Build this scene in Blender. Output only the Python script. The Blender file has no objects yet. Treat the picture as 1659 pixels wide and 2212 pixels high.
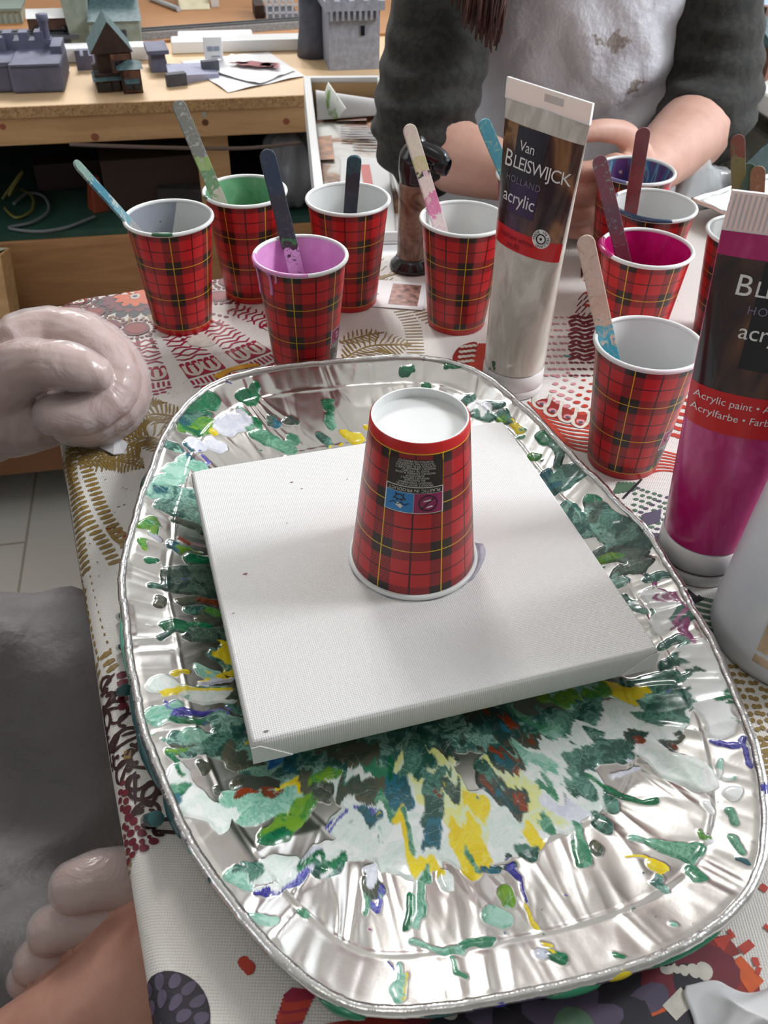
import bpy, bmesh, math, random
import numpy as np
from mathutils import Vector, Matrix, noise as mnoise

random.seed(7)
rng = np.random.default_rng(11)
scene = bpy.context.scene
COL = scene.collection
PI = math.pi

# ------------------------------------------------------------------ camera
FPX, PITCH, ROLL, CAMH = 1960.2, 0.70909, 0.02312, 0.37399
cp, sp = math.cos(PITCH), math.sin(PITCH)
FWD = Vector((0, cp, -sp)); R0 = Vector((1, 0, 0)); U0 = R0.cross(FWD)
RIGHT = math.cos(ROLL) * R0 + math.sin(ROLL) * U0
UP = -math.sin(ROLL) * R0 + math.cos(ROLL) * U0
EYE = Vector((0, 0, CAMH))
camd = bpy.data.cameras.new('camera')
camo = bpy.data.objects.new('camera', camd); COL.objects.link(camo)
M = Matrix((RIGHT, UP, -FWD)).transposed().to_4x4(); M.translation = EYE
camo.matrix_world = M
camd.sensor_fit = 'VERTICAL'; camd.sensor_height = 36; camd.sensor_width = 27
camd.lens = FPX / 2212 * 36
camd.clip_start = 0.01
camd.dof.use_dof = True; camd.dof.focus_distance = 0.52; camd.dof.aperture_fstop = 22
scene.camera = camo

def ray(u, v):
    return FWD + RIGHT * ((u - 829.5) / FPX) - UP * ((v - 1106) / FPX)
def at(u, v, z=0.0):                       # the place on the level z that the photo shows at (u, v)
    d = ray(u, v); return EYE + d * ((z - EYE.z) / d.z)
def aty(u, v, y):                          # the same on the upright plane y
    d = ray(u, v); return EYE + d * (y / d.y)
def atd(u, v, dist):                       # the same at a distance from the lens
    return EYE + ray(u, v) * dist

# ------------------------------------------------------------------ colours and node helper
def S(r, g=None, b=None):
    if g is None: r, g, b = [int(r[i:i + 2], 16) for i in (0, 2, 4)]
    f = lambda c: ((c / 255 + .055) / 1.055) ** 2.4 if c / 255 > .04045 else c / 255 / 12.92
    return (f(r), f(g), f(b), 1.0)

class NT:
    def __init__(s, name):
        s.m = bpy.data.materials.new(name); s.m.use_nodes = True
        s.t = s.m.node_tree; s.n = s.t.nodes; s.l = s.t.links
        s.b = s.n['Principled BSDF']; s.out = s.n['Material Output']
    def new(s, ty, **k):
        o = s.n.new(ty)
        for a, b in k.items(): setattr(o, a, b)
        return o
    def put(s, sock, val):
        if isinstance(val, bpy.types.NodeSocket): s.l.new(val, sock)
        else: sock.default_value = val
    def math(s, op, a, b=0.0, c=None, clamp=False):
        o = s.new('ShaderNodeMath', operation=op, use_clamp=clamp)
        s.put(o.inputs[0], a); s.put(o.inputs[1], b)
        if c is not None: s.put(o.inputs[2], c)
        return o.outputs[0]
    def mix(s, f, a, b, blend='MIX'):
        o = s.new('ShaderNodeMix', data_type='RGBA', blend_type=blend)
        s.put(o.inputs[0], f); s.put(o.inputs[6], a); s.put(o.inputs[7], b)
        return o.outputs[2]
    def noise(s, scale, detail=3, rough=.5, vec=None, dist=0.0, out=0):
        o = s.new('ShaderNodeTexNoise'); o.inputs['Scale'].default_value = scale
        o.inputs['Detail'].default_value = detail; o.inputs['Roughness'].default_value = rough
        o.inputs['Distortion'].default_value = dist
        s.l.new(vec if vec is not None else s.coord(), o.inputs['Vector'])
        return o.outputs[out]
    def coord(s, which='Object'):
        return s.new('ShaderNodeTexCoord').outputs[which]
    def ramp(s, f, stops, interp='LINEAR'):
        o = s.new('ShaderNodeValToRGB'); o.color_ramp.interpolation = interp
        e = o.color_ramp.elements
        while len(e) < len(stops): e.new(.5)
        for q, (p, c) in zip(e, stops): q.position = p; q.color = c
        s.put(o.inputs[0], f); return o.outputs[0]
    def smooth(s, x, a, b):
        o = s.new('ShaderNodeMapRange', interpolation_type='SMOOTHSTEP')
        s.put(o.inputs[0], x); o.inputs[1].default_value = a; o.inputs[2].default_value = b
        return o.outputs[0]
    def bump(s, h, strength=.3, dist=.001, normal=None):
        o = s.new('ShaderNodeBump'); o.inputs['Strength'].default_value = strength
        o.inputs['Distance'].default_value = dist; s.l.new(h, o.inputs['Height'])
        if normal is not None: s.l.new(normal, o.inputs['Normal'])
        return o.outputs[0]
    def sep(s, v):
        o = s.new('ShaderNodeSeparateXYZ'); s.l.new(v, o.inputs[0]); return o.outputs
    def set(s, **k):
        names = dict(col='Base Color', rough='Roughness', metal='Metallic', coat='Coat Weight', coatr='Coat Roughness',
                     trans='Transmission Weight', ior='IOR', alpha='Alpha', normal='Normal', sss='Subsurface Weight',
                     sheen='Sheen Weight', emit='Emission Color', emits='Emission Strength', spec='Specular IOR Level')
        for a, v in k.items(): s.put(s.b.inputs[names[a]], v)
        return s

MATS = {}
def simple(name, col, rough=.5, metal=0, var=0, vscale=30, bump=0, bscale=200, **k):
    if name in MATS: return MATS[name]
    t = NT(name); c = col if len(col) == 4 else S(*col)
    if var:
        f = t.noise(vscale, 4)
        lo = tuple(x * (1 - var) for x in c[:3]) + (1,); hi = tuple(min(1, x * (1 + var)) for x in c[:3]) + (1,)
        t.set(col=t.ramp(f, [(.3, lo), (.7, hi)]))
    else: t.set(col=c)
    t.set(rough=rough, metal=metal, **k)
    if bump: t.set(normal=t.bump(t.noise(bscale, 3), bump))
    MATS[name] = t.m
    return t.m

# ------------------------------------------------------------------ mesh builder
class MB:
    def __init__(s): s.v = []; s.f = []; s.mi = []; s.sm = []; s.uv = None
    def face(s, idx, mi=0, smooth=False): s.f.append(tuple(idx)); s.mi.append(mi); s.sm.append(smooth)
    def add(s, verts, faces, mi=0, smooth=False):
        o = len(s.v); s.v += [tuple(q) for q in verts]
        for f in faces: s.face([i + o for i in f], mi, smooth)
        return s
    def box(s, lo, hi, mi=0, rot=None, org=None):
        x0, y0, z0 = lo; x1, y1, z1 = hi
        vs = [Vector(q) for q in ((x0, y0, z0), (x1, y0, z0), (x1, y1, z0), (x0, y1, z0), (x0, y0, z1), (x1, y0, z1), (x1, y1, z1), (x0, y1, z1))]
        if rot is not None: vs = [rot @ q for q in vs]
        if org is not None: vs = [q + Vector(org) for q in vs]
        return s.add(vs, [(3, 2, 1, 0), (4, 5, 6, 7), (0, 1, 5, 4), (1, 2, 6, 5), (2, 3, 7, 6), (3, 0, 4, 7)], mi)
    def hexa(s, q, mi=0):                  # eight corners: four below, four above
        return s.add(q, [(3, 2, 1, 0), (4, 5, 6, 7), (0, 1, 5, 4), (1, 2, 6, 5), (2, 3, 7, 6), (3, 0, 4, 7)], mi)
    def prism(s, poly, z0, z1, mi=0):
        n = len(poly); vs = [(x, y, z0) for x, y in poly] + [(x, y, z1) for x, y in poly]
        fs = [tuple(range(n - 1, -1, -1)), tuple(range(n, 2 * n))] + [(i, (i + 1) % n, n + (i + 1) % n, n + i) for i in range(n)]
        return s.add(vs, fs, mi)
    def lathe(s, prof, n=64, org=(0, 0, 0), mi=0, smooth=True, closed=False, ax=None):
        o = len(s.v); ox, oy, oz = org; k = len(prof)
        for r, z in prof:
            for i in range(n):
                a = 2 * PI * i / n; p = Vector((r * math.cos(a), r * math.sin(a), z))
                if ax is not None: p = ax @ p
                s.v.append((p.x + ox, p.y + oy, p.z + oz))
        for j in range(k if closed else k - 1):
            for i in range(n):
                a, b = j * n, ((j + 1) % k) * n
                s.face((o + a + i, o + a + (i + 1) % n, o + b + (i + 1) % n, o + b + i), mi, smooth)
        return s
    def disc(s, r, z, n=64, org=(0, 0, 0), mi=0, up=True):
        o = len(s.v)
        for i in range(n):
            a = 2 * PI * i / n; s.v.append((org[0] + r * math.cos(a), org[1] + r * math.sin(a), org[2] + z))
        s.face(range(o, o + n) if up else range(o + n - 1, o - 1, -1), mi); return s
    def tube(s, pts, rad, n=10, mi=0, smooth=True, caps=True):
        pts = [Vector(p) for p in pts]; k = len(pts)
        if not hasattr(rad, '__len__'): rad = [rad] * k
        o = len(s.v); T = []
        for i in range(k):
            t = (pts[min(i + 1, k - 1)] - pts[max(i - 1, 0)]); t.normalize(); T.append(t)
        ref = Vector((0, 0, 1)) if abs(T[0].z) < .9 else Vector((1, 0, 0))
        nrm = (ref - T[0] * ref.dot(T[0])).normalized()
        for i in range(k):
            nrm = (nrm - T[i] * nrm.dot(T[i])).normalized(); bi = T[i].cross(nrm)
            for j in range(n):
                a = 2 * PI * j / n; s.v.append(tuple(pts[i] + (nrm * math.cos(a) + bi * math.sin(a)) * rad[i]))
        for i in range(k - 1):
            for j in range(n):
                s.face((o + i * n + j, o + i * n + (j + 1) % n, o + (i + 1) * n + (j + 1) % n, o + (i + 1) * n + j), mi, smooth)
        if caps:
            s.face(range(o + n - 1, o - 1, -1), mi); s.face(range(o + (k - 1) * n, o + k * n), mi)
        return s
    def grid(s, fn, nu, nv, mi=0, smooth=True, wrap=False):
        o = len(s.v)
        for j in range(nv + 1):
            for i in range(nu + (0 if wrap else 1)): s.v.append(tuple(fn(i / nu, j / nv)))
        w = nu if wrap else nu + 1
        for j in range(nv):
            for i in range(nu):
                i2 = (i + 1) % w
                s.face((o + j * w + i, o + j * w + i2, o + (j + 1) * w + i2, o + (j + 1) * w + i), mi, smooth)
        return s
    def build(s, name, mats, parent=None, loc=None, bevel=0, solid=0, recalc=False):
        me = bpy.data.meshes.new(name); me.from_pydata(s.v, [], s.f)
        for m in (mats if isinstance(mats, (list, tuple)) else [mats]): me.materials.append(m)
        me.polygons.foreach_set('material_index', s.mi); me.polygons.foreach_set('use_smooth', s.sm)
        if recalc:
            b = bmesh.new(); b.from_mesh(me); bmesh.ops.recalc_face_normals(b, faces=b.faces); b.to_mesh(me); b.free()
        me.update()
        o = bpy.data.objects.new(name, me); COL.objects.link(o)
        if parent is not None: o.parent = parent
        if loc is not None: o.location = loc
        if bevel:
            md = o.modifiers.new('b', 'BEVEL'); md.width = bevel; md.segments = 2; md.limit_method = 'ANGLE'
        if solid:
            md = o.modifiers.new('s', 'SOLIDIFY'); md.thickness = solid; md.offset = 0
        return o

def tag(o, label=None, cat=None, group=None, kind=None):
    if label: o['label'] = label
    if cat: o['category'] = cat
    if group: o['group'] = group
    if kind: o['kind'] = kind
    return o
def thing(name, label, cat, loc=(0, 0, 0), rz=0, group=None):
    o = bpy.data.objects.new(name, None); o.empty_display_size = .02; COL.objects.link(o)
    o.location = loc; o.rotation_euler = (0, 0, rz); return tag(o, label, cat, group)
def struct(name, mb, m, parent=None, **k):
    o = mb.build(name, m, parent, **k)
    if parent is None: o['kind'] = 'structure'
    return o

def organic(name, chains, mats, parent=None, voxel=.003, smooth=6, sub=0, base=None, dent=None):
    """one continuous surface grown round chains of (point, radius)"""
    mb = MB()
    for ch in chains:
        pts, rad = [], []
        for i in range(len(ch) - 1):
            (p, r), (q, t) = ch[i], ch[i + 1]; p, q = Vector(p), Vector(q)
            k = max(2, int((q - p).length / (.5 * max(.004, min(r, t)))))
            for j in range(k): pts.append(p.lerp(q, j / k)); rad.append(r + (t - r) * j / k)
        pts.append(Vector(ch[-1][0])); rad.append(ch[-1][1])
        # round the corners
        for _ in range(2):
            pts = [pts[0]] + [pts[i] * .5 + (pts[i - 1] + pts[i + 1]) * .25 for i in range(1, len(pts) - 1)] + [pts[-1]]
        d0 = (pts[0] - pts[1]).normalized(); d1 = (pts[-1] - pts[-2]).normalized()
        A, B = [], []
        for a in (85, 65, 45, 22):
            A.append((pts[0] + d0 * rad[0] * math.sin(math.radians(a)), rad[0] * math.cos(math.radians(a))))
        for a in (22, 45, 65, 85):
            B.append((pts[-1] + d1 * rad[-1] * math.sin(math.radians(a)), rad[-1] * math.cos(math.radians(a))))
        full = A + list(zip(pts, rad)) + B
        mb.tube([q[0] for q in full], [q[1] for q in full], n=18)
    me = bpy.data.meshes.new('tmp'); me.from_pydata(mb.v, [], mb.f)
    o = bpy.data.objects.new('tmp', me); COL.objects.link(o)
    r = o.modifiers.new('r', 'REMESH'); r.mode = 'VOXEL'; r.voxel_size = voxel
    q = o.modifiers.new('s', 'SMOOTH'); q.factor = .5; q.iterations = smooth
    dg = bpy.context.evaluated_depsgraph_get(); dg.update()
    res = bpy.data.meshes.new_from_object(o.evaluated_get(dg))
    bpy.data.objects.remove(o); bpy.data.meshes.remove(me)
    res.name = name; res.materials.clear()
    for m in (mats if isinstance(mats, (list, tuple)) else [mats]): res.materials.append(m)
    if dent is not None:
        n = len(res.vertices); co = np.empty(n * 3); res.vertices.foreach_get('co', co)
        no = np.empty(n * 3); res.vertices.foreach_get('normal', no)
        co = co.reshape(-1, 3); no = no.reshape(-1, 3)
        res.vertices.foreach_set('co', (co + no * np.array([dent(Vector(c)) for c in co])[:, None]).ravel())
    res.polygons.foreach_set('use_smooth', [True] * len(res.polygons)); res.update()
    ob = bpy.data.objects.new(name, res); COL.objects.link(ob)
    if parent is not None: ob.parent = parent
    return ob

def text2d(body, size, align='CENTER', res=3, spacing=1.0):
    c = bpy.data.curves.new('t', 'FONT'); c.body = body; c.size = size; c.align_x = align; c.align_y = 'CENTER'
    c.resolution_u = res; c.space_character = spacing
    o = bpy.data.objects.new('t', c); COL.objects.link(o)
    dg = bpy.context.evaluated_depsgraph_get(); dg.update()
    me = bpy.data.meshes.new_from_object(o.evaluated_get(dg))
    vs = [(v.co.x, v.co.y) for v in me.vertices]; fs = [tuple(p.vertices) for p in me.polygons]
    bpy.data.objects.remove(o); bpy.data.curves.remove(c); bpy.data.meshes.remove(me)
    return vs, fs

# room axes: the bench and the window sill run along these
RA = math.radians(12)
E1 = Vector((math.cos(RA), math.sin(RA), 0)); E2 = Vector((-math.sin(RA), math.cos(RA), 0))
RROT = Matrix.Rotation(RA, 3, 'Z')
def rm(m, n, z=0): return E1 * m + E2 * n + Vector((0, 0, z))
FLOOR = -0.74

# ------------------------------------------------------------------ materials
def m_wood(name, c1, c2, scale=6, axis='X', rough=.55):
    t = NT(name); mp = t.new('ShaderNodeMapping'); t.l.new(t.coord(), mp.inputs[0])
    mp.inputs['Scale'].default_value = (.12, 1, 1) if axis == 'X' else ((1, .12, 1) if axis == 'Y' else (1, 1, .12))
    mp.inputs['Rotation'].default_value = (0, 0, 0)
    f = t.noise(scale * 8, 5, .6, mp.outputs[0], 1.2)
    col = t.ramp(f, [(.3, c1), (.7, c2)])
    t.set(col=col, rough=rough, normal=t.bump(f, .15, .001)); return t.m
M_PINE = m_wood('pine', S(196, 150, 102), S(222, 180, 130))
M_PINE2 = m_wood('pine_shelf', S(170, 120, 78), S(200, 150, 102))
M_BIRCH = m_wood('birch_stick', S(206, 178, 150), S(232, 210, 186), 40, 'Z')
def m_chip(name, a, b, sc):
    t = NT(name); vo = t.new('ShaderNodeTexVoronoi'); vo.inputs['Scale'].default_value = sc; t.l.new(t.coord(), vo.inputs['Vector'])
    f = t.noise(sc * .6, 4)
    t.set(col=t.mix(f, t.ramp(vo.outputs['Color'], [(.1, a), (.9, b)]), b), rough=.7, normal=t.bump(vo.outputs['Distance'], .5, .002)); return t.m
M_CHIP = m_chip('chipboard_edge', S(120, 80, 45), S(205, 165, 115), 330)
M_BOARD = simple('board_top', S(226, 192, 150), .45, var=.06, vscale=5)
M_HARD = simple('hardboard', S(186, 130, 80), .5, var=.10, vscale=6)
M_WHITE = simple('white_plastic', S(235, 236, 236), .35)
M_WHITEP = simple('white_paper', S(232, 230, 232), .6)
M_CARD = simple('cup_paper_white', S(228, 229, 228), .35, var=.02, vscale=60)
M_BLACK = simple('black_plastic', S(26, 26, 32), .25)
M_DARK = simple('dark_clutter', S(40, 36, 36), .7, var=.4, vscale=20)
M_STONE = simple('model_stone', S(104, 106, 128), .7, var=.15, vscale=60, bump=.4, bscale=300)
M_STONE2 = simple('model_stone_light', S(150, 154, 166), .7, var=.18, vscale=120, bump=.5, bscale=260)
M_STONED = simple('model_stone_dark', S(82, 84, 94), .7, var=.2, vscale=90, bump=.5, bscale=260)
M_STONEG = simple('model_stone_green', S(136, 146, 136), .7, var=.2, vscale=70)
M_SLATE = simple('model_slate', S(78, 104, 108), .6, var=.35, vscale=160)
M_BRICK = simple('model_brick', S(116, 78, 60), .7, var=.5, vscale=120, bump=.6, bscale=200)
M_TIMBER = simple('model_timber', S(62, 42, 34), .7, var=.3, vscale=90)
M_GLASSD = simple('model_window_dark', S(28, 30, 40), .15)
M_METALG = simple('grey_metal', S(130, 132, 136), .4, .8)
M_BRASS = simple('screw_metal', S(170, 165, 150), .3, 1)
M_TRACK = simple('track_ballast', S(128, 122, 118), .8, var=.3, vscale=300, bump=.6, bscale=300)
# ------------------------------------------------------------------ setting: room
WL, WRt, WN, WB, CEIL = -1.7, 1.02, -1.6, 2.15, 1.72
M_WALL = simple('wall_paint', S(226, 226, 222), .8, var=.02, vscale=3)
t = NT('floor_laminate')
br = t.new('ShaderNodeTexBrick'); mp = t.new('ShaderNodeMapping'); t.l.new(t.coord(), mp.inputs[0]); t.l.new(mp.outputs[0], br.inputs[0])
mp.inputs['Rotation'].default_value = (0, 0, -RA + PI / 2)
br.inputs['Color1'].default_value = S(238, 234, 224); br.inputs['Color2'].default_value = S(234, 229, 219); br.inputs['Mortar'].default_value = S(186, 178, 160)
br.inputs['Scale'].default_value = 1; br.inputs['Mortar Size'].default_value = .0025; br.inputs['Brick Width'].default_value = 1.3; br.inputs['Row Height'].default_value = .19
t.set(col=br.outputs[0], rough=.4); M_FLOOR = t.m
def roombox(m0, m1, n0, n1, z0, z1): return MB().box((m0, n0, z0), (m1, n1, z1), rot=RROT)
struct('floor', roombox(WL - .1, WRt + .4, WN - .1, WB + .3, FLOOR - .05, FLOOR), M_FLOOR)
struct('ceiling', roombox(WL - .1, WRt + .4, WN - .1, WB + .3, CEIL, CEIL + .05), M_WALL)
struct('wall_front', roombox(WL - .1, WRt + .3, WN - .1, WN, FLOOR, CEIL), M_WALL)
def holed(name, axis, a0, a1, z0, z1, lo, hi, c0, c1):
    mb = MB()
    def bx(p, q, r, s):
        if axis == 'n': mb.box((c0, p, r), (c1, q, s), rot=RROT)
        else: mb.box((p, c0, r), (q, c1, s), rot=RROT)
    bx(lo, hi, FLOOR, z0); bx(lo, hi, z1, CEIL); bx(lo, a0, z0, z1); bx(a1, hi, z0, z1)
    return struct(name, mb, M_WALL)
LW = (-.2, 1.1, .15, 1.45); RW = (.15, 1.75, .0, 1.45); BW = (-.9, .7, .55, 1.62)
holed('wall_right', 'n', RW[0], RW[1], RW[2], RW[3], WN, WB, WRt, WRt + .2)
holed('wall_left', 'n', LW[0], LW[1], LW[2], LW[3], WN, WB, WL - .1, WL)
holed('wall_back', 'm', BW[0], BW[1], BW[2], BW[3], WL - .1, WRt + .3, WB, WB + .2)
M_FRAME = simple('window_frame_white', S(238, 238, 236), .3)
t = NT('window_glass'); tb = t.new('ShaderNodeBsdfTransparent'); gb = t.new('ShaderNodeBsdfGlossy'); gb.inputs['Roughness'].default_value = 0
ms = t.new('ShaderNodeMixShader'); ms.inputs[0].default_value = .06; t.l.new(tb.outputs[0], ms.inputs[1]); t.l.new(gb.outputs[0], ms.inputs[2]); t.l.new(ms.outputs[0], t.out.inputs[0])
M_GLASS = t.m
def window(name, axis, a0, a1, z0, z1, c):
    mb = MB(); gl = MB(); w = .05
    def bx(m, p, q, r, s, d0, d1):
        if axis == 'n': m.box((d0, p, r), (d1, q, s), rot=RROT)
        else: m.box((p, d0, r), (q, d1, s), rot=RROT)
    bx(mb, a0, a1, z0, z0 + w, c, c + .06); bx(mb, a0, a1, z1 - w, z1, c, c + .06)
    k = 3
    for i in range(k + 1):
        x = a0 + (a1 - a0 - w) * i / k; bx(mb, x, x + w, z0 + w, z1 - w, c, c + .06)
    bx(gl, a0 + w, a1 - w, z0 + w, z1 - w, c + .025, c + .031)
    o = struct(name, mb, M_FRAME); g = gl.build('window_pane', M_GLASS, o); return o
window('window_3', 'n', *LW, WL - .07); window('window_1', 'n', *RW, WRt + .002); window('window_2', 'm', *BW, WB + .08)
# window sill shelf and the radiator under it
SILL = .795
struct('trim_1', MB().box((SILL, WN + .4, -.03), (WRt - .0005, WB - .001, 0), rot=RROT), M_FRAME, bevel=.004)
rad = thing('radiator', 'pale cream panel radiator below the window sill', 'radiator')
MB().box((SILL + .09, .2, -.66), (SILL + .13, 1.5, -.1), rot=RROT).build('radiator_panel', simple('radiator_cream', S(222, 224, 212), .4), rad, bevel=.01)
mb = MB()
for i in range(34): mb.box((SILL + .082, .24 + i * .037, -.63), (SILL + .0905, .255 + i * .037, -.13), rot=RROT)
mb.build('radiator_fin', MATS['radiator_cream'], rad, bevel=.003)
for n in (.35, 1.35): MB().box((SILL + .13, n, -.4), (WRt, n + .03, -.36), rot=RROT).build('wall_bracket', M_FRAME, rad)


# daylight: sky outside, and the light that comes in through each window
w = bpy.data.worlds.new('sky'); scene.world = w; w.use_nodes = True
bg = w.node_tree.nodes['Background']; bg.inputs[0].default_value = (.86, .93, 1, 1); bg.inputs[1].default_value = 1.5
def area(name, loc, aim, sx, sy, power, col):
    l = bpy.data.lights.new(name, 'AREA'); l.shape = 'RECTANGLE'; l.size = sx; l.size_y = sy; l.energy = power; l.color = col
    o = bpy.data.objects.new(name, l); COL.objects.link(o); o.location = loc
    d = (Vector(aim) - Vector(loc)).normalized()
    o.rotation_euler = d.to_track_quat('-Z', 'Y').to_euler(); return o
LR = rm(WRt + .16, (RW[0] + RW[1]) / 2, (RW[2] + RW[3]) / 2); LB = rm((BW[0] + BW[1]) / 2, WB + .16, (BW[2] + BW[3]) / 2)
area('daylight', LR, LR - E1, RW[1] - RW[0], RW[3] - RW[2], 10, (.90, .95, 1))
area('daylight', LB, LB - E2, BW[1] - BW[0], BW[3] - BW[2], 8, (.95, .97, 1))
LL = rm(WL - .09, (LW[0] + LW[1]) / 2, (LW[2] + LW[3]) / 2); area('daylight', LL, LL + E1, LW[1] - LW[0], LW[3] - LW[2], 9, (.95, .97, 1))
area('added_key_light', rm(2.6, .35, 1.9), (0.02, .36, 0), .8, .8, 110, (.95, .97, 1))  # no cloud: lamp added beyond the right window for a directional cup shadow
area('added_key_light', rm(.05, 4.2, 2.9), (0.02, .36, 0), 1.0, 1.0, 190, (1, .98, .95))  # second added lamp, beyond the back window, throws the shadow forwards
# a frosted ceiling lamp behind the photographer
lampo = thing('ceiling_lamp', 'round frosted ceiling lamp', 'lamp', rm(-.2, -.2, CEIL - .09))
MB().lathe([(.05, .09), (.16, .08), (.19, .05), (.16, .015), (.09, 0), (.0, -.002)], 48).build('lamp_shade', simple('frosted_lamp', S(245, 243, 236), .5, emit=(1, .95, .88, 1), emits=6), lampo)

# ------------------------------------------------------------------ table and printed cloth
TA = math.radians(21); TO = Vector((-.302, .702, 0))
AX = Vector((math.cos(TA), math.sin(TA), 0)); BX = Vector((math.sin(TA), -math.cos(TA), 0))
TW, TD = .80, .80
def tl(p): d = Vector((p[0], p[1], 0)) - TO; return d.dot(AX), d.dot(BX)
def tw(a, b, z=0): return TO + AX * a + BX * b + Vector((0, 0, z))
RF, RC = .010, .035                        # edge rounding, corner rounding
I0 = RF; CTH = .0012
def sdf_rr(a, b):                           # distance outside the flat top
    hx, hy = TW / 2 - RF, TD / 2 - RF; x, y = abs(a - TW / 2) - hx + RC, abs(b - TD / 2) - hy + RC
    return min(max(x, y), 0) + math.hypot(max(x, 0), max(y, 0)) - RC
def cloth(a, b, lift=0.0):                  # where the flat point (a, b) of the cloth comes to lie
    d = sdf_rr(a, b)
    if d <= 0: return tw(a, b, lift)
    e = 1e-4
    g = Vector((sdf_rr(a + e, b) - sdf_rr(a - e, b), sdf_rr(a, b + e) - sdf_rr(a, b - e))); g.normalize()
    pa, pb = a - g.x * d, b - g.y * d; q = d / RF
    if q < PI / 2: o, z, n = RF * math.sin(q), -RF + RF * math.cos(q), (math.sin(q), math.cos(q))
    else: o, z, n = RF, -RF - (d - RF * PI / 2), (1, 0)
    return tw(pa + g.x * (o + lift * n[0]), pb + g.y * (o + lift * n[0]), z + lift * n[1])
cl = MB()
# top as one n-gon ring plus rings down over the edge
ring = []
hx, hy = TW / 2 - RF, TD / 2 - RF
for (cx, cy, a0) in ((hx - RC, hy - RC, 0), (-hx + RC, hy - RC, 90), (-hx + RC, -hy + RC, 180), (hx - RC, -hy + RC, 270)):
    for k in range(9):
        q = math.radians(a0 + 90 * k / 8); ring.append((cx + TW / 2 + RC * math.cos(q), cy + TD / 2 + RC * math.sin(q), math.cos(q), math.sin(q)))
long = []
for i, p in enumerate(ring):
    q = ring[(i + 1) % len(ring)]; k = max(1, int(math.hypot(p[0] - q[0], p[1] - q[1]) / .03))
    for j in range(k): long.append(tuple(p[c] + (q[c] - p[c]) * j / k for c in range(4)))
n = len(long); ds = [0, .004, .008, .012, .016, .03, .06, .1, .15, .19]
for di, d in enumerate(ds):
    for i, (a, b, gx, gy) in enumerate(long):
        p = cloth(a + gx * d, b + gy * d)
        if d > .016: p += (AX * gx + BX * gy) * (.006 + .006 * math.sin(i * .55)) * (d / .19)
        cl.v.append(tuple(p))
cl.face(range(n), 0)
for j in range(len(ds) - 1):
    for i in range(n): cl.face((j * n + i, (j + 1) * n + i, (j + 1) * n + (i + 1) % n, j * n + (i + 1) % n), 0, True)

INK = ['cloth', 'crimson', 'redorange', 'orange', 'maroon', 'olive', 'navy', 'violet', 'green', 'pale', 'yellow', 'redbrown', 'pink', 'plum', 'teal']
INKC = {'crimson': S(158, 34, 62), 'redorange': S(190, 62, 44), 'orange': S(214, 92, 34), 'maroon': S(58, 24, 26), 'olive': S(146, 120, 64), 'navy': S(38, 34, 44),
        'violet': S(86, 76, 98), 'green': S(84, 116, 92), 'pale': S(214, 208, 196), 'yellow': S(214, 160, 34), 'redbrown': S(146, 38, 28), 'pink': S(206, 142, 148), 'plum': S(112, 30, 44), 'teal': S(60, 150, 150)}
t = NT('cloth_cotton'); c = t.coord()
wv = t.new('ShaderNodeTexWave'); wv.inputs['Scale'].default_value = 260; t.l.new(c, wv.inputs[0])
wv2 = t.new('ShaderNodeTexWave', bands_direction='Y'); wv2.inputs['Scale'].default_value = 260; t.l.new(c, wv2.inputs[0])
hh = t.math('ADD', wv.outputs['Fac'], wv2.outputs['Fac'])
base = t.ramp(t.noise(9, 4), [(.3, S(222, 217, 210)), (.7, S(234, 230, 226))])
sp = t.smooth(t.noise(95, 2, .5), .70, .78); sp2 = t.noise(31, 2)
stain = t.ramp(sp2, [(.35, S(150, 160, 150)), (.55, S(160, 150, 150)), (.65, S(150, 140, 120))])
t.set(col=t.mix(t.math('MULTIPLY', sp, .35), base, stain), rough=.55, normal=t.bump(hh, .25, .0006)); M_CLOTH = t.m
mats = [M_CLOTH]
for k in INK[1:]:
    t = NT('print_' + k); c = INKC[k]; f = t.noise(160, 3)
    t.set(col=t.ramp(f, [(.3, tuple(x * .85 for x in c[:3]) + (1,)), (.7, tuple(min(1, x * 1.12) for x in c[:3]) + (1,))]), rough=.55); mats.append(t.m)

LAYER = {'v': 0}
def put_poly(pts2, ink, lift=.00025):       # pts2 in table coordinates
    o = len(cl.v); ok = True
    LAYER['v'] = (LAYER['v'] + 1) % 600; lift += LAYER['v'] * 4e-7
    for a, b in pts2: cl.v.append(tuple(cloth(a, b, lift)))
    cl.face(range(o, o + len(pts2)), INK.index(ink))
def orient(p): # counter-clockwise seen from above (AX x BX points down)
    s = sum(p[i][0] * p[(i + 1) % len(p)][1] - p[(i + 1) % len(p)][0] * p[i][1] for i in range(len(p)))
    return p if s < 0 else p[::-1]
def ink_dot(a, b, r, ink, ratio=1.0, ang=0.0, lift=.00025, n=14, wob=.08):
    ph = random.random() * 6
    pts = []
    for i in range(n):
        q = 2 * PI * i / n; rr = r * (1 + wob * math.sin(2 * q + ph) + wob * .6 * math.sin(3 * q + 2 * ph))
        x, y = rr * math.cos(q), rr * ratio * math.sin(q)
        pts.append((a + x * math.cos(ang) - y * math.sin(ang), b + x * math.sin(ang) + y * math.cos(ang)))
    put_poly(orient(pts), ink, lift)
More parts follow.
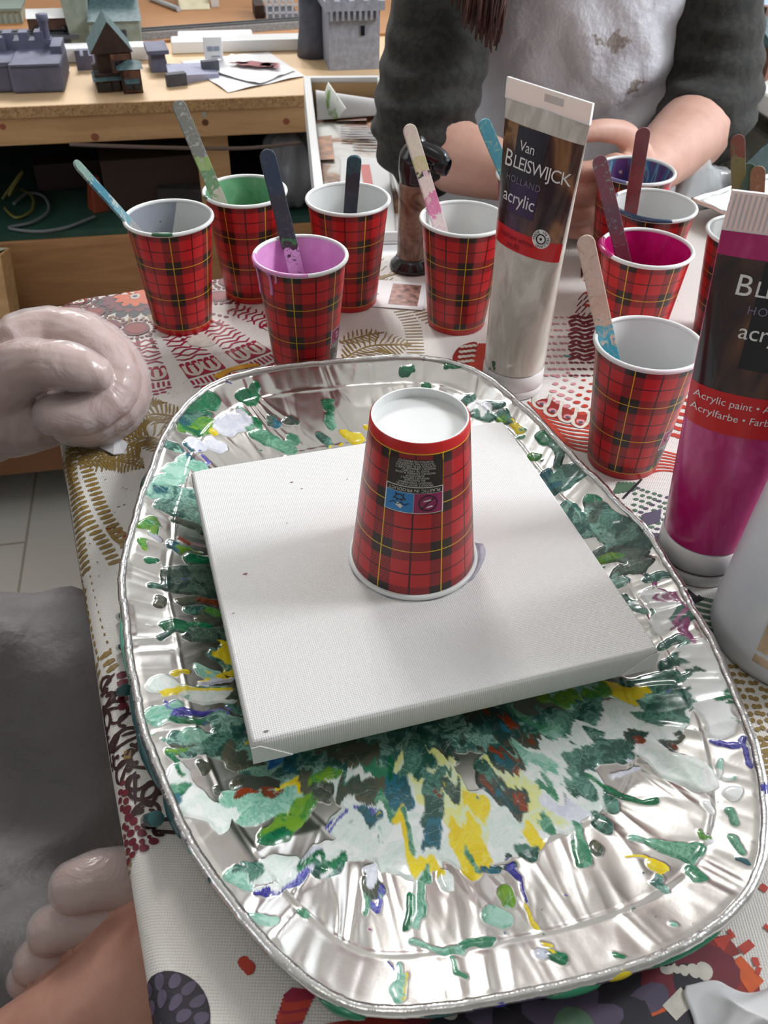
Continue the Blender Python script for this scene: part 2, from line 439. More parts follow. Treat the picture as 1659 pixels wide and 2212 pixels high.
def ink_line(pts, w, ink, lift=.00025, taper=True, wob=.12):
    if len(pts) < 2: return
    k = len(pts); L, Rr = [], []
    for i in range(k):
        x0, y0 = pts[max(i - 1, 0)]; x1, y1 = pts[min(i + 1, k - 1)]
        dx, dy = x1 - x0, y1 - y0; m = math.hypot(dx, dy) or 1; nx, ny = -dy / m, dx / m
        ww = (w[i] if hasattr(w, '__len__') else w) / 2 * (1 + random.uniform(-wob, wob))
        if taper and i in (0, k - 1): ww *= .55
        L.append((pts[i][0] + nx * ww, pts[i][1] + ny * ww)); Rr.append((pts[i][0] - nx * ww, pts[i][1] - ny * ww))
    for i in range(k - 1): put_poly(orient([L[i], L[i + 1], Rr[i + 1], Rr[i]]), ink, lift)
def T(u, v): return tl(at(u, v, 0))         # photo place -> table coordinates
def TL(l): return [T(*p) for p in l]
def smoothline(p, n=6):
    out = []
    for i in range(len(p) - 1):
        p0, p1, p2, p3 = p[max(i - 1, 0)], p[i], p[i + 1], p[min(i + 2, len(p) - 1)]
        for k in range(n):
            s = k / n
            out.append(tuple(.5 * (2 * p1[c] + (p2[c] - p0[c]) * s + (2 * p0[c] - 5 * p1[c] + 4 * p2[c] - p3[c]) * s * s + (3 * p1[c] - p0[c] - 3 * p2[c] + p3[c]) * s ** 3) for c in (0, 1)))
    out.append(p[-1]); return out
def along(p, step):
    out = []; acc = 0
    for i in range(len(p) - 1):
        x0, y0 = p[i]; x1, y1 = p[i + 1]; d = math.hypot(x1 - x0, y1 - y0); s = acc
        while s < d:
            out.append((x0 + (x1 - x0) * s / d, y0 + (y1 - y0) * s / d, (x1 - x0) / d, (y1 - y0) / d)); s += step
        acc = s - d
    return out

# 1  orange flower on the far left, with ovals, dot fans and striped feet round it
fc = T(292, 641)
for k in range(18):
    q = 2 * PI * k / 18; ink_dot(fc[0] + .030 * math.cos(q), fc[1] + .030 * math.sin(q), .0075, 'navy', .7, q, .0002)
    q += .17; ink_dot(fc[0] + .022 * math.cos(q), fc[1] + .022 * math.sin(q), .007, 'plum', .6, q, .0003)
ink_dot(*fc, .019, 'navy', lift=.00035)
for k in range(11):
    q = 2 * PI * k / 11; ink_dot(fc[0] + .011 * math.cos(q), fc[1] + .011 * math.sin(q), .0075, 'orange', .5, q, .0004)
ink_dot(*fc, .0045, 'pale', lift=.0005); ink_dot(*fc, .0022, 'violet', lift=.0006)
for k in range(46):                          # dot fan
    q = 2 * PI * k / 46 + .05
    for j in range(9):
        r = .040 + j * .0062
        if (k % 3 == 1) and j in (4, 5, 6, 7, 8): continue
        ink_dot(fc[0] + r * math.cos(q), fc[1] + r * math.sin(q), .0016 + .0001 * j, 'plum' if j > 2 else 'olive', .8, q, n=8)
    if k % 3 == 1:
        ink_line([(fc[0] + r * math.cos(q), fc[1] + r * math.sin(q)) for r in (.036, .05, .062)], .004, 'olive', wob=.05)
for (u, v, a, bq) in ((165, 650, .0135, .0095), (142, 673, .014, .0095), (197, 678, .0125, .009), (228, 710, .0145, .011), (295, 711, .0115, .0105), (120, 700, .013, .01), (505, 607, .014, .010), (475, 640, .012, .01)):
    p = T(u, v); q = math.atan2(p[1] - fc[1], p[0] - fc[0])
    for k in range(22):
        w_ = 2 * PI * k / 22; x, y = (a + .004) * math.cos(w_), (bq + .004) * math.sin(w_)
        ink_dot(p[0] + x * math.cos(q) - y * math.sin(q), p[1] + x * math.sin(q) + y * math.cos(q), .0016, 'plum', n=8)
    ink_dot(p[0], p[1], a, 'plum', bq / a, q, .0004, 24, .03); ink_dot(p[0], p[1], a * .72, 'redbrown', bq / a, q, .0005, 20, .06)
def foot(root, tip, w0, w1, ink='crimson'):  # striped arm ending in a rounded panel
    p0, p1 = T(*root), T(*tip); dx, dy = p1[0] - p0[0], p1[1] - p0[1]; L = math.hypot(dx, dy); dx, dy = dx / L, dy / L; nx, ny = -dy, dx
    W_ = lambda s: w0 + (w1 - w0) * s
    s = 0
    while s < .48 * L:
        w_ = W_(s / L) * .95; ph = random.random() * 6
        ink_line([(p0[0] + dx * (s + .0022 * math.sin(ph + 5 * e)) + nx * w_ * e, p0[1] + dy * (s + .0022 * math.sin(ph + 5 * e)) + ny * w_ * e) for e in (-1, -.6, -.2, .2, .6, 1)], .0021, ink)
        s += .0058
    def loc(s, e): return (p0[0] + dx * s * L + nx * W_(s) * e, p0[1] + dy * s * L + ny * W_(s) * e)
    for e in (-.85, -.5, -.15, .2, .55, .88): ink_dot(*loc(.515, e), .0022, ink, n=8)
    ink_line(smoothline([loc(.55, -1), loc(.55, 1)], 4), .003, ink, taper=False)
    put_poly(orient([loc(.55, -.98), loc(.55, .98), loc(.70, 1.0), loc(.74, .97), loc(.74, -.97), loc(.70, -1.0)]), ink, .0003)
    for e0 in (-.48, .48):
        ink_line(smoothline([loc(.54, e0 - .34), loc(.66, e0 - .36), loc(.715, e0), loc(.66, e0 + .36), loc(.54, e0 + .34)], 5), .003, 'pale', .0004, False)
        for s_ in (.575, .61, .645, .675): ink_dot(*loc(s_, e0), .0022, 'pale', lift=.00045, n=8)
    s = .775
    for e in np.linspace(-.92, .92, 9): ink_line([loc(s, e), loc(s + .1 * (1 - .3 * abs(e)), e * .97)], .0036, ink)
    for e in np.linspace(-.85, .85, 7): ink_dot(*loc(.92 - .05 * e * e, e), .0026, ink, .5, math.atan2(ny, nx), n=8)
    for e in np.linspace(-.6, .6, 5): ink_dot(*loc(.97 - .05 * e * e, e), .0024, ink, .5, math.atan2(ny, nx), n=8)
foot((309, 738), (322, 858), .011, .0185); foot((378, 722), (475, 840), .012, .017); foot((452, 700), (590, 800), .012, .017)
foot((248, 730), (205, 840), .010, .016); foot((180, 735), (60, 800), .010, .015); foot((505, 668), (660, 722), .010, .015); foot((150, 655), (66, 690), .010, .013)
for k in range(26):
    p = T(470 + 5.5 * k + random.uniform(-3, 3), 645 + random.uniform(-7, 7)); ink_dot(*p, .0018, 'navy', n=8)
# grey spills on the cloth
for u, v, r, k in ((440, 735, .012, 'pale'),): ink_dot(*T(u, v), r, k)
ink_line(smoothline(TL([(468, 818), (490, 803), (520, 794), (560, 789)])), [.008] * 3 + [.006] * 13 + [.004] * 3, 'yellow', .0005)
ink_line(smoothline(TL([(470, 830), (500, 818), (515, 806)])), .007, 'orange', .0005)

# 2  olive leaf and bead bands along the left edge
def leaf(pts, w, ink, step=.0027, lw=.0015, lean=.5):
    sp_ = smoothline(TL(pts), 8); al = along(sp_, step); n_ = len(al)
    ink_line(sp_, .0018, ink)
    for i, (x, y, dx, dy) in enumerate(al):
        s = i / max(1, n_ - 1); ww = w * math.sin(PI * min(1, .08 + .92 * s)) ** .8
        for sg in (-1, 1):
            ink_line([(x + dx * lean * ww * e - dy * sg * ww * e, y + dy * lean * ww * e + dx * sg * ww * e + .0012 * math.sin(9 * e + i)) for e in (.08, .35, .65, 1)], lw, ink)
leaf([(395, 905), (330, 895), (250, 925), (150, 950)], .022, 'olive')
leaf([(385, 985), (330, 945), (260, 968), (190, 985), (150, 950)], .020, 'olive')
for (pa, pb, w_) in (((160, 905), (360, 870), .0), ((170, 1000), (310, 1010), .0)):
    leaf([pa, ((pa[0] + pb[0]) / 2, (pa[1] + pb[1]) / 2 - 12), pb], .012, 'olive')
def beads(pts, w, ink='olive', step=.0062, rows=1, long_=True, lw=.0036):
    for i, (x, y, dx, dy) in enumerate(along(smoothline(TL(pts), 8), step)):
        nx, ny = -dy, dx
        if rows == 2:
            for e in (-.5, .5): ink_line([(x + nx * w * (e - .36), y + ny * w * (e - .36)), (x + nx * w * e, y + ny * w * e), (x + nx * w * (e + .36), y + ny * w * (e + .36))], lw, ink)
        else: ink_line([(x + nx * w * e, y + ny * w * e) for e in (-.9, 0, .9)], lw, ink)
beads([(133, 975), (138, 1060), (146, 1130), (152, 1190), (160, 1235)], .011, rows=2, step=.0055)
beads([(158, 985), (185, 1060), (210, 1120), (245, 1170), (270, 1212)], .011, rows=2, step=.0052)
beads([(160, 1235), (175, 1310), (190, 1370), (208, 1420)], .0095)
beads([(208, 1420), (222, 1450), (236, 1460)], .0095, rows=2)
beads([(147, 1245), (146, 1300), (152, 1360), (160, 1445)], .0055, lw=.0016, step=.0045)
for k in range(16): ink_dot(*T(158 + (k % 3) * 7 + random.uniform(-2, 2), 1255 + k * 5), .0016, 'olive', n=8)
ink_line(smoothline(TL([(232, 1140), (250, 1165), (280, 1185)])), .003, 'olive'); ink_line(smoothline(TL([(240, 1138), (265, 1150), (285, 1170)])), .002, 'olive')
for k in range(4): ink_dot(*T(236 + k * 12, 1140 + k * 7), .0022, 'redbrown', n=8)

# 3  maroon scrolls with crimson dots
def scroll(u, v, r, a0, turn, ink='maroon', tail=None, w=.0020):
    c = T(u, v); pts = []; ws = []
    for i in range(17):
        s = i / 16; q = a0 + turn * s * 5.0; rr = .74 * r * (1 - .74 * s); pts.append((c[0] + rr * math.cos(q), c[1] + rr * math.sin(q))); ws.append(w * (1.0 - .35 * abs(s - .3)))
    if tail: pts = smoothline([T(*tail), pts[0]], 4)[:-1] + pts; ws = [w * .5, w * .7, w * .9, w] + ws
    ink_line(pts, ws, ink, wob=.06)
    ink_dot(*pts[-1], w * .62, ink, lift=.0003)
SC = [(228, 1470, .007, 2.5, 1, (248, 1455)), (206, 1498, .011, .5, 1, (226, 1490)), (232, 1502, .008, 3, -1, None), (208, 1545, .011, 2.0, -1, (196, 1528)), (246, 1545, .014, 4.0, 1, (276, 1530)),
      (272, 1562, .011, 1.0, -1, (262, 1590)), (220, 1590, .011, .0, 1, (200, 1612)), (285, 1600, .014, 3.0, 1, (312, 1585)), (224, 1628, .012, 5.2, -1, (208, 1608)), (250, 1637, .008, 0, 1, (262, 1632)),
      (300, 1640, .012, 1, -1, (272, 1655)), (272, 1660, .010, 2.2, 1, (282, 1640)), (318, 1700, .014, 4.3, -1, (292, 1738)), (292, 1685, .009, .5, 1, None), (322, 1760, .011, 3.4, 1, (312, 1742)), (350, 1795, .010, .5, -1, (330, 1795)),
      (336, 1712, .010, 2, 1, (350, 1690)), (318, 1775, .008, 5, 1, None)]
for (u, v, r, a0, tn, tail) in SC: scroll(u, v, r, a0, tn, tail=tail)
for (u, v) in ((222, 1487), (208, 1532), (246, 1592), (300, 1752), (300, 1610), (212, 1565), (238, 1610), (280, 1625)): ink_dot(*T(u, v), .0026, 'maroon', .8, n=9)
for k in range(5): ink_line(TL([(252 + k, 1462 + k * 17), (264, 1459 + k * 17), (277, 1455 + k * 17)]), .0048, 'plum')
for k in range(24):
    ink_dot(*T(178 + (k % 2) * 6 + k * .55, 1510 + k * 5.4), .0022 + .0006 * (k % 3), 'crimson', .7, .5, n=9)
for (u, v, r) in ((263, 1688, 4), (254, 1704, 5), (268, 1710, 6), (250, 1721, 5), (270, 1727, 5), (255, 1738, 5), (271, 1745, 7), (275, 1762, 7), (257, 1776, 5), (288, 1773, 6), (268, 1783, 5), (255, 1797, 4), (297, 1788, 4), (279, 1796, 6),
                  (307, 1800, 6), (260, 1812, 6), (283, 1815, 6), (307, 1818, 4), (323, 1809, 3), (332, 1818, 6), (264, 1830, 6), (292, 1828, 5), (311, 1832, 6), (281, 1841, 5), (262, 1851, 6)):
    ink_dot(*T(u, v), r * .00021 * 1.75, 'plum', .85, .5, n=11)
for (u, v, hw) in ((256, 1830, 4), (250, 1844, 4), (250, 1859, 6), (270, 1859, 5), (256, 1873, 10), (253, 1891, 9), (250, 1909, 6), (249, 1931, 5), (248, 1948, 4), (249, 1965, 4), (250, 1985, 3), (250, 2003, 2)):
    ink_line(TL([(u - hw, v + 1), (u + hw, v - 1)]), .0034, 'olive')
ink_line(TL([(276, 1622), (275, 1640)]), .006, 'olive')

# 4  navy flower, bottom left; orange strokes under the tray edge
def flower(u, v, rings, center=None):
    c = T(u, v)
    for (r, n_, rad_, ratio, ink, lift) in rings:
        if n_ == 0:
            for j in range(8):
                for k in range(40):
                    q0, q1, r0, r1 = 2 * PI * k / 40, 2 * PI * (k + 1) / 40, r * j / 8, r * (j + 1) / 8
                    pl_ = [(c[0] + r1 * math.cos(q0), c[1] + r1 * math.sin(q0)), (c[0] + r1 * math.cos(q1), c[1] + r1 * math.sin(q1)), (c[0] + r0 * math.cos(q1), c[1] + r0 * math.sin(q1)), (c[0] + r0 * math.cos(q0), c[1] + r0 * math.sin(q0))]
                    put_poly(orient(pl_ if j else pl_[:3]), ink, lift)
            continue
        for k in range(n_):
            q = 2 * PI * (k + .5 * (int(r * 1e4) % 2)) / n_; ink_dot(c[0] + r * math.cos(q), c[1] + r * math.sin(q), rad_, ink, ratio, q, lift, 12)
flower(340, 2215, [(.020, 0, 0, 1, 'navy', .0002), (.0165, 16, .0032, .7, 'violet', .0003), (.010, 10, .0032, .7, 'violet', .0003)])
for k in range(7): ink_line(TL([(596 + 3 * k, 2212 - 9 * k), (620 + 2 * k, 2204 - 9 * k), (655 + 4 * k, 2203 - 9 * k)]), .0052, 'redorange' if k % 3 else 'crimson')
for k in range(3): ink_dot(*T(527 + k * 6, 2080 + k * 6), .0026, 'redorange', n=9)
# 5  red swirl and the big dark flower, bottom right
put_poly(orient(TL([(960, 2230), (1010, 2170), (1130, 2120), (1270, 2090), (1400, 2050), (1570, 2020), (1600, 2060), (1560, 2075), (1590, 2090), (1640, 2130), (1655, 2230)])), 'redbrown', .0002)
for pl, ink, lf in (([(1540, 2030), (1585, 2015), (1560, 2060)], 'redorange', .0003), ([(1575, 2080), (1600, 2065), (1650, 2120), (1620, 2150)], 'orange', .0003),
                    ([(1380, 2150), (1440, 2135), (1450, 2180), (1400, 2200)], 'orange', .0003), ([(700, 2212), (850, 2190), (1010, 2165), (1160, 2140), (1160, 2230)], 'redbrown', .0002), ([(860, 2205), (1000, 2190), (1050, 2200), (900, 2220)], 'plum', .0003)):
    put_poly(orient(TL(pl)), ink, lf)
ink_line(smoothline(TL([(1385, 2110), (1440, 2125), (1500, 2140), (1555, 2125), (1570, 2095), (1540, 2068), (1490, 2058), (1400, 2090)]), 6), .010, 'plum', .0004)
ink_line(smoothline(TL([(1400, 2095), (1450, 2088), (1510, 2090)]), 5), [.012] * 11, 'crimson', .0003)
for k, (u, r) in enumerate(((1446, .0014), (1461, .0017), (1477, .0021), (1498, .0027), (1521, .0035))): ink_dot(*T(u, 2095 + k), r, 'pale', lift=.0005)
ink_line(TL([(1445, 2190), (1485, 2150)]), .007, 'pale', .0005, taper=False)
flower(1240, 2225, [(.052, 22, .0075, .9, 'navy', .0004), (.050, 0, 0, 1, 'navy', .00042), (.0475, 20, .0034, .75, 'pale', .0005), (.033, 12, .0088, .62, 'violet', .0005), (.021, 9, .0085, .6, 'navy', .0006), (.013, 8, .0075, .7, 'violet', .0007), (.008, 0, 0, 1, 'green', .0008)])
for (u, v, du, dv) in ((1575, 2020, 8, -4), (1600, 2055, 24, -18), (1625, 2078, 14, 0), (1632, 2095, 10, 6), (1645, 1925, 8, -12), (1655, 2010, 6, -8)): ink_line(TL([(u, v), (u + du, v + dv)]), .006, 'redorange', .0003)
# 6  olive dots behind the white bottle
for j in range(13):
    for i in range(10):
        u, v = 1545 + i * 15 + (j % 2) * 7 + random.uniform(-3, 3), 1440 + j * 17 + random.uniform(-3, 3)
        if (u - 1540) * 2.2 > v - 1440 - 60: ink_dot(*T(u, v), .0015, 'olive', n=9)
for k in range(16): ink_line(smoothline(TL([(1590 + 2 * k, 1620 + 12 * k), (1640 + k, 1600 + 12 * k), (1700, 1590 + 12 * k)]), 4), .0018, 'olive')
# 7  red and orange motif between the tubes
def fan(c, rad0, rad1, n_, a0, a1, ink, w):
    for k in range(n_):
        q = a0 + (a1 - a0) * k / (n_ - 1)
        ink_line([(c[0] + r * math.cos(q + .03 * math.sin(r * 300)), c[1] + r * math.sin(q + .03 * math.sin(r * 300))) for r in np.linspace(rad0, rad1, 5)], w, ink)
put_poly(orient(smoothline(TL([(982, 790), (978, 770), (995, 748), (1030, 740), (1025, 775), (1010, 795), (982, 790)]), 4)), 'redbrown', .0002)
for i in range(4):
    for j in range(4): ink_dot(*T(992 + i * 9 + j * 2, 783 - j * 11 - i), .0022, 'pale', lift=.0004, n=10)
for k in range(6): ink_line(smoothline(TL([(1012 + 6 * k, 806), (1018 + 6 * k, 785), (1030 + 5 * k, 765), (1036 + 5 * k, 742)]), 4), .0024, 'redorange')
for k in range(9):                            # wavy red bands below the finger motif
    ink_line(smoothline(TL([(1140 + 9 * k, 868 + 10 * k), (1165 + 9 * k, 888 + 10 * k), (1205 + 8 * k, 900 + 9.5 * k), (1240 + 6 * k, 905 + 9 * k), (1290 + 4 * k, 915 + 8 * k)]), 5), .0022, 'redorange', .0003)
put_poly(orient(smoothline(TL([(1152, 872), (1180, 862), (1230, 885), (1275, 900), (1276, 925), (1230, 915), (1175, 892), (1152, 872)]), 4)), 'redbrown', .00022)
for k, (u, v) in enumerate(((1170, 874), (1194, 890), (1226, 903), (1254, 914))):
    ink_line(smoothline(TL([(u - 16, v - 16), (u - 16, v + 2), (u, v + 10), (u + 14, v), (u + 20, v - 22)]), 5), .0026, 'pale', .0004, False); ink_dot(*T(u, v - 2), .0034, 'pink', .8, .4, .0004); ink_dot(*T(u, v), .0016, 'violet', lift=.0005)
for j in range(5):
    for i in range(7):
        u, v = 1190 + i * 17 + j * 5, 862 - j * 16 + i * 8
        if u < 1285: ink_dot(*T(u, v), .0030 - .0003 * j, 'pink' if i < 3 else 'redorange', .85, .3, n=11)
for j in range(10):
    for i in range(9):
        u, v = 1180 + i * 13 + (j % 2) * 6, 812 - j * 14
        if u < 1288 and u > 1160 + (812 - v) * .25: ink_dot(*T(u + random.uniform(-2, 2), v), .0021, 'plum' if i > 3 else 'pink', .7, .7, n=8)
# dark plum zig-zag block beside the stick
for k in range(11):
    ink_line(smoothline(TL([(1228 + 2 * (k % 3), 778 - 9 * k), (1245, 772 - 9 * k), (1262, 778 - 9 * k), (1285, 771 - 9 * k)]), 3), .0034, 'plum', .0003)
for k in range(9):
    ink_line(TL([(1240 + 3 * k, 690 - 14 * (k % 4)), (1252 + 3 * k, 676 - 14 * (k % 4))]), .0022, 'plum')
    ink_dot(*T(1268 + (k % 3) * 9, 660 - 9 * k), .0032, 'redorange', .8, n=9)
for k in range(7): ink_line(smoothline(TL([(1255, 600 - 3 * k), (1270 + k, 575 - 3 * k), (1290, 560 - 3 * k)]), 3), .0018, 'plum')
for j in range(9):
    for i in range(4): ink_dot(*T(1455 + i * 11 + j * 2, 940 - j * 16 + i * 3), .0030, 'pink' if j > 5 else 'redorange', .85, .4, n=10)
for k in range(7): ink_line(smoothline(TL([(1395, 985 + 7 * k), (1425, 975 + 7 * k), (1470, 985 + 6 * k)]), 4), .0018, 'redorange')
# green beads and dark strokes under the front cup
for j in range(9):
    for i in range(7):
        u, v = 1375 + i * 13 + random.uniform(-3, 3) - j, 1055 + j * 12 + i * 4
        ink_dot(*T(u, v), .0017, 'green' if (i + j) % 5 else 'violet', .8, .5, n=9)
for k in range(7): ink_line(TL([(1346 + 5 * k, 1078 - 5 * k), (1356 + 5 * k, 1066 - 5 * k)]), .0026, 'navy', .0004)
for k in range(5): ink_line(smoothline(TL([(1326 + 9 * k, 1068 - 2 * k), (1334 + 9 * k, 1056), (1338 + 8 * k, 1042)]), 3), .0030, 'green')
for k in range(12): ink_line(TL([(1385 + 3.4 * k, 1140 - k), (1389 + 3.4 * k, 1112 - k)]), .0022, 'violet', .0004)
for j in range(5):
    for i in range(6): ink_dot(*T(1382 + i * 9 + j * 6, 1152 + j * 8 + i), .0020, 'violet' if j < 3 else 'green', n=8)
ink_line(TL([(1462, 1262), (1500, 1300), (1515, 1290)]), .009, 'navy', .0003)
for j in range(10):
    for i in range(5): ink_dot(*T(1500 + i * 9 + j * 1.0, 1290 + j * 13 + i * 2), .0018, 'green', .8, .5, n=9)
# 8  olive arcs behind, by the card
for k in range(12): ink_line(smoothline(TL([(730 + 7 * k, 632 - 2 * k), (760 + 9 * k, 622 - 3 * k), (800 + 11 * k, 600 - 2 * k)]), 4), .0018, 'olive')
for (pts, w_) in (([(745, 775), (800, 748), (890, 745)], .020), ([(735, 740), (790, 725), (830, 718)], .012)): leaf(pts, w_, 'olive', .004, .0014)
beads([(868, 672), (888, 700), (895, 730), (898, 765)], .008, step=.005, lw=.0018); beads([(905, 672), (925, 690), (940, 700)], .007, step=.005, lw=.0018)
for k in range(40):
    u, v = random.uniform(735, 850), random.uniform(560, 640); ink_line(TL([(u, v), (u + 7, v - 5)]), .0013, 'olive')
# teal and green drips of paint, and scattered specks
for (u, v, r) in ((760, 560, .006), (800, 535, .004), (775, 590, .003), (1310, 600, .004), (1275, 560, .003), (1265, 575, .003), (1295, 540, .005), (1480, 560, .005), (1225, 770, .003)):
    ink_dot(*T(u, v), r, 'teal', .5, .6, .0004, 14, .25)
for k in range(90):
    u, v = random.choice(((random.uniform(150, 300), random.uniform(1000, 1250)), (random.uniform(320, 420), random.uniform(820, 950)), (random.uniform(1240, 1540), random.uniform(560, 700))))
    ink_dot(*T(u, v), random.uniform(.0003, .0009), random.choice(['navy', 'plum', 'green', 'violet']), .5, random.random() * 3, .0004, 7, .3)
cloth_o = cl.build('tablecloth', mats)
tag(cloth_o, 'white tablecloth printed with red, olive and black motifs over the table', 'tablecloth')
tb = thing('table', 'wooden table under the printed tablecloth', 'table', (0, 0, 0))
def tbox(a0, a1, b0, b1, z0, z1):
    mb = MB(); q = [tw(a, b, z) for z in (z0, z1) for a, b in ((a0, b1), (a1, b1), (a1, b0), (a0, b0))]; return mb.hexa(q)
tbox(.012, TW - .012, .012, TD - .012, -.03, -.0015).build('tabletop', M_PINE, tb)
for a in (.05, TW - .1):
    for b in (.05, TD - .1): tbox(a, a + .05, b, b + .05, FLOOR, -.03).build('leg', M_PINE, tb)
# ------------------------------------------------------------------ foil tray with paint spills
def vnoise(x, y, seed=0):
    xi, yi = np.floor(x).astype(np.int64), np.floor(y).astype(np.int64); fx, fy = x - xi, y - yi
    fx, fy = fx * fx * (3 - 2 * fx), fy * fy * (3 - 2 * fy)
    def h(a, b):
        n = (a * 374761393 + b * 668265263 + seed * 1442695041) & 0xffffffff
        n = ((n ^ (n >> 13)) * 1274126177) & 0xffffffff
        return ((n ^ (n >> 16)) & 0xffff) / 32767.5 - 1
    return (h(xi, yi) * (1 - fx) + h(xi + 1, yi) * fx) * (1 - fy) + (h(xi, yi + 1) * (1 - fx) + h(xi + 1, yi + 1) * fx) * fy
def fbm(x, y, o=3, seed=0):
    s = 0; a = 1; t = 0
    for k in range(o): s = s + a * vnoise(x * 2 ** k, y * 2 ** k, seed + k); t += a; a *= .5
    return s / t
TC = Vector((.018, .352, 0)); ZR = .021
RIMPX = [(480, 820), (560, 800), (700, 783), (800, 775), (900, 772), (960, 778), (1010, 792), (1060, 820), (1120, 870), (1200, 950), (1260, 1010), (1330, 1080), (1400, 1150), (1450, 1230), (1500, 1320), (1560, 1430), (1600, 1530), (1640, 1640), (1655, 1720), (1659, 1800), (1640, 1900), (1590, 1975), (1500, 2040), (1380, 2090), (1250, 2130), (1100, 2160), (950, 2185), (820, 2195), (740, 2180), (640, 2110), (560, 2030), (480, 1930), (430, 1860), (370, 1740), (330, 1640), (290, 1490), (275, 1400), (268, 1330), (290, 1130), (330, 1010), (380, 900), (430, 850)]
rp = [at(u, v, ZR) for u, v in RIMPX]
th_ = np.array([math.atan2(p.y - TC.y, p.x - TC.x) for p in rp]); rr_ = np.array([math.hypot(p.x - TC.x, p.y - TC.y) for p in rp])
o_ = np.argsort(th_); th_, rr_ = th_[o_], rr_[o_]
th_ = np.concatenate([th_ - 2 * PI, th_, th_ + 2 * PI]); rr_ = np.tile(rr_, 3)
NT_, NR_ = 1500, 250
TH = np.linspace(0, 2 * PI, NT_, endpoint=False)
tmp = np.interp(((TH + PI) % (2 * PI)) - PI, th_, rr_)
ker = np.hanning(41); ker /= ker.sum()
RIM = np.convolve(np.concatenate([tmp[-20:], tmp, tmp[:20]]), ker, 'valid') - .0022
ARC = np.concatenate([[0], np.cumsum(np.hypot(RIM, 0)[:-1] * 2 * PI / NT_)])
# the flat floor of the tray is a rounder oval than the rim
INN = np.minimum(RIM * .70, .128 + .35 * (RIM - .15)); CRE = RIM - .0225
def smooth01(x): x = np.clip(x, 0, 1); return x * x * (3 - 2 * x)
def tray_z(th, rho):
    R = np.interp(th % (2 * PI), TH, RIM, period=2 * PI); a = np.interp(th % (2 * PI), TH, INN, period=2 * PI); c = R - .0225
    z = np.where(rho < a, .003, np.where(rho < c, .003 + (rho - a) / (c - a) * .0105, .0135 + np.clip((rho - c) / (R - c), 0, 1) * (ZR - .0135)))
    return z, R, a, c
def on_tray(u, v):
    z = .01
    for _ in range(4):
        p = at(u, v, z); z = float(tray_z(np.array([math.atan2(p.y - TC.y, p.x - TC.x)]), np.array([math.hypot(p.x - TC.x, p.y - TC.y)]))[0][0])
    return p
# rows: dense between floor edge and rim
s_rows = np.linspace(0, 1, NR_ + 1)[1:]
Tg, Sg = np.meshgrid(TH, s_rows)
Rg, Ag, Cg, Lg = (np.broadcast_to(x, Tg.shape) for x in (RIM, INN, CRE, ARC))
RHO = Sg * Rg
Z, _, _, _ = tray_z(Tg, RHO)
Lper = ARC[-1] + (ARC[1] - ARC[0])
def ridged(freq, seed, shear):
    # folds that run outwards; each one wanders a little and changes sharpness
    x = (Lg + shear * (RHO - Ag) * fbm(Lg * 22, Lg * 0 + seed, 2, seed)) * freq
    y = RHO * 14
    n = vnoise(x, y, seed) * (1 - smooth01((Lg - Lper + .03) / .03)) + vnoise(x - Lper * freq, y, seed) * smooth01((Lg - Lper + .03) / .03)
    return 1 - np.abs(n) * 2
wA = smooth01((RHO - Ag + .004) / .012) * (1 - smooth01((RHO - Cg + .003) / .006))
wB = smooth01((RHO - Cg) / .005) * (1 - smooth01((RHO - Rg + .004) / .004))
var = .35 + .65 * smooth01(fbm(Lg * 14, Lg * 0, 2, 5) + .55)
fold = (ridged(90, 3, 1.1) * .00050 + ridged(170, 9, .8) * .00022 + ridged(38, 14, 1.3) * .0008)
foldB = (ridged(80, 21, .9) * .00055 + ridged(170, 25, .5) * .00020 + ridged(36, 27, .9) * .0006)
Z = Z + wA * var * fold + wB * var * foldB
Z = Z + smooth01((RHO - .01) / .02) * .00022 * fbm(RHO * np.cos(Tg) * 45, RHO * np.sin(Tg) * 45, 3, 31)
Z = Z + .0005 * np.exp(-((RHO - Cg) / .0011) ** 2) * (1 + .5 * fbm(Lg * 60, Lg * 0, 2, 8)) + .0005 * np.exp(-((RHO - Ag) / .0011) ** 2)
X = TC.x + RHO * np.cos(Tg); Y = TC.y + RHO * np.sin(Tg)

PC = {'G': (S(34, 78, 68), S(98, 146, 130)), 'D': (S(40, 64, 58), S(92, 116, 100)), 'M': (S(56, 124, 92), S(126, 178, 150)), 'E': (S(14, 96, 62), S(36, 128, 84)), 'T': (S(166, 206, 190), S(104, 170, 146)),
      'W': (S(232, 234, 232), S(206, 222, 214)), 'w': (S(236, 237, 236), S(232, 234, 234)), 'Y': (S(226, 196, 14), S(232, 214, 60)), 'y': (S(220, 222, 140), S(214, 226, 206)), 'B': (S(48, 42, 138), S(110, 110, 190)),
      'b': (S(206, 208, 224), S(228, 229, 234)), 'K': (S(92, 92, 76), S(58, 78, 68)), 'O': (S(38, 70, 66), S(84, 74, 58)), 'o': (S(136, 54, 22), S(90, 60, 40)), 'L': (S(116, 160, 48), S(44, 128, 62)), 'C': (S(34, 104, 124), S(26, 74, 72)),
      'S': (S(44, 92, 84), S(150, 194, 178)), 'P': (S(150, 70, 120), S(180, 130, 160)), 'U': (S(20, 92, 170), S(60, 120, 180))}
ST = []   # kind, places in the photo, width in photo pixels
def sp(k, w, *p): ST.append((k, w, list(p)))
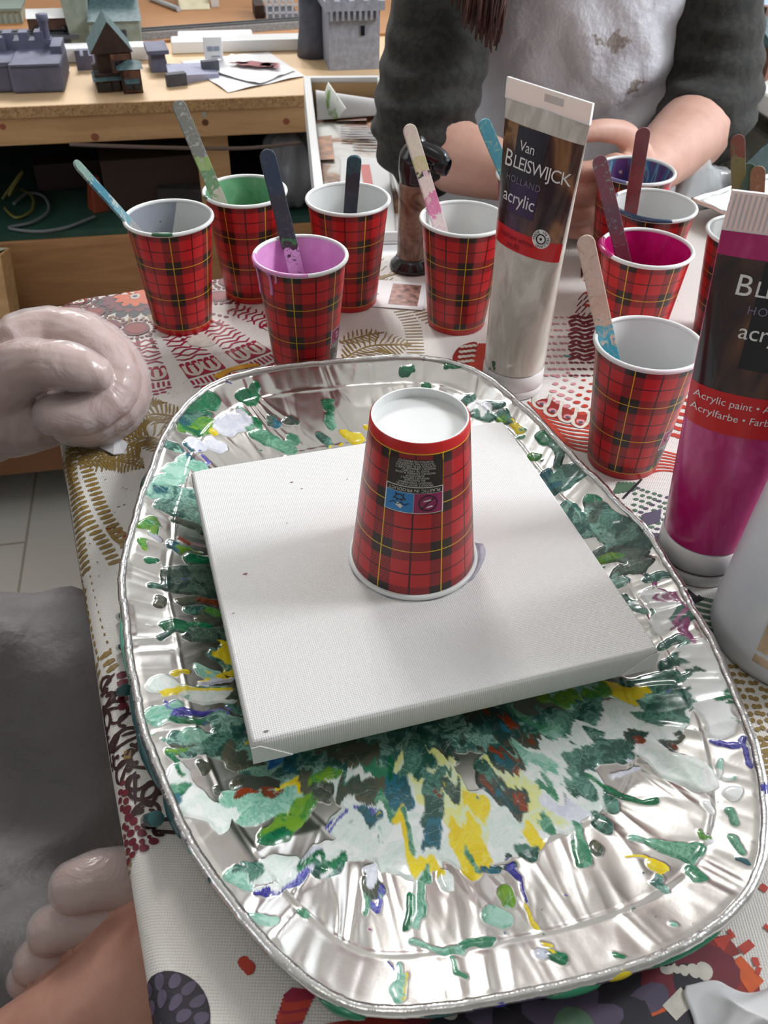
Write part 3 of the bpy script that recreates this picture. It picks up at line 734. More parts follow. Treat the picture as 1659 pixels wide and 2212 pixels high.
# pale washes first
sp('W', 150, (740, 1660), (860, 1740), (1000, 1790), (1130, 1770), (1220, 1700)); sp('W', 120, (1150, 1640), (1300, 1580), (1420, 1540)); sp('W', 60, (1400, 1620), (1500, 1680))
sp('w', 70, (1500, 1420), (1530, 1500), (1560, 1560)); sp('W', 60, (370, 1680), (420, 1740), (470, 1770)); sp('W', 50, (340, 1480), (400, 1500), (480, 1500)); sp('w', 60, (1420, 1290), (1440, 1340))
sp('S', 95, (700, 1560), (820, 1610), (960, 1560), (1060, 1530)); sp('S', 80, (520, 1640), (600, 1650), (690, 1660)); sp('T', 60, (410, 1600), (480, 1620), (560, 1650)); sp('T', 46, (330, 1550), (370, 1545)); sp('T', 60, (500, 1730), (580, 1740), (640, 1720))
sp('W', 80, (760, 1780), (850, 1850), (900, 1870)); sp('W', 50, (700, 1850), (780, 1840)); sp('b', 40, (640, 1880), (690, 1850)); sp('y', 90, (900, 1640), (950, 1720), (1010, 1780)); sp('y', 60, (1060, 1650), (1130, 1710), (1180, 1760)); sp('T', 34, (1100, 1620), (1180, 1650))
sp('S', 60, (1000, 1600), (1080, 1590), (1180, 1560)); sp('T', 50, (1200, 1500), (1300, 1490), (1400, 1500))
# left of the canvas
sp('D', 62, (385, 1255), (430, 1262), (490, 1270)); sp('D', 40, (400, 1235), (450, 1240)); sp('G', 18, (330, 1262), (375, 1262)); sp('E', 20, (415, 1215), (455, 1212)); sp('K', 24, (395, 1300), (430, 1298)); sp('G', 26, (410, 1318), (470, 1330)); sp('K', 36, (440, 1340), (480, 1345))
sp('o', 22, (450, 1303), (475, 1305)); sp('L', 22, (460, 1332), (485, 1335)); sp('E', 32, (338, 1352), (370, 1350), (430, 1355)); sp('G', 22, (345, 1366), (340, 1370)); sp('D', 46, (410, 1368), (450, 1372), (500, 1380)); sp('K', 26, (350, 1290), (342, 1303)); sp('E', 22, (315, 1215), (330, 1216))
sp('L', 22, (312, 1135), (335, 1130), (330, 1155)); sp('L', 16, (305, 1170), (300, 1180)); sp('b', 14, (330, 1160), (345, 1170)); sp('C', 22, (375, 1180), (400, 1195)); sp('L', 18, (395, 1190), (415, 1195)); sp('o', 8, (390, 1170), (412, 1180))
sp('K', 28, (385, 1128), (420, 1140)); sp('D', 26, (430, 1145), (440, 1150)); sp('S', 46, (360, 1095), (400, 1105), (430, 1120)); sp('S', 50, (330, 1060), (370, 1060), (420, 1080)); sp('T', 36, (390, 1020), (350, 1040)); sp('C', 18, (340, 1060), (360, 1068))
sp('Y', 40, (485, 1412), (495, 1440)); sp('G', 14, (455, 1405), (470, 1425), (480, 1440)); sp('T', 30, (430, 1445), (465, 1455)); sp('Y', 12, (360, 1455), (378, 1446), (394, 1446)); sp('Y', 12, (430, 1470), (470, 1460)); sp('b', 12, (450, 1468), (490, 1462)); sp('S', 12, (425, 1478), (480, 1480))
sp('Y', 22, (352, 1502), (375, 1496), (400, 1488)); sp('Y', 9, (410, 1486), (480, 1484)); sp('K', 28, (490, 1485), (500, 1490)); sp('B', 16, (378, 1550), (420, 1544), (478, 1541)); sp('E', 18, (390, 1560), (425, 1563), (450, 1554)); sp('B', 6, (348, 1520), (380, 1545)); sp('G', 26, (500, 1528), (510, 1540))
sp('S', 40, (460, 1560), (510, 1570)); sp('S', 40, (470, 1590), (520, 1600)); sp('G', 36, (420, 1620), (460, 1615), (500, 1610)); sp('S', 42, (370, 1600), (390, 1630)); sp('L', 18, (345, 1625), (370, 1630)); sp('E', 12, (342, 1632), (365, 1650), (380, 1672)); sp('K', 20, (425, 1655), (432, 1662)); sp('K', 50, (500, 1630), (530, 1640))
sp('K', 16, (375, 1616), (380, 1614)); sp('T', 10, (335, 1600), (342, 1602)); sp('E', 26, (370, 1705), (395, 1700)); sp('C', 22, (380, 1718), (400, 1714)); sp('M', 18, (360, 1698), (400, 1692)); sp('K', 15, (458, 1700), (464, 1708))
# just under the near corner of the canvas
sp('U', 24, (575, 1650), (600, 1645)); sp('C', 30, (620, 1655), (650, 1645)); sp('G', 26, (640, 1630), (655, 1640)); sp('o', 20, (520, 1712), (540, 1713)); sp('o', 24, (568, 1714), (595, 1715)); sp('K', 20, (500, 1690), (520, 1690)); sp('Y', 26, (615, 1700), (640, 1705)); sp('K', 32, (650, 1690), (660, 1700)); sp('L', 34, (680, 1695), (700, 1700))
sp('K', 20, (660, 1720), (700, 1740)); sp('L', 46, (650, 1745), (620, 1780), (590, 1800)); sp('E', 26, (575, 1820), (600, 1808)); sp('B', 12, (735, 1770), (720, 1795)); sp('B', 14, (760, 1760), (800, 1750)); sp('C', 30, (780, 1760), (800, 1780)); sp('G', 40, (710, 1640), (740, 1680)); sp('M', 46, (770, 1620), (830, 1680), (830, 1710))
sp('K', 50, (780, 1625), (790, 1630)); sp('K', 56, (750, 1705), (775, 1715), (820, 1705)); sp('C', 44, (850, 1680), (860, 1720), (870, 1740)); sp('M', 26, (820, 1720), (850, 1760)); sp('G', 50, (900, 1620), (910, 1650), (895, 1670)); sp('G', 24, (925, 1600), (930, 1610)); sp('D', 20, (960, 1610), (965, 1640))
sp('G', 40, (930, 1700), (940, 1740), (930, 1770)); sp('C', 30, (925, 1790), (930, 1815)); sp('G', 26, (945, 1690), (950, 1670)); sp('D', 34, (972, 1705), (975, 1710)); sp('K', 60, (700, 1620), (730, 1625)); sp('E', 18, (840, 1640), (845, 1670))
sp('Y', 74, (1000, 1800), (1020, 1830)); sp('Y', 50, (1030, 1850), (1010, 1868)); sp('Y', 26, (860, 1770), (880, 1820), (915, 1850)); sp('Y', 22, (905, 1850), (950, 1865)); sp('Y', 38, (1020, 1740), (1050, 1755)); sp('Y', 24, (1135, 1770), (1150, 1810), (1170, 1830)); sp('M', 12, (1005, 1810), (1012, 1850), (1020, 1870)); sp('M', 16, (870, 1770), (890, 1810))
for (u, v, w, k) in ((1080, 1628, 52, 'O'), (1030, 1545, 48, 'O'), (1085, 1562, 46, 'O'), (1095, 1578, 46, 'O'), (1142, 1588, 40, 'O'), (1000, 1602, 18, 'D'), (1030, 1613, 14, 'O'), (1310, 1730, 40, 'G'), (1296, 1778, 42, 'G'), (1141, 1838, 36, 'G'), (1356, 1585, 38, 'O'), (1158, 1530, 12, 'G'), (1214, 1588, 8, 'G'), (1328, 1590, 8, 'G'), (1282, 1645, 10, 'G')): sp(k, w, (u, v), (u + 8, v + 4))
sp('O', 58, (1050, 1680), (1080, 1705), (1105, 1712)); sp('G', 40, (1035, 1660), (1045, 1670)); sp('G', 52, (1200, 1555), (1240, 1545), (1255, 1535)); sp('G', 34, (1270, 1510), (1275, 1520)); sp('M', 14, (1110, 1540), (1150, 1560), (1190, 1565)); sp('G', 10, (1140, 1578), (1170, 1582), (1178, 1590))
sp('G', 56, (1240, 1690), (1245, 1650), (1260, 1630)); sp('G', 60, (1265, 1625), (1320, 1625), (1335, 1620)); sp('G', 22, (1290, 1580), (1300, 1600)); sp('M', 30, (1165, 1680), (1175, 1695)); sp('K', 26, (1220, 1740), (1235, 1755)); sp('b', 40, (1200, 1740), (1240, 1760)); sp('M', 26, (1240, 1790), (1250, 1840), (1262, 1862)); sp('K', 28, (1278, 1832), (1285, 1838)); sp('M', 24, (1175, 1765), (1180, 1785))
sp('E', 14, (1280, 1690), (1330, 1710), (1410, 1725)); sp('b', 10, (1320, 1680), (1370, 1665)); sp('O', 22, (1425, 1598), (1460, 1592)); sp('D', 12, (1100, 1870), (1050, 1872)); sp('C', 24, (1040, 1870), (1060, 1878))
# right side, below and beside the canvas
sp('G', 46, (1320, 1475), (1370, 1480), (1430, 1470)); sp('G', 22, (1390, 1490), (1440, 1485), (1480, 1460)); sp('Y', 46, (1320, 1495), (1370, 1500)); sp('L', 30, (1270, 1500), (1310, 1490)); sp('L', 30, (1180, 1510), (1230, 1500)); sp('G', 36, (1380, 1530), (1430, 1550), (1470, 1535)); sp('G', 34, (1430, 1515), (1480, 1505), (1490, 1525))
sp('G', 24, (1430, 1440), (1480, 1430)); sp('S', 26, (1430, 1395), (1470, 1385)); sp('w', 40, (1490, 1480), (1530, 1500)); sp('G', 40, (1465, 1318), (1480, 1325)); sp('P', 14, (1455, 1280), (1480, 1340), (1490, 1400)); sp('P', 10, (1400, 1240), (1440, 1290)); sp('S', 20, (1365, 1310), (1375, 1320)); sp('G', 16, (1345, 1290), (1360, 1305)); sp('S', 18, (1400, 1255), (1440, 1240))
sp('D', 36, (1300, 1200), (1350, 1210), (1390, 1225)); sp('S', 60, (1250, 1130), (1310, 1140), (1340, 1170)); sp('G', 46, (1290, 1095), (1330, 1130), (1380, 1180)); sp('D', 36, (1280, 1080), (1290, 1110)); sp('E', 34, (1280, 1075), (1288, 1078)); sp('D', 40, (1340, 1190), (1370, 1200)); sp('L', 24, (1310, 1210), (1330, 1200)); sp('D', 26, (1330, 1240), (1390, 1220)); sp('S', 30, (1330, 1260), (1350, 1250))
sp('G', 52, (1200, 1050), (1215, 1035), (1235, 1020)); sp('C', 34, (1180, 1030), (1190, 1045)); sp('S', 30, (1225, 1100), (1240, 1105)); sp('E', 30, (1170, 945), (1185, 955)); sp('G', 22, (1190, 960), (1210, 985), (1212, 1005)); sp('L', 20, (1140, 985), (1150, 990)); sp('Y', 22, (1112, 920), (1125, 930)); sp('G', 26, (1080, 895), (1100, 910)); sp('L', 14, (1085, 905), (1090, 912)); sp('M', 14, (1120, 945), (1130, 945)); sp('G', 32, (1040, 895), (1055, 905))
sp('E', 28, (875, 797), (880, 798)); sp('E', 20, (965, 787), (985, 792)); sp('G', 24, (1055, 868), (1075, 872)); sp('G', 26, (1005, 862), (1015, 862)); sp('E', 14, (920, 835), (928, 837)); sp('w', 30, (1030, 880), (1045, 885)); sp('b', 16, (1040, 878), (1052, 876)); sp('S', 10, (1195, 975), (1180, 968))
# far rim and far left
sp('E', 40, (527, 855), (540, 862)); sp('E', 22, (548, 838), (552, 842)); sp('M', 22, (520, 893), (530, 895)); sp('E', 14, (545, 905), (560, 920)); sp('D', 24, (588, 905), (592, 912)); sp('C', 22, (600, 915), (604, 918)); sp('O', 22, (628, 909), (632, 911)); sp('M', 38, (560, 940), (590, 955), (620, 968)); sp('M', 20, (625, 945), (640, 952)); sp('E', 22, (702, 866), (708, 880)); sp('M', 18, (710, 895), (720, 920)); sp('G', 20, (690, 940), (700, 948)); sp('Y', 28, (765, 940), (772, 948)); sp('Y', 16, (745, 930), (750, 935)); sp('Y', 14, (785, 915), (790, 918)); sp('Y', 10, (700, 960), (710, 955)); sp('Y', 8, (730, 955), (735, 953)); sp('b', 50, (490, 920), (520, 915)); sp('b', 30, (470, 960), (480, 965)); sp('Y', 12, (470, 935), (474, 940)); sp('B', 8, (450, 985), (455, 1000)); sp('B', 8, (445, 1005), (460, 1000))
sp('E', 50, (425, 870), (440, 868)); sp('G', 36, (400, 895), (430, 900)); sp('L', 50, (410, 920), (440, 925)); sp('E', 26, (415, 925), (430, 930)); sp('C', 26, (390, 910), (395, 905)); sp('G', 34, (360, 960), (375, 965)); sp('C', 18, (415, 965), (420, 970)); sp('T', 40, (400, 1000), (430, 1010)); sp('b', 36, (430, 960), (440, 965)); sp('T', 30, (360, 1010), (380, 1010)); sp('C', 20, (405, 985), (412, 990))
# near rim slopes
sp('B', 26, (575, 1915), (600, 1905), (640, 1890)); sp('B', 14, (600, 1895), (625, 1870)); sp('W', 40, (540, 1880), (590, 1870), (625, 1860)); sp('T', 34, (510, 1890), (540, 1905)); sp('G', 24, (525, 1872), (550, 1874)); sp('E', 34, (660, 1865), (700, 1858), (735, 1868)); sp('G', 20, (680, 1885), (735, 1880)); sp('w', 10, (680, 1868), (690, 1864)); sp('w', 9, (708, 1876), (725, 1868)); sp('K', 50, (813, 1920), (816, 1922)); sp('B', 10, (795, 1945), (808, 1965), (825, 1940)); sp('M', 12, (790, 1930), (780, 1960)); sp('b', 30, (815, 1890), (820, 1900)); sp('M', 16, (640, 1965), (650, 1972)); sp('T', 26, (540, 1978), (590, 1980))
sp('M', 26, (920, 1890), (915, 1930), (905, 1970)); sp('E', 16, (890, 1940), (880, 1980), (870, 2010)); sp('M', 16, (935, 1870), (935, 1900)); sp('T', 20, (905, 1960), (890, 2000)); sp('W', 14, (960, 1880), (965, 1920)); sp('T', 34, (845, 2130), (855, 2145)); sp('T', 14, (852, 2080), (850, 2120)); sp('Y', 10, (868, 2110), (870, 2150)); sp('B', 6, (830, 2070), (840, 2090)); sp('T', 16, (880, 2040), (960, 2055), (1000, 2050)); sp('M', 12, (975, 2070), (985, 2100), (1010, 2100)); sp('M', 16, (1000, 2040), (1030, 2020), (1060, 2030)); sp('T', 40, (1080, 1990), (1060, 1975))
sp('L', 28, (1085, 1930), (1095, 1955)); sp('B', 18, (1090, 1880), (1105, 1895)); sp('B', 7, (1110, 1900), (1122, 1920), (1130, 1950)); sp('Y', 10, (1130, 1960), (1140, 1990), (1150, 2005)); sp('E', 26, (1195, 2060), (1205, 2065)); sp('b', 22, (1175, 2060), (1180, 2065)); sp('Y', 10, (1170, 2038), (1185, 2040)); sp('E', 14, (1325, 2070), (1340, 2072)); sp('P', 4, (782, 1998), (786, 2006))
sp('M', 40, (1430, 1830), (1470, 1850), (1490, 1840)); sp('M', 24, (1480, 1880), (1500, 1900)); sp('Y', 30, (1400, 1880), (1420, 1885)); sp('Y', 8, (1340, 1850), (1390, 1870)); sp('S', 18, (1410, 1905), (1400, 1925), (1420, 1935)); sp('T', 14, (1380, 1810), (1420, 1825)); sp('w', 34, (1572, 1705), (1580, 1710)); sp('w', 26, (1520, 1670), (1530, 1680)); sp('w', 20, (1520, 1740), (1528, 1750)); sp('L', 14, (1495, 1800), (1500, 1810)); sp('w', 18, (1515, 1815), (1520, 1820)); sp('B', 16, (1535, 1598), (1570, 1610), (1600, 1615)); sp('T', 12, (1540, 1640), (1545, 1665)); sp('b', 10, (1560, 1670), (1575, 1670)); sp('M', 16, (1575, 1750), (1590, 1790)); sp('M', 18, (1575, 1820), (1590, 1850)); sp('C', 10, (1580, 1865), (1590, 1870)); sp('E', 12, (1625, 1900), (1632, 1905)); sp('E', 22, (1570, 1480), (1580, 1510)); sp('B', 14, (1610, 1600), (1625, 1660)); sp('T', 10, (1440, 2000), (1450, 2004))
for (u, v, w) in ((1072, 1612, 16), (1096, 1616, 10), (1100, 1650, 8), (1040, 1532, 14), (1092, 1552, 14), (1132, 1578, 12), (1040, 1688, 14), (1062, 1700, 16), (1112, 1700, 14), (1122, 1718, 12), (1368, 1592, 14), (1440, 1600, 10), (945, 1720, 10)): sp('o', w, (u, v), (u + 9, v + 6))   # orange flecks
for (u, v, w) in ((1085, 1640, 22), (1085, 1705, 14), (1100, 1580, 12)): sp('C', w, (u, v), (u + 6, v + 2))
r2 = random.Random(5)
for k in range(150):                          # fine spatter
    u, v = r2.uniform(300, 1630), r2.uniform(800, 2150); sp(r2.choice('GEMTwYDSTB'), r2.uniform(2.5, 6), (u, v), (u + r2.uniform(-4, 4), v + r2.uniform(-3, 3)))
D = np.full(X.shape, -1.0); C1 = np.zeros(X.shape + (3,)); C2 = np.zeros(X.shape + (3,))
WX = X + .0019 * fbm(X * 115, Y * 115, 3, 41) + .0042 * fbm(X * 52, Y * 52, 2, 51); WY = Y + .0019 * fbm(X * 115, Y * 115, 3, 61) + .0042 * fbm(X * 52, Y * 52, 2, 71)
dr = .0031 * fbm(Lg * 95, RHO * 22, 3, 81) * smooth01((RHO - .03) / .06); WX = WX + dr * np.cos(Tg); WY = WY + dr * np.sin(Tg)
for k, w, pl in ST:
    P3 = [on_tray(*p) for p in pl]
    mid = P3[len(P3) // 2]; px = (mid - EYE).dot(FWD) / FPX; wr = w * .5 * px * 1.12
    x0, x1 = min(p.x for p in P3) - wr - .008, max(p.x for p in P3) + wr + .008; y0, y1 = min(p.y for p in P3) - wr - .008, max(p.y for p in P3) + wr + .008
    m = (X > x0) & (X < x1) & (Y > y0) & (Y < y1)
    if not m.any(): continue
    xx, yy = WX[m], WY[m]; d = np.full(xx.shape, 9.0)
    for i in range(max(1, len(P3) - 1)):
        a, b = P3[i], P3[min(i + 1, len(P3) - 1)]; dx, dy = b.x - a.x, b.y - a.y; L2 = dx * dx + dy * dy + 1e-12
        t_ = np.clip(((xx - a.x) * dx + (yy - a.y) * dy) / L2, 0, 1)
        # drips thin out towards their end
        d = np.minimum(d, np.hypot(xx - a.x - t_ * dx, (yy - a.y - t_ * dy) * 1.0))
    sd = wr - d                                # metres, positive inside
    cov = smooth01(sd / .0009 + .5)
    Dm = D[m]; c1 = C1[m]; c2 = C2[m]
    for arr, col in ((c1, PC[k][0]), (c2, PC[k][1])):
        f = np.where(Dm < -.0008, 1.0, cov)[:, None] * (sd > -.0035)[:, None]
        arr[:] = arr * (1 - f) + np.array(col[:3]) * f
    D[m] = np.maximum(Dm, sd); C1[m] = c1; C2[m] = c2
jj = np.clip((np.arange(NR_)[:, None] + (.010 * fbm(Lg * 120, RHO * 30, 3, 91) / Rg * NR_)).round().astype(int), 0, NR_ - 1); ii = (np.arange(NT_)[None, :] + (.0022 * fbm(Lg * 60, RHO * 90, 2, 95) / np.maximum(RHO, .02) / (2 * PI) * NT_).round().astype(int)) % NT_
ok_ = (D[jj, ii] > -.0004) & (D > -.003)
D0 = D.copy(); C1 = np.where(ok_[..., None], C1[jj, ii], C1); C2 = np.where(ok_[..., None], C2[jj, ii], C2)
Z = Z + .0007 * smooth01(D / .0018 + .1)
nv = NT_ * NR_ + 1
co = np.empty((nv, 3)); co[:-1, 0] = X.ravel(); co[:-1, 1] = Y.ravel(); co[:-1, 2] = Z.ravel(); co[-1] = (TC.x, TC.y, .003)
idx = np.arange(NT_ * NR_).reshape(NR_, NT_); nx = np.roll(idx, -1, 1)
q = np.stack([idx[:-1], nx[:-1], nx[1:], idx[1:]], -1)[:, :, ::-1].reshape(-1, 4)[:, ::-1]
tri = np.stack([np.full(NT_, nv - 1), idx[0], nx[0]], -1)
faces = np.concatenate([tri.ravel(), np.stack([idx[:-1], idx[1:], nx[1:], nx[:-1]], -1).reshape(-1)])
nf3, nf4 = NT_, (NR_ - 1) * NT_
me = bpy.data.meshes.new('foil_pan'); me.vertices.add(nv); me.vertices.foreach_set('co', co.ravel())
me.loops.add(len(faces)); me.loops.foreach_set('vertex_index', faces.astype(np.int32))
me.polygons.add(nf3 + nf4); ls = np.concatenate([np.arange(nf3) * 3, nf3 * 3 + np.arange(nf4) * 4]).astype(np.int32)
me.polygons.foreach_set('loop_start', ls); me.polygons.foreach_set('use_smooth', np.ones(nf3 + nf4, bool)); me.update(calc_edges=True); me.validate()
a = me.attributes.new('spill', 'FLOAT', 'POINT'); a.data.foreach_set('value', np.append(D.ravel() * 1000, -1 if D[0].max() < 0 else D[0].max() * 1000).astype(np.float32))
for nm, arr in (('hue_a', C1), ('hue_b', C2)):
    a = me.attributes.new(nm, 'FLOAT_COLOR', 'POINT'); full = np.ones((nv, 4), np.float32); full[:-1, :3] = arr.reshape(-1, 3); full[-1, :3] = arr[0, 0]; a.data.foreach_set('color', full.ravel())
t = NT('foil_and_paint')
def attr(n, o): k = t.new('ShaderNodeAttribute', attribute_name=n); return k.outputs[o]
c = t.coord()
edge = t.math('MULTIPLY', t.math('SUBTRACT', t.noise(260, 2, .5, c), .5), .7)
mask = t.smooth(t.math('ADD', attr('spill', 'Fac'), edge), -.12, .12)
swirl = t.noise(58, 3, .5, c, 1.6); sw2 = t.noise(130, 2, .5, c, 2.0)
mf = t.ramp(t.math('ADD', t.math('MULTIPLY', swirl, .7), t.math('MULTIPLY', sw2, .3)), [(.40, (0, 0, 0, 1)), (.47, (.15, .15, .15, 1)), (.52, (.85, .85, .85, 1)), (.56, (.3, .3, .3, 1)), (.64, (1, 1, 1, 1))])
pcol = t.mix(mf, attr('hue_a', 'Color'), attr('hue_b', 'Color'))
vein = t.smooth(t.math('ABSOLUTE', t.math('SUBTRACT', t.noise(42, 2, .5, c, 2.2), .5)), .009, .0)
pcol = t.mix(t.math('MULTIPLY', vein, .22), pcol, S(214, 226, 216))
nf = t.bump(t.noise(700, 3, .6, c), .05, .0004)
foil = t.b; t.set(col=S(216, 213, 209), metal=1, rough=.24, normal=nf)
pb = t.new('ShaderNodeBsdfPrincipled'); t.put(pb.inputs['Base Color'], pcol); pb.inputs['Roughness'].default_value = .22; pb.inputs['Coat Weight'].default_value = .5; pb.inputs['Coat Roughness'].default_value = .06
t.l.new(t.bump(swirl, .12, .002), pb.inputs['Normal'])
ms = t.new('ShaderNodeMixShader'); t.put(ms.inputs[0], mask); t.l.new(foil.outputs[0], ms.inputs[1]); t.l.new(pb.outputs[0], ms.inputs[2]); t.l.new(ms.outputs[0], t.out.inputs[0])
M_TRAYP = t.m
t = NT('foil'); t.set(col=S(222, 221, 220), metal=1, rough=.22, normal=t.bump(t.noise(900, 3), .25, .0006)); M_FOIL = t.m
me.materials.append(M_TRAYP)
tray = thing('foil_tray', 'large oval aluminium foil tray splashed with green, yellow and white paint', 'tray', (0, 0, 0))
pan = bpy.data.objects.new('foil_pan', me); COL.objects.link(pan); pan.parent = tray
# rolled edge with crimps, and paint run over it
mb = MB(); pts, rad = [], []
for i in range(0, NT_, 2):
    th = TH[i]; wob = .00012 * math.sin(i * .31) + .00018 * math.sin(i * .083 + 1)
    R = RIM[i] + .0012 + wob; pts.append((TC.x + R * math.cos(th), TC.y + R * math.sin(th), ZR + .0004 + wob)); rad.append(.0023 * (1 + .03 * math.sin(i * .6) + .07 * (i % 26 == 0) - .05 * (i % 26 == 2)))
pts.append(pts[0]); rad.append(rad[0]); mb.tube(pts, rad, 10, caps=False); edge_o = mb.build('rolled_edge', M_FOIL, tray)
mb = MB(); pt = [(TC.x + (RIM[i % NT_] + .0006) * math.cos(TH[i % NT_]), TC.y + (RIM[i % NT_] + .0006) * math.sin(TH[i % NT_]), ZR) for i in range(0, NT_ + 1, 4)]
def rimpaint(mats_, a0, a1, out, col):
    mb = MB()
    i0, i1 = int(a0 / 360 * NT_), int(a1 / 360 * NT_); P_, R_ = [], []
    for i in range(i0, i1 + 1, 2):
        th = TH[i % NT_]; s = (i - i0) / max(1, i1 - i0); R = RIM[i % NT_] + out * .8 + .0004 * math.sin(i * .07)
        P_.append((TC.x + R * math.cos(th), TC.y + R * math.sin(th), ZR + .0004 - max(0, out - .002) * .9)); R_.append(.0003 + .0019 * math.sin(PI * s) ** .6 * (1 + .12 * math.sin(i * .11)))
    if len(P_) > 2: mb.tube(P_, R_, 8).build('paint_run', RP[mats_], edge_o)
RP = [simple('paint_green', S(20, 110, 78), .25, coat=.4), simple('paint_teal', S(96, 168, 150), .25, coat=.4), simple('paint_blue', S(56, 62, 160), .25, coat=.4), simple('paint_deep', S(28, 76, 78), .25, coat=.4), simple('paint_yellow', S(206, 186, 30), .25, coat=.4)]
def angle_of(u, v): p = at(u, v, ZR); return math.degrees(math.atan2(p.y - TC.y, p.x - TC.x)) % 360
for (p0, p1, k, out) in (((275, 1280), (280, 1500), 1, .0032), ((280, 1480), (300, 1600), 3, .0042), ((300, 1560), (345, 1700), 3, .0046), ((345, 1720), (400, 1800), 3, .0044), ((292, 1080), (300, 1140), 1, .002), ((300, 1060), (315, 1010), 3, .003), ((400, 1830), (425, 1860), 1, .002), ((440, 1910), (455, 1940), 3, .002),
                         ((690, 2160), (800, 2197), 0, .0036), ((900, 2190), (1010, 2178), 3, .003), ((1050, 2165), (1110, 2155), 2, .0022), ((1180, 2140), (1300, 2115), 0, .0034), ((1390, 2085), (1560, 2005), 0, .0036), ((1300, 2115), (1380, 2090), 4, .0022), ((1625, 1650), (1650, 1740), 2, .0018), ((1648, 1800), (1645, 1850), 0, .002), ((590, 793), (615, 790), 1, .0016), ((900, 772), (935, 775), 0, .0014), ((1350, 1100), (1420, 1180), 3, .002)):
    a0, a1 = angle_of(*p0), angle_of(*p1)
    if (a1 - a0) % 360 > 180: a0, a1 = a1, a0
    if a1 < a0: a1 += 360
    rimpaint(k, a0, a1, out, None)
# two hanging drips over the left edge
for (u, v, du, dv, r) in ((330, 1768, -14, 4, .0035), (268, 1330, -10, 2, .0028), (262, 1395, -6, 4, .002), (264, 1490, -8, 6, .003)):
    p = at(u + 8, v, ZR - .004); q2 = at(u + du, v + dv, .002); MB().tube([p, (p * .4 + q2 * .6), q2], [r, r * .9, r * .8], 10).build('paint_drip', RP[3], edge_o)
# ------------------------------------------------------------------ tartan paper cups
CH, CR, CB = .09105, .0331, .0237
def cup_r(z): return CB + (CR - .0002 - CB) * z / CH
t = NT('tartan'); uv = t.coord('UV'); s_ = t.sep(uv); U, V = s_[0], s_[1]
def tri(x): return t.math('ABSOLUTE', t.math('SUBTRACT', t.math('FRACT', t.math('ADD', x, .5)), .5))
du, dv = tri(U), tri(V)
lt = lambda x, v: t.math('LESS_THAN', x, v); gt = lambda x, v: t.math('GREATER_THAN', x, v)
bu, bv = lt(du, .19), lt(dv, .20)
both = t.math('MULTIPLY', bu, bv); anyb = t.math('MAXIMUM', bu, bv)
hat = lt(t.math('FRACT', t.math('MULTIPLY', t.math('SUBTRACT', U, V), 26)), .52)
RED, BLK, YEL = S(196, 32, 38), S(44, 28, 28), S(222, 178, 30)
col = t.mix(t.math('MULTIPLY', anyb, hat), RED, BLK); col = t.mix(both, col, BLK)
mid = t.math('MAXIMUM', gt(du, .485), gt(dv, .486)); col = t.mix(mid, col, S(70, 14, 18))
yel = t.math('MAXIMUM', lt(du, .0095), lt(dv, .0095)); col = t.mix(yel, col, YEL)
col = t.mix(lt(V, -.012), col, S(200, 34, 34))
t.set(col=col, rough=.33, normal=t.bump(t.noise(900, 2), .04, .0003)); M_TARTAN = t.m
PV = .305 * CH; V0 = .062 * CH
def cup_meshes():
    n = 72; me = bpy.data.meshes.new('cup_sleeve'); vs, fs, uvs = [], [], []
    zs = [0] + list(np.linspace(.0006, CH - .001, 9))
    for j, z in enumerate(zs):
        r = cup_r(z) - (.0006 if j == 0 else 0)
        for i in range(n + 1): a = 2 * PI * i / n; vs.append((r * math.cos(a), r * math.sin(a), z))
    for j in range(len(zs) - 1):
        for i in range(n): fs.append((j * (n + 1) + i, j * (n + 1) + i + 1, (j + 1) * (n + 1) + i + 1, (j + 1) * (n + 1) + i))
    me.from_pydata(vs, [], fs); l = me.uv_layers.new(name='UVMap')
    for p in me.polygons:
        for li in p.loop_indices:
            vi = me.loops[li].vertex_index; l.data[li].uv = ((vi % (n + 1)) / n * 6, (vs[vi][2] - V0) / PV)
    me.polygons.foreach_set('use_smooth', [True] * len(fs)); me.materials.append(M_TARTAN); me.update()
    return me
CUPM = {'sleeve': cup_meshes()}
def mesh_of(mb, name, mat):
    o = mb.build(name, mat); m = o.data; bpy.data.objects.remove(o); return m
CUPM['rim'] = mesh_of(MB().lathe([(CR + .00155 * math.cos(q), CH - .00155 + .00155 * math.sin(q)) for q in np.linspace(0, 2 * PI, 12, endpoint=False)], 72, closed=True), 'rolled_rim', M_CARD)
CUPM['base'] = mesh_of(MB().lathe([(CB - .0006, 0), (CB - .0014, 0), (cup_r(.0055) - .0013, .0055), (0, .0056)], 72, smooth=False), 'base_disc', M_CARD)
LIN = MB().lathe([(0, .0065), (cup_r(.0065) - .0012, .0065)] + [(cup_r(z) - .0007, z) for z in (.0068, .03, .06, CH - .0012)], 72)
t = NT('label_ink_black'); t.set(col=S(34, 24, 24), rough=.35); M_LBLACK = t.m
M_LBLUE = simple('label_blue', S(40, 130, 196), .35); M_LMAG = simple('label_magenta', S(150, 34, 92), .35); M_LWHITE = simple('label_white', S(226, 222, 214), .4); M_LYEL = simple('label_yellow', S(222, 178, 30), .4)
def cone_pt(x, y, lift):                      # x across (metres at the surface), y up
    r = cup_r(y) + lift; a = math.radians(30) + x / cup_r(.025) ; return (r * math.cos(a), r * math.sin(a), y)
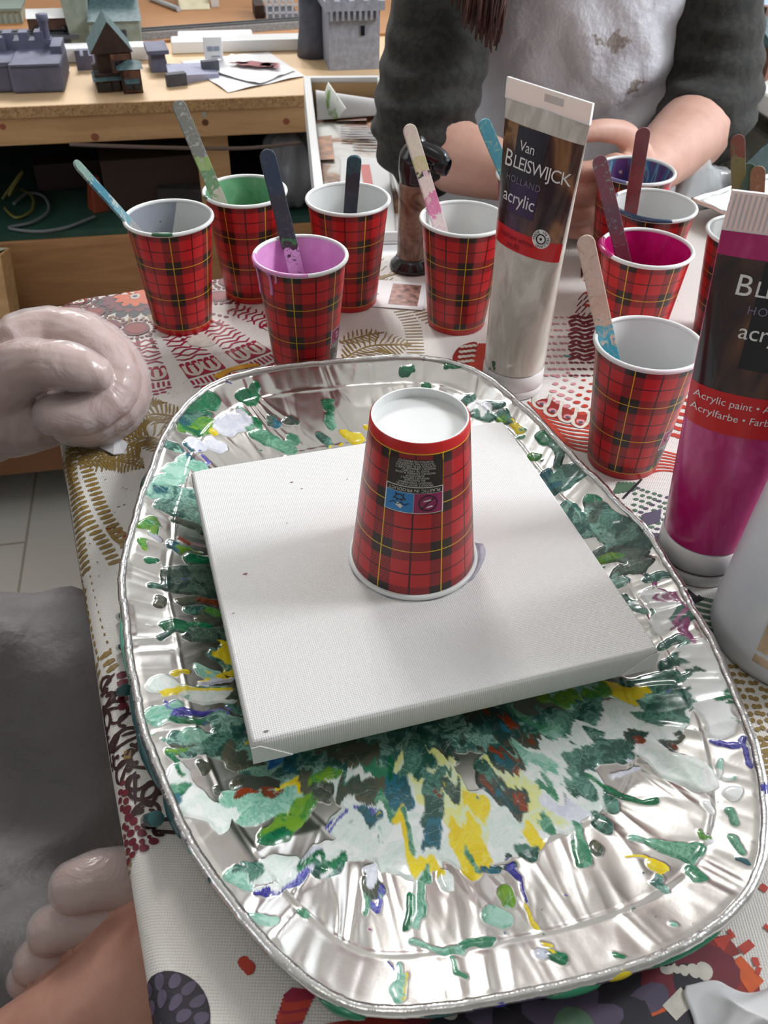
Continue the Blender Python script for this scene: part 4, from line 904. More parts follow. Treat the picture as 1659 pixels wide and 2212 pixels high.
def label_mesh():
    mb = MB()
    def patch(x0, x1, y0, y1, mi, lift, nx=8):
        mb.grid(lambda u, v: cone_pt(x0 + (x1 - x0) * u, y0 + (y1 - y0) * v, lift), nx, 4, mi, True)
    def txt(b, x, y, size, mi=3, lift=.0003, sq=1.0):
        v, f = text2d(b, size, spacing=1.05); o = len(mb.v)
        for (a, c) in v: mb.v.append(cone_pt(x + a * sq, y + c, lift))
        for q in f: mb.face([i + o for i in q], mi)
    def stroke(pts, w, mi, lift=.0004):
        for i in range(len(pts) - 1):
            (x0, y0), (x1, y1) = pts[i], pts[i + 1]; d = math.hypot(x1 - x0, y1 - y0) or 1; nx, ny = -(y1 - y0) / d * w / 2, (x1 - x0) / d * w / 2
            mb.add([cone_pt(x0 + nx, y0 + ny, lift), cone_pt(x0 - nx, y0 - ny, lift), cone_pt(x1 - nx, y1 - ny, lift), cone_pt(x1 + nx, y1 + ny, lift)], [(0, 1, 2, 3)], mi)
    W_ = cup_r(.025) * math.radians(30) ; y0, yb, yt = .0085, .0232, .0382
    patch(-W_, W_, y0, yb, 0, .00012); patch(-W_ * 1.02, W_ * 1.02, yb, yt, 3, .00014)
    w = W_ * .98; patch(-w, w, yb + .0004, yb + .0034, 0, .00018); patch(-w, -.0001, yb + .0036, yt - .0004, 2, .00018); patch(.0001, w, yb + .0036, yt - .0004, 1, .00018)
    txt('PLASTIC IN PRODUCT', 0, yb + .0018, .0024)
    lines = ['PRODUCT BEVAT PLASTIC', 'PRODUIT CONTENANT', 'DU PLASTIQUE', 'PRODUKT ENTHÄLT', 'KUNSTSTOFF', 'PRODUKT ZAWIERA PLASTIK', 'PLAST VE VÝROBKU', 'PRODUKT OBSAHUJE PLASTY', 'PLÁSTICO EN EL PRODUCTO', 'PLASTICA NEL PRODOTTO', 'PLÁSTICO NO PRODUTO']
    for i, s in enumerate(lines): txt(s, 0, yb - .0012 - i * .00128, .00142)
    # pictograms: crossed ring over hand and rubbish; turtle over a cup in the waves
    cx, cy = -w / 2, (yb + yt) / 2 + .0015; R = .0042
    stroke([(cx + R * math.cos(q), cy + R * math.sin(q)) for q in np.linspace(0, 2 * PI, 33)], .0006, 0)
    stroke([(cx - R * .7, cy - R * .7), (cx + R * .7, cy + R * .7)], .0006, 0)
    for dx, dy, L in ((-.0012, .0016, .0016), (.0, .0019, .0013), (.001, -.0016, .0022), (-.0006, -.002, .0012)): stroke([(cx + dx - L / 2, cy + dy), (cx + dx + L / 2, cy + dy + .0004)], .0008, 3)
    cx = w / 2
    stroke([(cx + .002 * math.cos(q), cy - .0026 + .0014 * math.sin(q)) for q in np.linspace(0, 2 * PI, 17)], .0005, 0)
    for q in (.5, 1.2, 2.0, 2.7, 4, 5.4): stroke([(cx + .0018 * math.cos(q), cy - .0026 + .0012 * math.sin(q)), (cx + .0034 * math.cos(q), cy - .0026 + .0024 * math.sin(q))], .0008, 0)
    stroke([(cx + x, cy + .001 + .0006 * math.sin(x * 1800)) for x in np.linspace(-.0048, .0048, 17)], .0004, 0)
    stroke([(cx - .0014, cy + .0028), (cx + .0012, cy + .0012)], .0020, 3)
    stroke([(-W_ , y0 - .001), (-W_, y0 + .001)], .0003, 4); stroke([(W_, y0 - .001), (W_, y0 + .001)], .0003, 4)
    return mesh_of(mb, 'printed_label', [M_LBLACK, M_LBLUE, M_LMAG, M_LWHITE, M_LYEL])
CUPM['label'] = label_mesh()
def child(name, mesh, parent):
    o = bpy.data.objects.new(name, mesh); COL.objects.link(o); o.parent = parent; return o
def tone(t, name=None): return t
def m_lining(name, kind):
    t = NT(name); c = t.coord(); s = t.sep(c); W_ = S(226, 227, 226)
    if kind == 'white': t.set(col=t.ramp(t.noise(40, 2), [(.3, S(224, 225, 224)), (.7, S(230, 231, 229))]), rough=.35)
    elif kind == 'grey':
        ang = t.math('ADD', t.math('ADD', t.math('MULTIPLY', s[0], math.cos(GREY['rz'])), t.math('MULTIPLY', s[1], -math.sin(GREY['rz']))), t.math('MULTIPLY', t.math('SUBTRACT', s[2], .07), -.25)); edge = t.math('ADD', ang, t.math('MULTIPLY', t.math('SUBTRACT', t.noise(120, 2), .5), .002))
        m = lt2(t, edge, -.0045); col = t.mix(m, S(224, 225, 222), S(150, 155, 165)); spk = t.smooth(t.noise(220, 1), .74, .76)
        t.set(col=t.mix(spk, col, S(90, 80, 80)), rough=.3)
    else:
        cs = {'green': (S(98, 160, 118), S(130, 184, 144)), 'lilac': (S(228, 158, 216), S(236, 176, 226)), 'magenta': (S(190, 16, 108), S(206, 36, 126))}.get(kind)
        if cs: t.set(col=t.ramp(t.noise(60, 3, .5, c, 1), [(.35, cs[0]), (.65, cs[1])]), rough=.18, coat=.5, normal=t.bump(t.noise(70, 2), .15, .002))
        elif kind == 'marbled':
            mp = t.new('ShaderNodeMapping'); t.l.new(c, mp.inputs[0]); mp.inputs['Scale'].default_value = (1, 1, .25)
            t.set(col=t.ramp(t.noise(55, 3, .5, mp.outputs[0], 1.5), [(.30, S(60, 60, 120)), (.42, S(120, 60, 110)), (.5, S(70, 110, 150)), (.56, S(130, 180, 190)), (.62, S(110, 50, 110)), (.75, S(50, 70, 130))]), rough=.25, coat=.4)
    return t.m
def lt2(t, x, v): return t.math('LESS_THAN', x, v)
GREY = {'rz': 0}; LM = {}; RIMS = {}
def make_cup(label, loc, rz, lining='white', tilt=None, group=True):
    o = thing('paper_cup', label, 'cup', loc, rz, 'tartan paper cups on the table')
    if tilt: o.rotation_euler = tilt
    sl = child('cup_sleeve', CUPM['sleeve'], o); RIMS[o.name] = child('rolled_rim', CUPM['rim'], o); child('base_disc', CUPM['base'], o); child('printed_label', CUPM['label'], sl)
    if lining not in LM: LM[lining] = mesh_of(LIN, 'cup_lining', m_lining('lining_' + lining, lining))
    l = child('cup_lining', LM[lining], o)
    return o
def smear(o, a0, a1, colm, drop=.002, name='paint_smear', out=.0006, seed=1):
    """paint that has run over part of the rolled rim; angles in the cup's own frame"""
    mb = MB(); r = random.Random(seed); n = max(6, int(abs(a1 - a0) / 4))
    ph = r.random() * 6
    def fn(u, v):
        a = math.radians(a0 + (a1 - a0) * u); d = drop * (.35 + .65 * abs(math.sin(u * 7 + ph)) ** 1.5) * math.sin(PI * min(1, max(0, u * 1.0))) ** .4
        rr = .00155 + out * math.sin(PI * u) ** .5 + .00005
        if v < .62: q = math.radians(165 - 185 * v / .62); R_, z = CR + rr * math.cos(q), CH - .00155 + rr * math.sin(q)
        else: s = (v - .62) / .38; z = CH - .00155 - .0006 - d * s; R_ = CR + rr * .9 if s == 0 else cup_r(z) + .0011 * (1 - s) ** .5 + .0002
        return (R_ * math.cos(a), R_ * math.sin(a), z)
    mb.grid(fn, n * 2, 14); m = mb.build(name, colm, RIMS[o.name]); return m
def drip(o, a, length, colm, r=.0014):
    mb = MB(); P_, R_ = [], []
    for i in range(14):
        s = i / 13; z = CH - .0015 - length * s; aa = math.radians(a + 1.5 * math.sin(s * 3)); R = (cup_r(z) + .0004) if s > .12 else CR + .0012
        P_.append((R * math.cos(aa), R * math.sin(aa), z)); R_.append(r * (.75 + .35 * s ** 2 if s < .97 else .5))
    mb.tube(P_, R_, 10); return mb.build('paint_drip', colm, RIMS[o.name])
CUPS = {}
def face_az(x, y): return math.degrees(math.atan2(-y, -x))
def put(key, label, x, y, yel, lining, lab_deg, z=0.0):
    # yel: where a yellow line stands seen from the lens; lab_deg: roughly where the label goes
    az = face_az(x, y); base = az + yel; k = round((az + lab_deg - (base + 30)) / 60); rz = base + 60 * k
    if key == 'grey': GREY['rz'] = math.radians(rz)
    CUPS[key] = (make_cup(label, (x, y, z), math.radians(rz), lining), x, y, rz); return CUPS[key][0]
def loc_ang(key, view):                      # view angle from the lens (0 front, + right) to the cup's own angle
    o, x, y, rz = CUPS[key]; return face_az(x, y) + view - rz
put('grey', 'leftmost tartan cup, grey paint inside and a green spot on its rim', -.1703, .6723, -3, 'grey', 180)
put('green', 'red tartan cup lined with wet green paint, behind the leftmost cup', -.1191, .7285, -33, 'green', 180)
put('lilac', 'red tartan cup full of lilac pink paint with drips down its side', -.0640, .6112, -12, 'lilac', 80)
put('blank', 'clean white-lined tartan cup with a dark blue stick, left of the gas torch', -.0347, .7171, -35, 'white', 180)
put('pink', 'white-lined tartan cup with a pink-stained stick, left of the white tube', .0567, .6834, 8, 'white', 180)
put('front', 'white-lined tartan cup with light blue paint on its stick, right of the tray', .1622, .4978, -7, 'white', 84)
put('magenta', 'red tartan cup full of bright magenta paint', .1894, .6375, -18, 'magenta', 180)
put('blue', 'white-lined tartan cup with dark blue paint along its rim', .2117, .7185, -6, 'white', 180)
put('marbled', 'tartan cup with marbled purple and blue inside, held at the far side', .212, .795, -20, 'marbled', 180)
put('right', 'tartan cup half hidden behind the magenta paint tube', .276, .668, -40, 'white', 180)
put('hid', 'tartan cup hidden behind the white paint tube', .1235, .778, -20, 'white', 180)
P_GREEN, P_LILAC, P_MAG, P_NAVY = simple('wet_green', S(40, 96, 60), .25, coat=.4), simple('wet_lilac', S(216, 140, 200), .2, coat=.4), simple('wet_magenta', S(176, 20, 104), .2, coat=.4), simple('wet_navy', S(26, 52, 84), .25, coat=.4)
smear(CUPS['grey'][0], loc_ang('grey', -24), loc_ang('grey', 2), P_GREEN, .0012)
smear(CUPS['green'][0], loc_ang('green', -75), loc_ang('green', -62), P_GREEN, .001, out=.0004)
smear(CUPS['lilac'][0], loc_ang('lilac', -95), loc_ang('lilac', 8), P_LILAC, .0016, out=.0003, seed=3)
drip(CUPS['lilac'][0], loc_ang('lilac', -43), .019, P_LILAC, .0013); drip(CUPS['lilac'][0], loc_ang('lilac', -72), .024, P_LILAC, .0011); drip(CUPS['lilac'][0], loc_ang('lilac', -34), .008, P_LILAC, .001)
smear(CUPS['magenta'][0], loc_ang('magenta', -100), loc_ang('magenta', -42), P_MAG, .0022, out=.0012)
smear(CUPS['blue'][0], loc_ang('blue', -62), loc_ang('blue', 28), P_NAVY, .0030, out=.0008, seed=6); smear(CUPS['blue'][0], loc_ang('blue', -110), loc_ang('blue', -75), P_NAVY, .0008, out=.0003)
smear(CUPS['marbled'][0], loc_ang('marbled', -80), loc_ang('marbled', -10), simple('wet_violet', S(110, 110, 160), .3), .0006, out=.0003, seed=9)
def pool(key, z, colm):                       # what is left of the paint at the bottom
    mb = MB(); mb.lathe([(0, z), (cup_r(z) * .6, z), (cup_r(z) - .0009, z + .0004)], 48); mb.build('paint_pool', colm, CUPS[key][0])
pool('green', .03, simple('pool_green', S(96, 150, 108), .06, coat=1)); pool('lilac', .040, simple('pool_lilac', S(230, 158, 218), .15, coat=.5)); pool('magenta', .045, simple('pool_magenta', S(196, 18, 110), .12, coat=.6))

# ------------------------------------------------------------------ canvas with the upturned cup
YAW = math.radians(17.407); CC = Vector((.00995, .35809)); ZT = .03996; HS = .1
t = NT('primed_canvas'); c = t.coord(); mp = t.new('ShaderNodeMapping'); t.l.new(c, mp.inputs[0])
w1 = t.new('ShaderNodeTexWave'); w1.inputs['Scale'].default_value = 300; w1.inputs['Distortion'].default_value = .6; t.l.new(c, w1.inputs[0])
w2 = t.new('ShaderNodeTexWave', bands_direction='Y'); w2.inputs['Scale'].default_value = 300; w2.inputs['Distortion'].default_value = .6; t.l.new(c, w2.inputs[0])
t.set(col=t.ramp(t.noise(6, 2), [(.3, S(232, 230, 229)), (.7, S(236, 235, 234))]), rough=.75, normal=t.bump(t.math('MULTIPLY', w1.outputs[1], w2.outputs[1]), .5, .0005)); M_CANV = t.m
canv = thing('stretched_canvas', 'square white stretched canvas lying over the foil tray', 'canvas', (CC.x, CC.y, 0), YAW)
mb = MB(); n = 30
def edge_prof(k):  # rounded stretcher edge
    return [(0, 0), (.0006, -.0003), (.0014, -.0012), (.0017, -.0026), (.0017, -.014), (.0012, -.0156), (-.0004, -.016), (-.010, -.016)][k]
def ringpts(k):
    dx, dz = edge_prof(k); h = HS - .0017 + dx; pts = []
    for sx, sy, ax, ay in ((-1, -1, 1, 0), (1, -1, 0, 1), (1, 1, -1, 0), (-1, 1, 0, -1)):
        for i in range(n):
            s = i / n; x, y = sx * h + ax * 2 * h * s, sy * h + ay * 2 * h * s
            pinch = .0007 * math.exp(-min(s, 1 - s) * 40); pts.append((x - sx * pinch * (abs(ax) < 1 or s < .5) * .6, y - sy * pinch * .6, ZT + dz - (.0004 * math.exp(-min(s, 1 - s) * 30))))
    return pts
for k in range(8): mb.v += ringpts(k)
m4 = 4 * n; mb.face(range(m4), 0)
for k in range(7):
    for i in range(m4): mb.face(((k + 1) * m4 + i, (k + 1) * m4 + (i + 1) % m4, k * m4 + (i + 1) % m4, k * m4 + i), 0, k < 6)
mb.face(range(8 * m4 - 1, 7 * m4 - 1, -1), 0)
mb.build('canvas_cloth', M_CANV, canv)
for sx, sy in ((-1, -1), (1, -1), (1, 1), (-1, 1)):
    mb = MB()   # folded corner flaps on the sides
    x, y = sx * (HS + .0001), sy * HS
    mb.hexa([(x - sx * .018, y - .0001 * sy, ZT - .0145), (x, y + .0002 * sy, ZT - .0145), (x, y + .0006 * sy, ZT - .0145), (x - sx * .018, y + .0006 * sy, ZT - .0145), (x - sx * .004, y - .0001 * sy, ZT - .003), (x, y + .0002 * sy, ZT - .003), (x, y + .0005 * sy, ZT - .003), (x - sx * .004, y + .0005 * sy, ZT - .003)]); mb.build('corner_fold', M_CANV, canv)
mb = MB()
Ri = Matrix.Rotation(-YAW, 3, 'Z')
SPK = [simple('speck_red', S(110, 30, 40), .5), simple('speck_grey', S(120, 110, 108), .5)]
def cv(u, v, r, mi, sq=.5):
    p = Ri @ (at(u, v, ZT) - Vector((CC.x, CC.y, 0))); pts = [(p.x + r * math.cos(q) * (1 + .3 * math.sin(3 * q)), p.y + r * sq * math.sin(q), ZT + .00015) for q in np.linspace(0, 2 * PI, 10, endpoint=False)]
    m_ = MB(); m_.v += pts; m_.face(range(10)); m_.build('paint_speck', SPK[mi], canv)
for (u, v, r, mi) in ((630, 1042, .0010, 0), (652, 1056, .0007, 0), (530, 1240, .0013, 0), (504, 1325, .0006, 1), (750, 1035, .0006, 1), (620, 1130, .0005, 1), (575, 1580, .0012, 1), (1230, 1100, .0006, 0)): cv(u, v, r, mi)
# wet ring of lilac-grey paint squeezed out under the upturned cup
IC = Vector((.01592, .3544)); mb = MB()
def ringfn(u, v):
    a = 2 * PI * u; side = max(0, math.cos(a - math.radians(12))) ** 6; lw = .0010 + .0052 * side + .0004 * math.sin(a * 9)
    if math.sin(a + .3) > .55: lw *= .3
    r = CR + .0002 + lw * v; q = Ri @ Vector((IC.x + r * math.cos(a) - CC.x, IC.y + r * math.sin(a) - CC.y, 0)); return (q.x, q.y, ZT + .0001 + .0009 * math.sin(PI * min(1, v * .8 + .2)) * (.4 + .6 * side))
mb.grid(ringfn, 120, 6, wrap=True); mb.build('paint_ring', simple('paint_greyviolet', S(150, 142, 156), .12, var=.25, vscale=120, coat=.8), canv)
o = make_cup('upturned tartan cup standing rim down on the middle of the white canvas', (IC.x, IC.y, ZT + CH + .0001), 0, 'white', tilt=(PI, 0, math.radians(-64.5)))
# what carries the canvas inside the tray
lid = tag(MB().lathe([(0, .0), (.03, .0), (.031, .002), (.031, .0192), (.029, .0205), (0, .0205)], 48).build('jar_lid', M_WHITE, loc=(CC.x, CC.y, .0036)), 'round jar lid hidden under the white canvas', 'lid')

# ------------------------------------------------------------------ stirring sticks
def m_stick(name, bands, seed, dirt=.0):
    t = NT(name); c = t.coord(); s = t.sep(c); mp = t.new('ShaderNodeMapping'); t.l.new(c, mp.inputs[0]); mp.inputs['Location'].default_value = (seed * 3.1, seed, 0)
    f = t.math('ADD', t.math('DIVIDE', s[2], .15), t.math('MULTIPLY', t.math('SUBTRACT', t.noise(110, 3, .6, mp.outputs[0], 1), .5), .16))
    st = [(min(1, max(0, b[0])), b[1]) for b in bands]
    col = t.ramp(f, st, 'CONSTANT'); col2 = t.mix(t.smooth(t.noise(160, 3, .6, mp.outputs[0], 1.5), .55, .66), col, bands[-1][2] if len(bands[-1]) > 2 else col)
    t.set(col=t.mix(t.math('MULTIPLY', t.noise(500, 2, .5, mp.outputs[0]), .25), col2, S(60, 50, 48)), rough=.4, coat=.15, normal=t.bump(t.noise(200, 3, .5, mp.outputs[0]), .3, .001)); return t.m
def stick(key, label, top, rimpx, bands, seed, twist=0.0, width=.0108, thick=.0022, ttarget=None, drop=0):
    cupo, cx, cy, _ = CUPS[key]; q = at(rimpx[0], rimpx[1], CH - .001)
    d = Vector((q.x - cx, q.y - cy, 0)); lim = CR - .0022
    if d.length > lim: d *= lim / d.length; q = Vector((cx + d.x, cy + d.y, q.z))
    best = None
    for i in range(400):
        yt = cy - .10 + .2 * i / 399; tp = aty(top[0], top[1], yt)
        if tp.z < CH + .015: continue
        dr = (q - tp); b = q + dr * ((.0085 - q.z) / dr.z); off = Vector((b.x - cx, b.y - cy)); L = (tp - b).length
        e = max(0, off.length - (CB - .004)) * 10 + abs(L - .15) * .5 + off.length * .05
        if best is None or e < best[0]: best = (e, tp, b)
    _, tp, b = best
    off = Vector((b.x - cx, b.y - cy))
    if off.length > CB - .003: off *= (CB - .003) / off.length; b = Vector((cx + off.x, cy + off.y, .0085))
    L = (tp - b).length; zax = (tp - b).normalized(); view = (EYE - (tp + b) / 2).normalized()
    xax = zax.cross(view).normalized(); xax = (Matrix.Rotation(math.radians(twist), 3, zax) @ xax).normalized(); yax = zax.cross(xax)
    mb = MB(); pr = []
    hw = width / 2
    for i in range(9): a = PI + PI * i / 8; pr.append((hw * math.cos(a), hw + hw * math.sin(a)))
    for i in range(9): a = PI * i / 8; pr.append((hw * math.cos(a), L - hw + hw * math.sin(a)))
    nn = len(pr); vs = [(x, -thick / 2, z) for x, z in pr] + [(x, thick / 2, z) for x, z in pr]
    mb.add(vs, [tuple(range(nn)), tuple(range(2 * nn - 1, nn - 1, -1))] + [(i, nn + i, nn + (i + 1) % nn, (i + 1) % nn) for i in range(nn)])
    o = mb.build('stir_stick', m_stick('stick_' + key + str(seed), bands, seed), bevel=.0005)
    m = Matrix((xax, yax, zax)).transposed().to_4x4(); m.translation = b; o.matrix_world = m
    tag(o, label, 'stick', 'wooden stir sticks'); return o
WOOD = S(222, 196, 172)
stick('grey', 'thin stir stick seen edge-on with teal paint, leaning left out of the leftmost cup', (160, 348), (275, 474), [(0, S(150, 150, 150)), (.62, S(110, 160, 172)), (.75, S(64, 130, 150)), (.9, S(120, 150, 140), S(190, 196, 190))], 1, 62)
stick('green', 'grey and green smeared stir stick leaning in the green cup', (382, 217), (470, 425), [(0, S(90, 150, 96)), (.42, S(200, 186, 172)), (.6, S(110, 150, 110)), (.72, S(150, 180, 110)), (.8, S(128, 130, 124), S(180, 176, 168))], 2, 12)
stick('lilac', 'dark navy stir stick with a lilac end in the lilac cup', (574, 322), (622, 515), [(0, S(206, 150, 200)), (.52, S(60, 34, 50)), (.56, S(50, 110, 60)), (.585, S(44, 44, 56)), (.8, S(34, 52, 74), S(60, 70, 84))], 3, 8, width=.0118)
stick('blank', 'short dark blue stir stick standing in the clean cup by the torch', (766, 336), (757, 450), [(0, S(26, 56, 84)), (.5, S(44, 44, 66)), (.86, S(30, 90, 104), S(48, 40, 62))], 4, 6)
stick('pink', 'pale stir stick with cream top and pink streaks in the cup by the white tube', (881, 268), (938, 452), [(0, S(196, 60, 130)), (.34, S(236, 214, 214)), (.56, S(226, 130, 170)), (.66, S(236, 212, 206)), (.76, S(60, 66, 70)), (.78, S(204, 192, 144)), (.86, S(222, 208, 190), S(228, 190, 196))], 5, 15)
stick('front', 'bare birch stir stick dipped in light blue paint in the front cup', (1262, 508), (1308, 722), [(0, S(40, 150, 176)), (.56, S(90, 180, 200)), (.63, WOOD), (.75, S(226, 206, 188), S(210, 186, 164))], 6, 10)
stick('magenta', 'purple smeared stir stick leaning in the magenta cup', (1292, 336), (1337, 520), [(0, S(150, 20, 60)), (.45, S(110, 50, 66)), (.65, S(96, 60, 76)), (.8, S(110, 60, 74), S(110, 120, 120))], 7, 14)
stick('blue', 'dark red stir stick in the cup with the blue rim', (1391, 275), (1363, 452), [(0, S(130, 24, 30)), (.55, S(140, 44, 50)), (.8, S(116, 40, 50), S(90, 70, 70))], 8, 18)
stick('hid', 'turquoise stir stick rising behind the white tube', (1042, 258), (1088, 396), [(0, S(110, 170, 180)), (.6, S(130, 180, 160)), (.7, S(80, 160, 180), S(150, 190, 170))], 9, 10)
stick('right', 'brown-green stir stick, tallest of the three behind the magenta tube', (1593, 290), (1598, 480), [(0, S(120, 80, 50)), (.7, S(116, 104, 60)), (.9, S(120, 60, 50), S(90, 100, 70))], 10, 20)
stick('right', 'green-tipped stir stick, middle of the three behind the magenta tube', (1617, 352), (1614, 486), [(0, S(180, 140, 104)), (.75, S(60, 90, 70)), (.9, S(190, 150, 112), S(70, 100, 80))], 11, 8)
stick('right', 'short brown stir stick, rightmost of the three behind the magenta tube', (1638, 358), (1634, 490), [(0, S(130, 90, 56)), (.6, S(140, 100, 66)), (.9, S(120, 80, 50), S(160, 120, 84))], 12, 0)
# ------------------------------------------------------------------ paint tubes
def m_tubeplastic(name, ca, cb, k):
    t = NT(name); mp = t.new('ShaderNodeMapping'); t.l.new(t.coord(), mp.inputs[0]); mp.inputs['Scale'].default_value = (1, 1, .35)
    t.set(col=t.ramp(t.noise(k, 4, .6, mp.outputs[0], 1.0), [(.42, ca), (.62, cb)]), rough=.22, sss=.15, coat=.35); t.b.inputs['Subsurface Radius'].default_value = (.01, .01, .01); return t.m
def m_photo():
    t = NT('label_photo'); mp = t.new('ShaderNodeMapping'); t.l.new(t.coord(), mp.inputs[0]); mp.inputs['Scale'].default_value = (1, 1, .30); mp.inputs['Location'].default_value = (.3, .1, .2)
    t.set(col=t.ramp(t.noise(42, 3, .5, mp.outputs[0], .8), [(.30, S(30, 20, 30)), (.42, S(52, 32, 34)), (.50, S(86, 52, 38)), (.57, S(150, 108, 70)), (.62, S(70, 46, 40)), (.70, S(110, 60, 36))]), rough=.25, coat=.3); return t.m
M_PHOTO = m_photo(); M_INDIGO = simple('label_indigo', S(48, 34, 74), .3); M_CHAR = simple('label_charcoal', S(34, 32, 44), .3); M_LRED = simple('label_red', S(204, 24, 32), .3)
M_TXTW = simple('text_white', S(232, 230, 228), .4); M_TXTG = simple('text_grey', S(128, 116, 140), .4); M_TXTR = simple('text_darkred', S(120, 16, 26), .4)
M_CAPW = simple('cap_white', S(232, 230, 230), .3)
t = NT('clear_seal'); t.set(col=S(236, 240, 240), rough=.2, trans=.15, ior=1.3, sss=.2); M_SEAL = t.m
def paint_tube(label, base, wvec, Ht, capH, r0, flat, Mpaint, marks, seal_h, capM=M_CAPW, sealM=None, ribs=False):
    o = thing('paint_tube', label, 'paint tube', base)
    w = Vector((wvec[0], wvec[1], 0)).normalized(); nrm = Vector((w.y, -w.x, 0))
    if nrm.dot(Vector((-base[0], -base[1], 0))) < 0: nrm = -nrm
    zs = Ht - seal_h
    def axes(z):
        s = min(1, max(0, (z - capH) / (zs - capH))); e = s ** 1.15
        return r0 + (flat - r0) * (s ** .9), r0 * (1 - e) + .0011 * e
    def pt(phi, z, lift=0):
        a, b = axes(z); return w * ((a + lift) * math.cos(phi)) + nrm * ((b + lift) * math.sin(phi)) + Vector((0, 0, z))
    mb = MB(); mb.grid(lambda u, v: pt(2 * PI * u, capH + (zs - capH) * v), 64, 40, wrap=True); mb.build('tube_body', Mpaint, o)
    mb = MB(); k = [(-flat, -.0011), (flat, -.0011), (flat, .0011), (-flat, .0011)]
    if not ribs:
        qs = [w * (a * 1.0) + nrm * b + Vector((0, 0, z)) for z in (zs - .0005, Ht) for a, b in k]; mb.hexa(qs)
        for i in range(26):
            x = -flat * .05 + i * .0006; c0 = w * x + nrm * .0012; mb.hexa([c0 + w * a + nrm * b + Vector((0, 0, z)) for z in (zs + .005, zs + .0095) for a, b in ((-.00015, 0), (.00015, 0), (.00015, .0002), (-.00015, .0002))])
    else:
        mb.hexa([w * a + nrm * b + Vector((0, 0, z)) for z in (zs - .0005, Ht) for a, b in k])
        for i in range(30):
            x = -flat + .002 + i * (2 * flat - .004) / 29; c0 = w * x + nrm * .001; mb.hexa([c0 + w * a + nrm * b + Vector((0, 0, z)) for z in (zs + .001, Ht - .001) for a, b in ((-.0004, 0), (.0004, 0), (.0003, .0006), (-.0003, .0006))])
    mb.build('crimp_seal', sealM or M_SEAL, o, bevel=.0002)
    mb = MB(); mb.lathe([(0, 0), (r0 - .0012, 0), (r0 + .0004, .0012), (r0 + .0006, capH * .35), (r0 + .0003, capH * .36), (r0 + .0006, capH * .37), (r0 + .0004, capH - .002), (r0 - .0012, capH), (0, capH)], 64); mb.build('flip_cap', capM, o)
    def front(x, z, lift):                     # x across the face in metres
        a, b = axes(z); c = max(-.999, min(.999, x / a)); phi = math.acos(c); return pt(phi, z, lift)
    def patch(name, x0, x1, z0, z1, m, lift, n=30):
        mb = MB()
        def fn(u, v):
            z = z0 + (z1 - z0) * v; a, _ = axes(z); return front((x0 + (x1 - x0) * u) * a, z, lift)
        mb.grid(fn, n, 20); return mb.build(name, m, o)
    def words(name, items, m, lift, par=None):
        mb = MB()
        for (s, x, z, size, al, spc) in items:
            v, f = text2d(s, size, al, spacing=spc); oo = len(mb.v)
            for (p, q) in v: mb.v.append(tuple(front(x + p, z + q, lift)))
            for q in f: mb.face([i + oo for i in q])
        return mb.build(name, m, par or o)
    marks(patch, words, front, o, axes); return o
B1 = (.0945, .5875, 0); W1 = (.66, -.75)
def zof(v, y, u=1150): return aty(u, v, y).z
def marks1(patch, words, front, o, axes):
    zt, zr, zb = .187, .1235, .1105
    lp = patch('label_photo', -.975, .975, zr, zt, M_PHOTO, .0002); patch('label_block', -.55, .22, zr + .0100, zt - .0005, M_CHAR, .00035); patch('label_block', -.50, .26, zr + .0105, zr + .029, M_INDIGO, .0005)
    bd = patch('label_band', -.985, .985, zb, zr, M_LRED, .0003)
    words('printed_text', [('Van', -.0075, zt - .0118, .0090, 'CENTER', .95), ('B', -.0262, zt - .0222, .0150, 'LEFT', 1), ('LEISWIJCK', -.0173, zt - .0224, .0112, 'LEFT', .88), ('acrylic', -.0070, zt - .0440, .0116, 'CENTER', .98)], M_TXTW, .0007, lp)
    words('printed_text', [('HOLLAND', -.0062, zt - .0328, .0060, 'CENTER', 1.15)], M_TXTG, .0007, lp)
    words('printed_text', [('titanium white', -.0035, zr - .0048, .0050, 'CENTER', 1.05), ('no.81', -.0035, zr - .0098, .0050, 'CENTER', 1.05)], M_TXTR, .0006, bd)
    # round MADE IN HOLLAND seal
    cx, cz, R = .0165, zr + .0010, .0062; mb = MB()
    ring = lambda r0, r1, l: mb.grid(lambda u, v: front(cx + (r0 + (r1 - r0) * v) * math.cos(2 * PI * u), cz + (r0 + (r1 - r0) * v) * math.sin(2 * PI * u), l), 40, 1, 0, wrap=True)
    ring(.0, R, .0006); sb_ = mb.build('seal_badge', M_TXTW, o)
    mb = MB(); ring(.0026, .0034, .0008); ring(.00001, .0009, .0008)
    s = ' MADE IN HOLLAND '
    for i, ch in enumerate(s):
        if ch == ' ': continue
        a = math.radians(205 - i * 360 / len(s)); v, f = text2d(ch, .0026); oo = len(mb.v)
        for (p, q) in v:
            x, z = p * math.sin(a) + q * math.cos(a), -p * math.cos(a) + q * math.sin(a); mb.v.append(tuple(front(cx + .0047 * math.cos(a) + x, cz + .0047 * math.sin(a) + z, .0008)))
        for q in f: mb.face([k + oo for k in q])
    mb.build('seal_text', M_BLACK, sb_)
    mb = MB()
    for (x, z, r, sq) in ((-.001, .0225, .0016, 1.5), (-.0035, .0175, .0010, .6), (.0005, .0195, .0009, 1.6), (-.0048, .0158, .0008, .6)):
        n = 14; oo = len(mb.v); mb.v += [tuple(front(x + r * math.cos(q) * (1 + .3 * math.sin(3 * q)), z + r * sq * math.sin(q) + .004, .0005)) for q in np.linspace(0, 2 * PI, n, endpoint=False)]; mb.face(range(oo, oo + n))
    mb.build('paint_smudge', simple('smudge_green', S(44, 96, 62), .3), o)
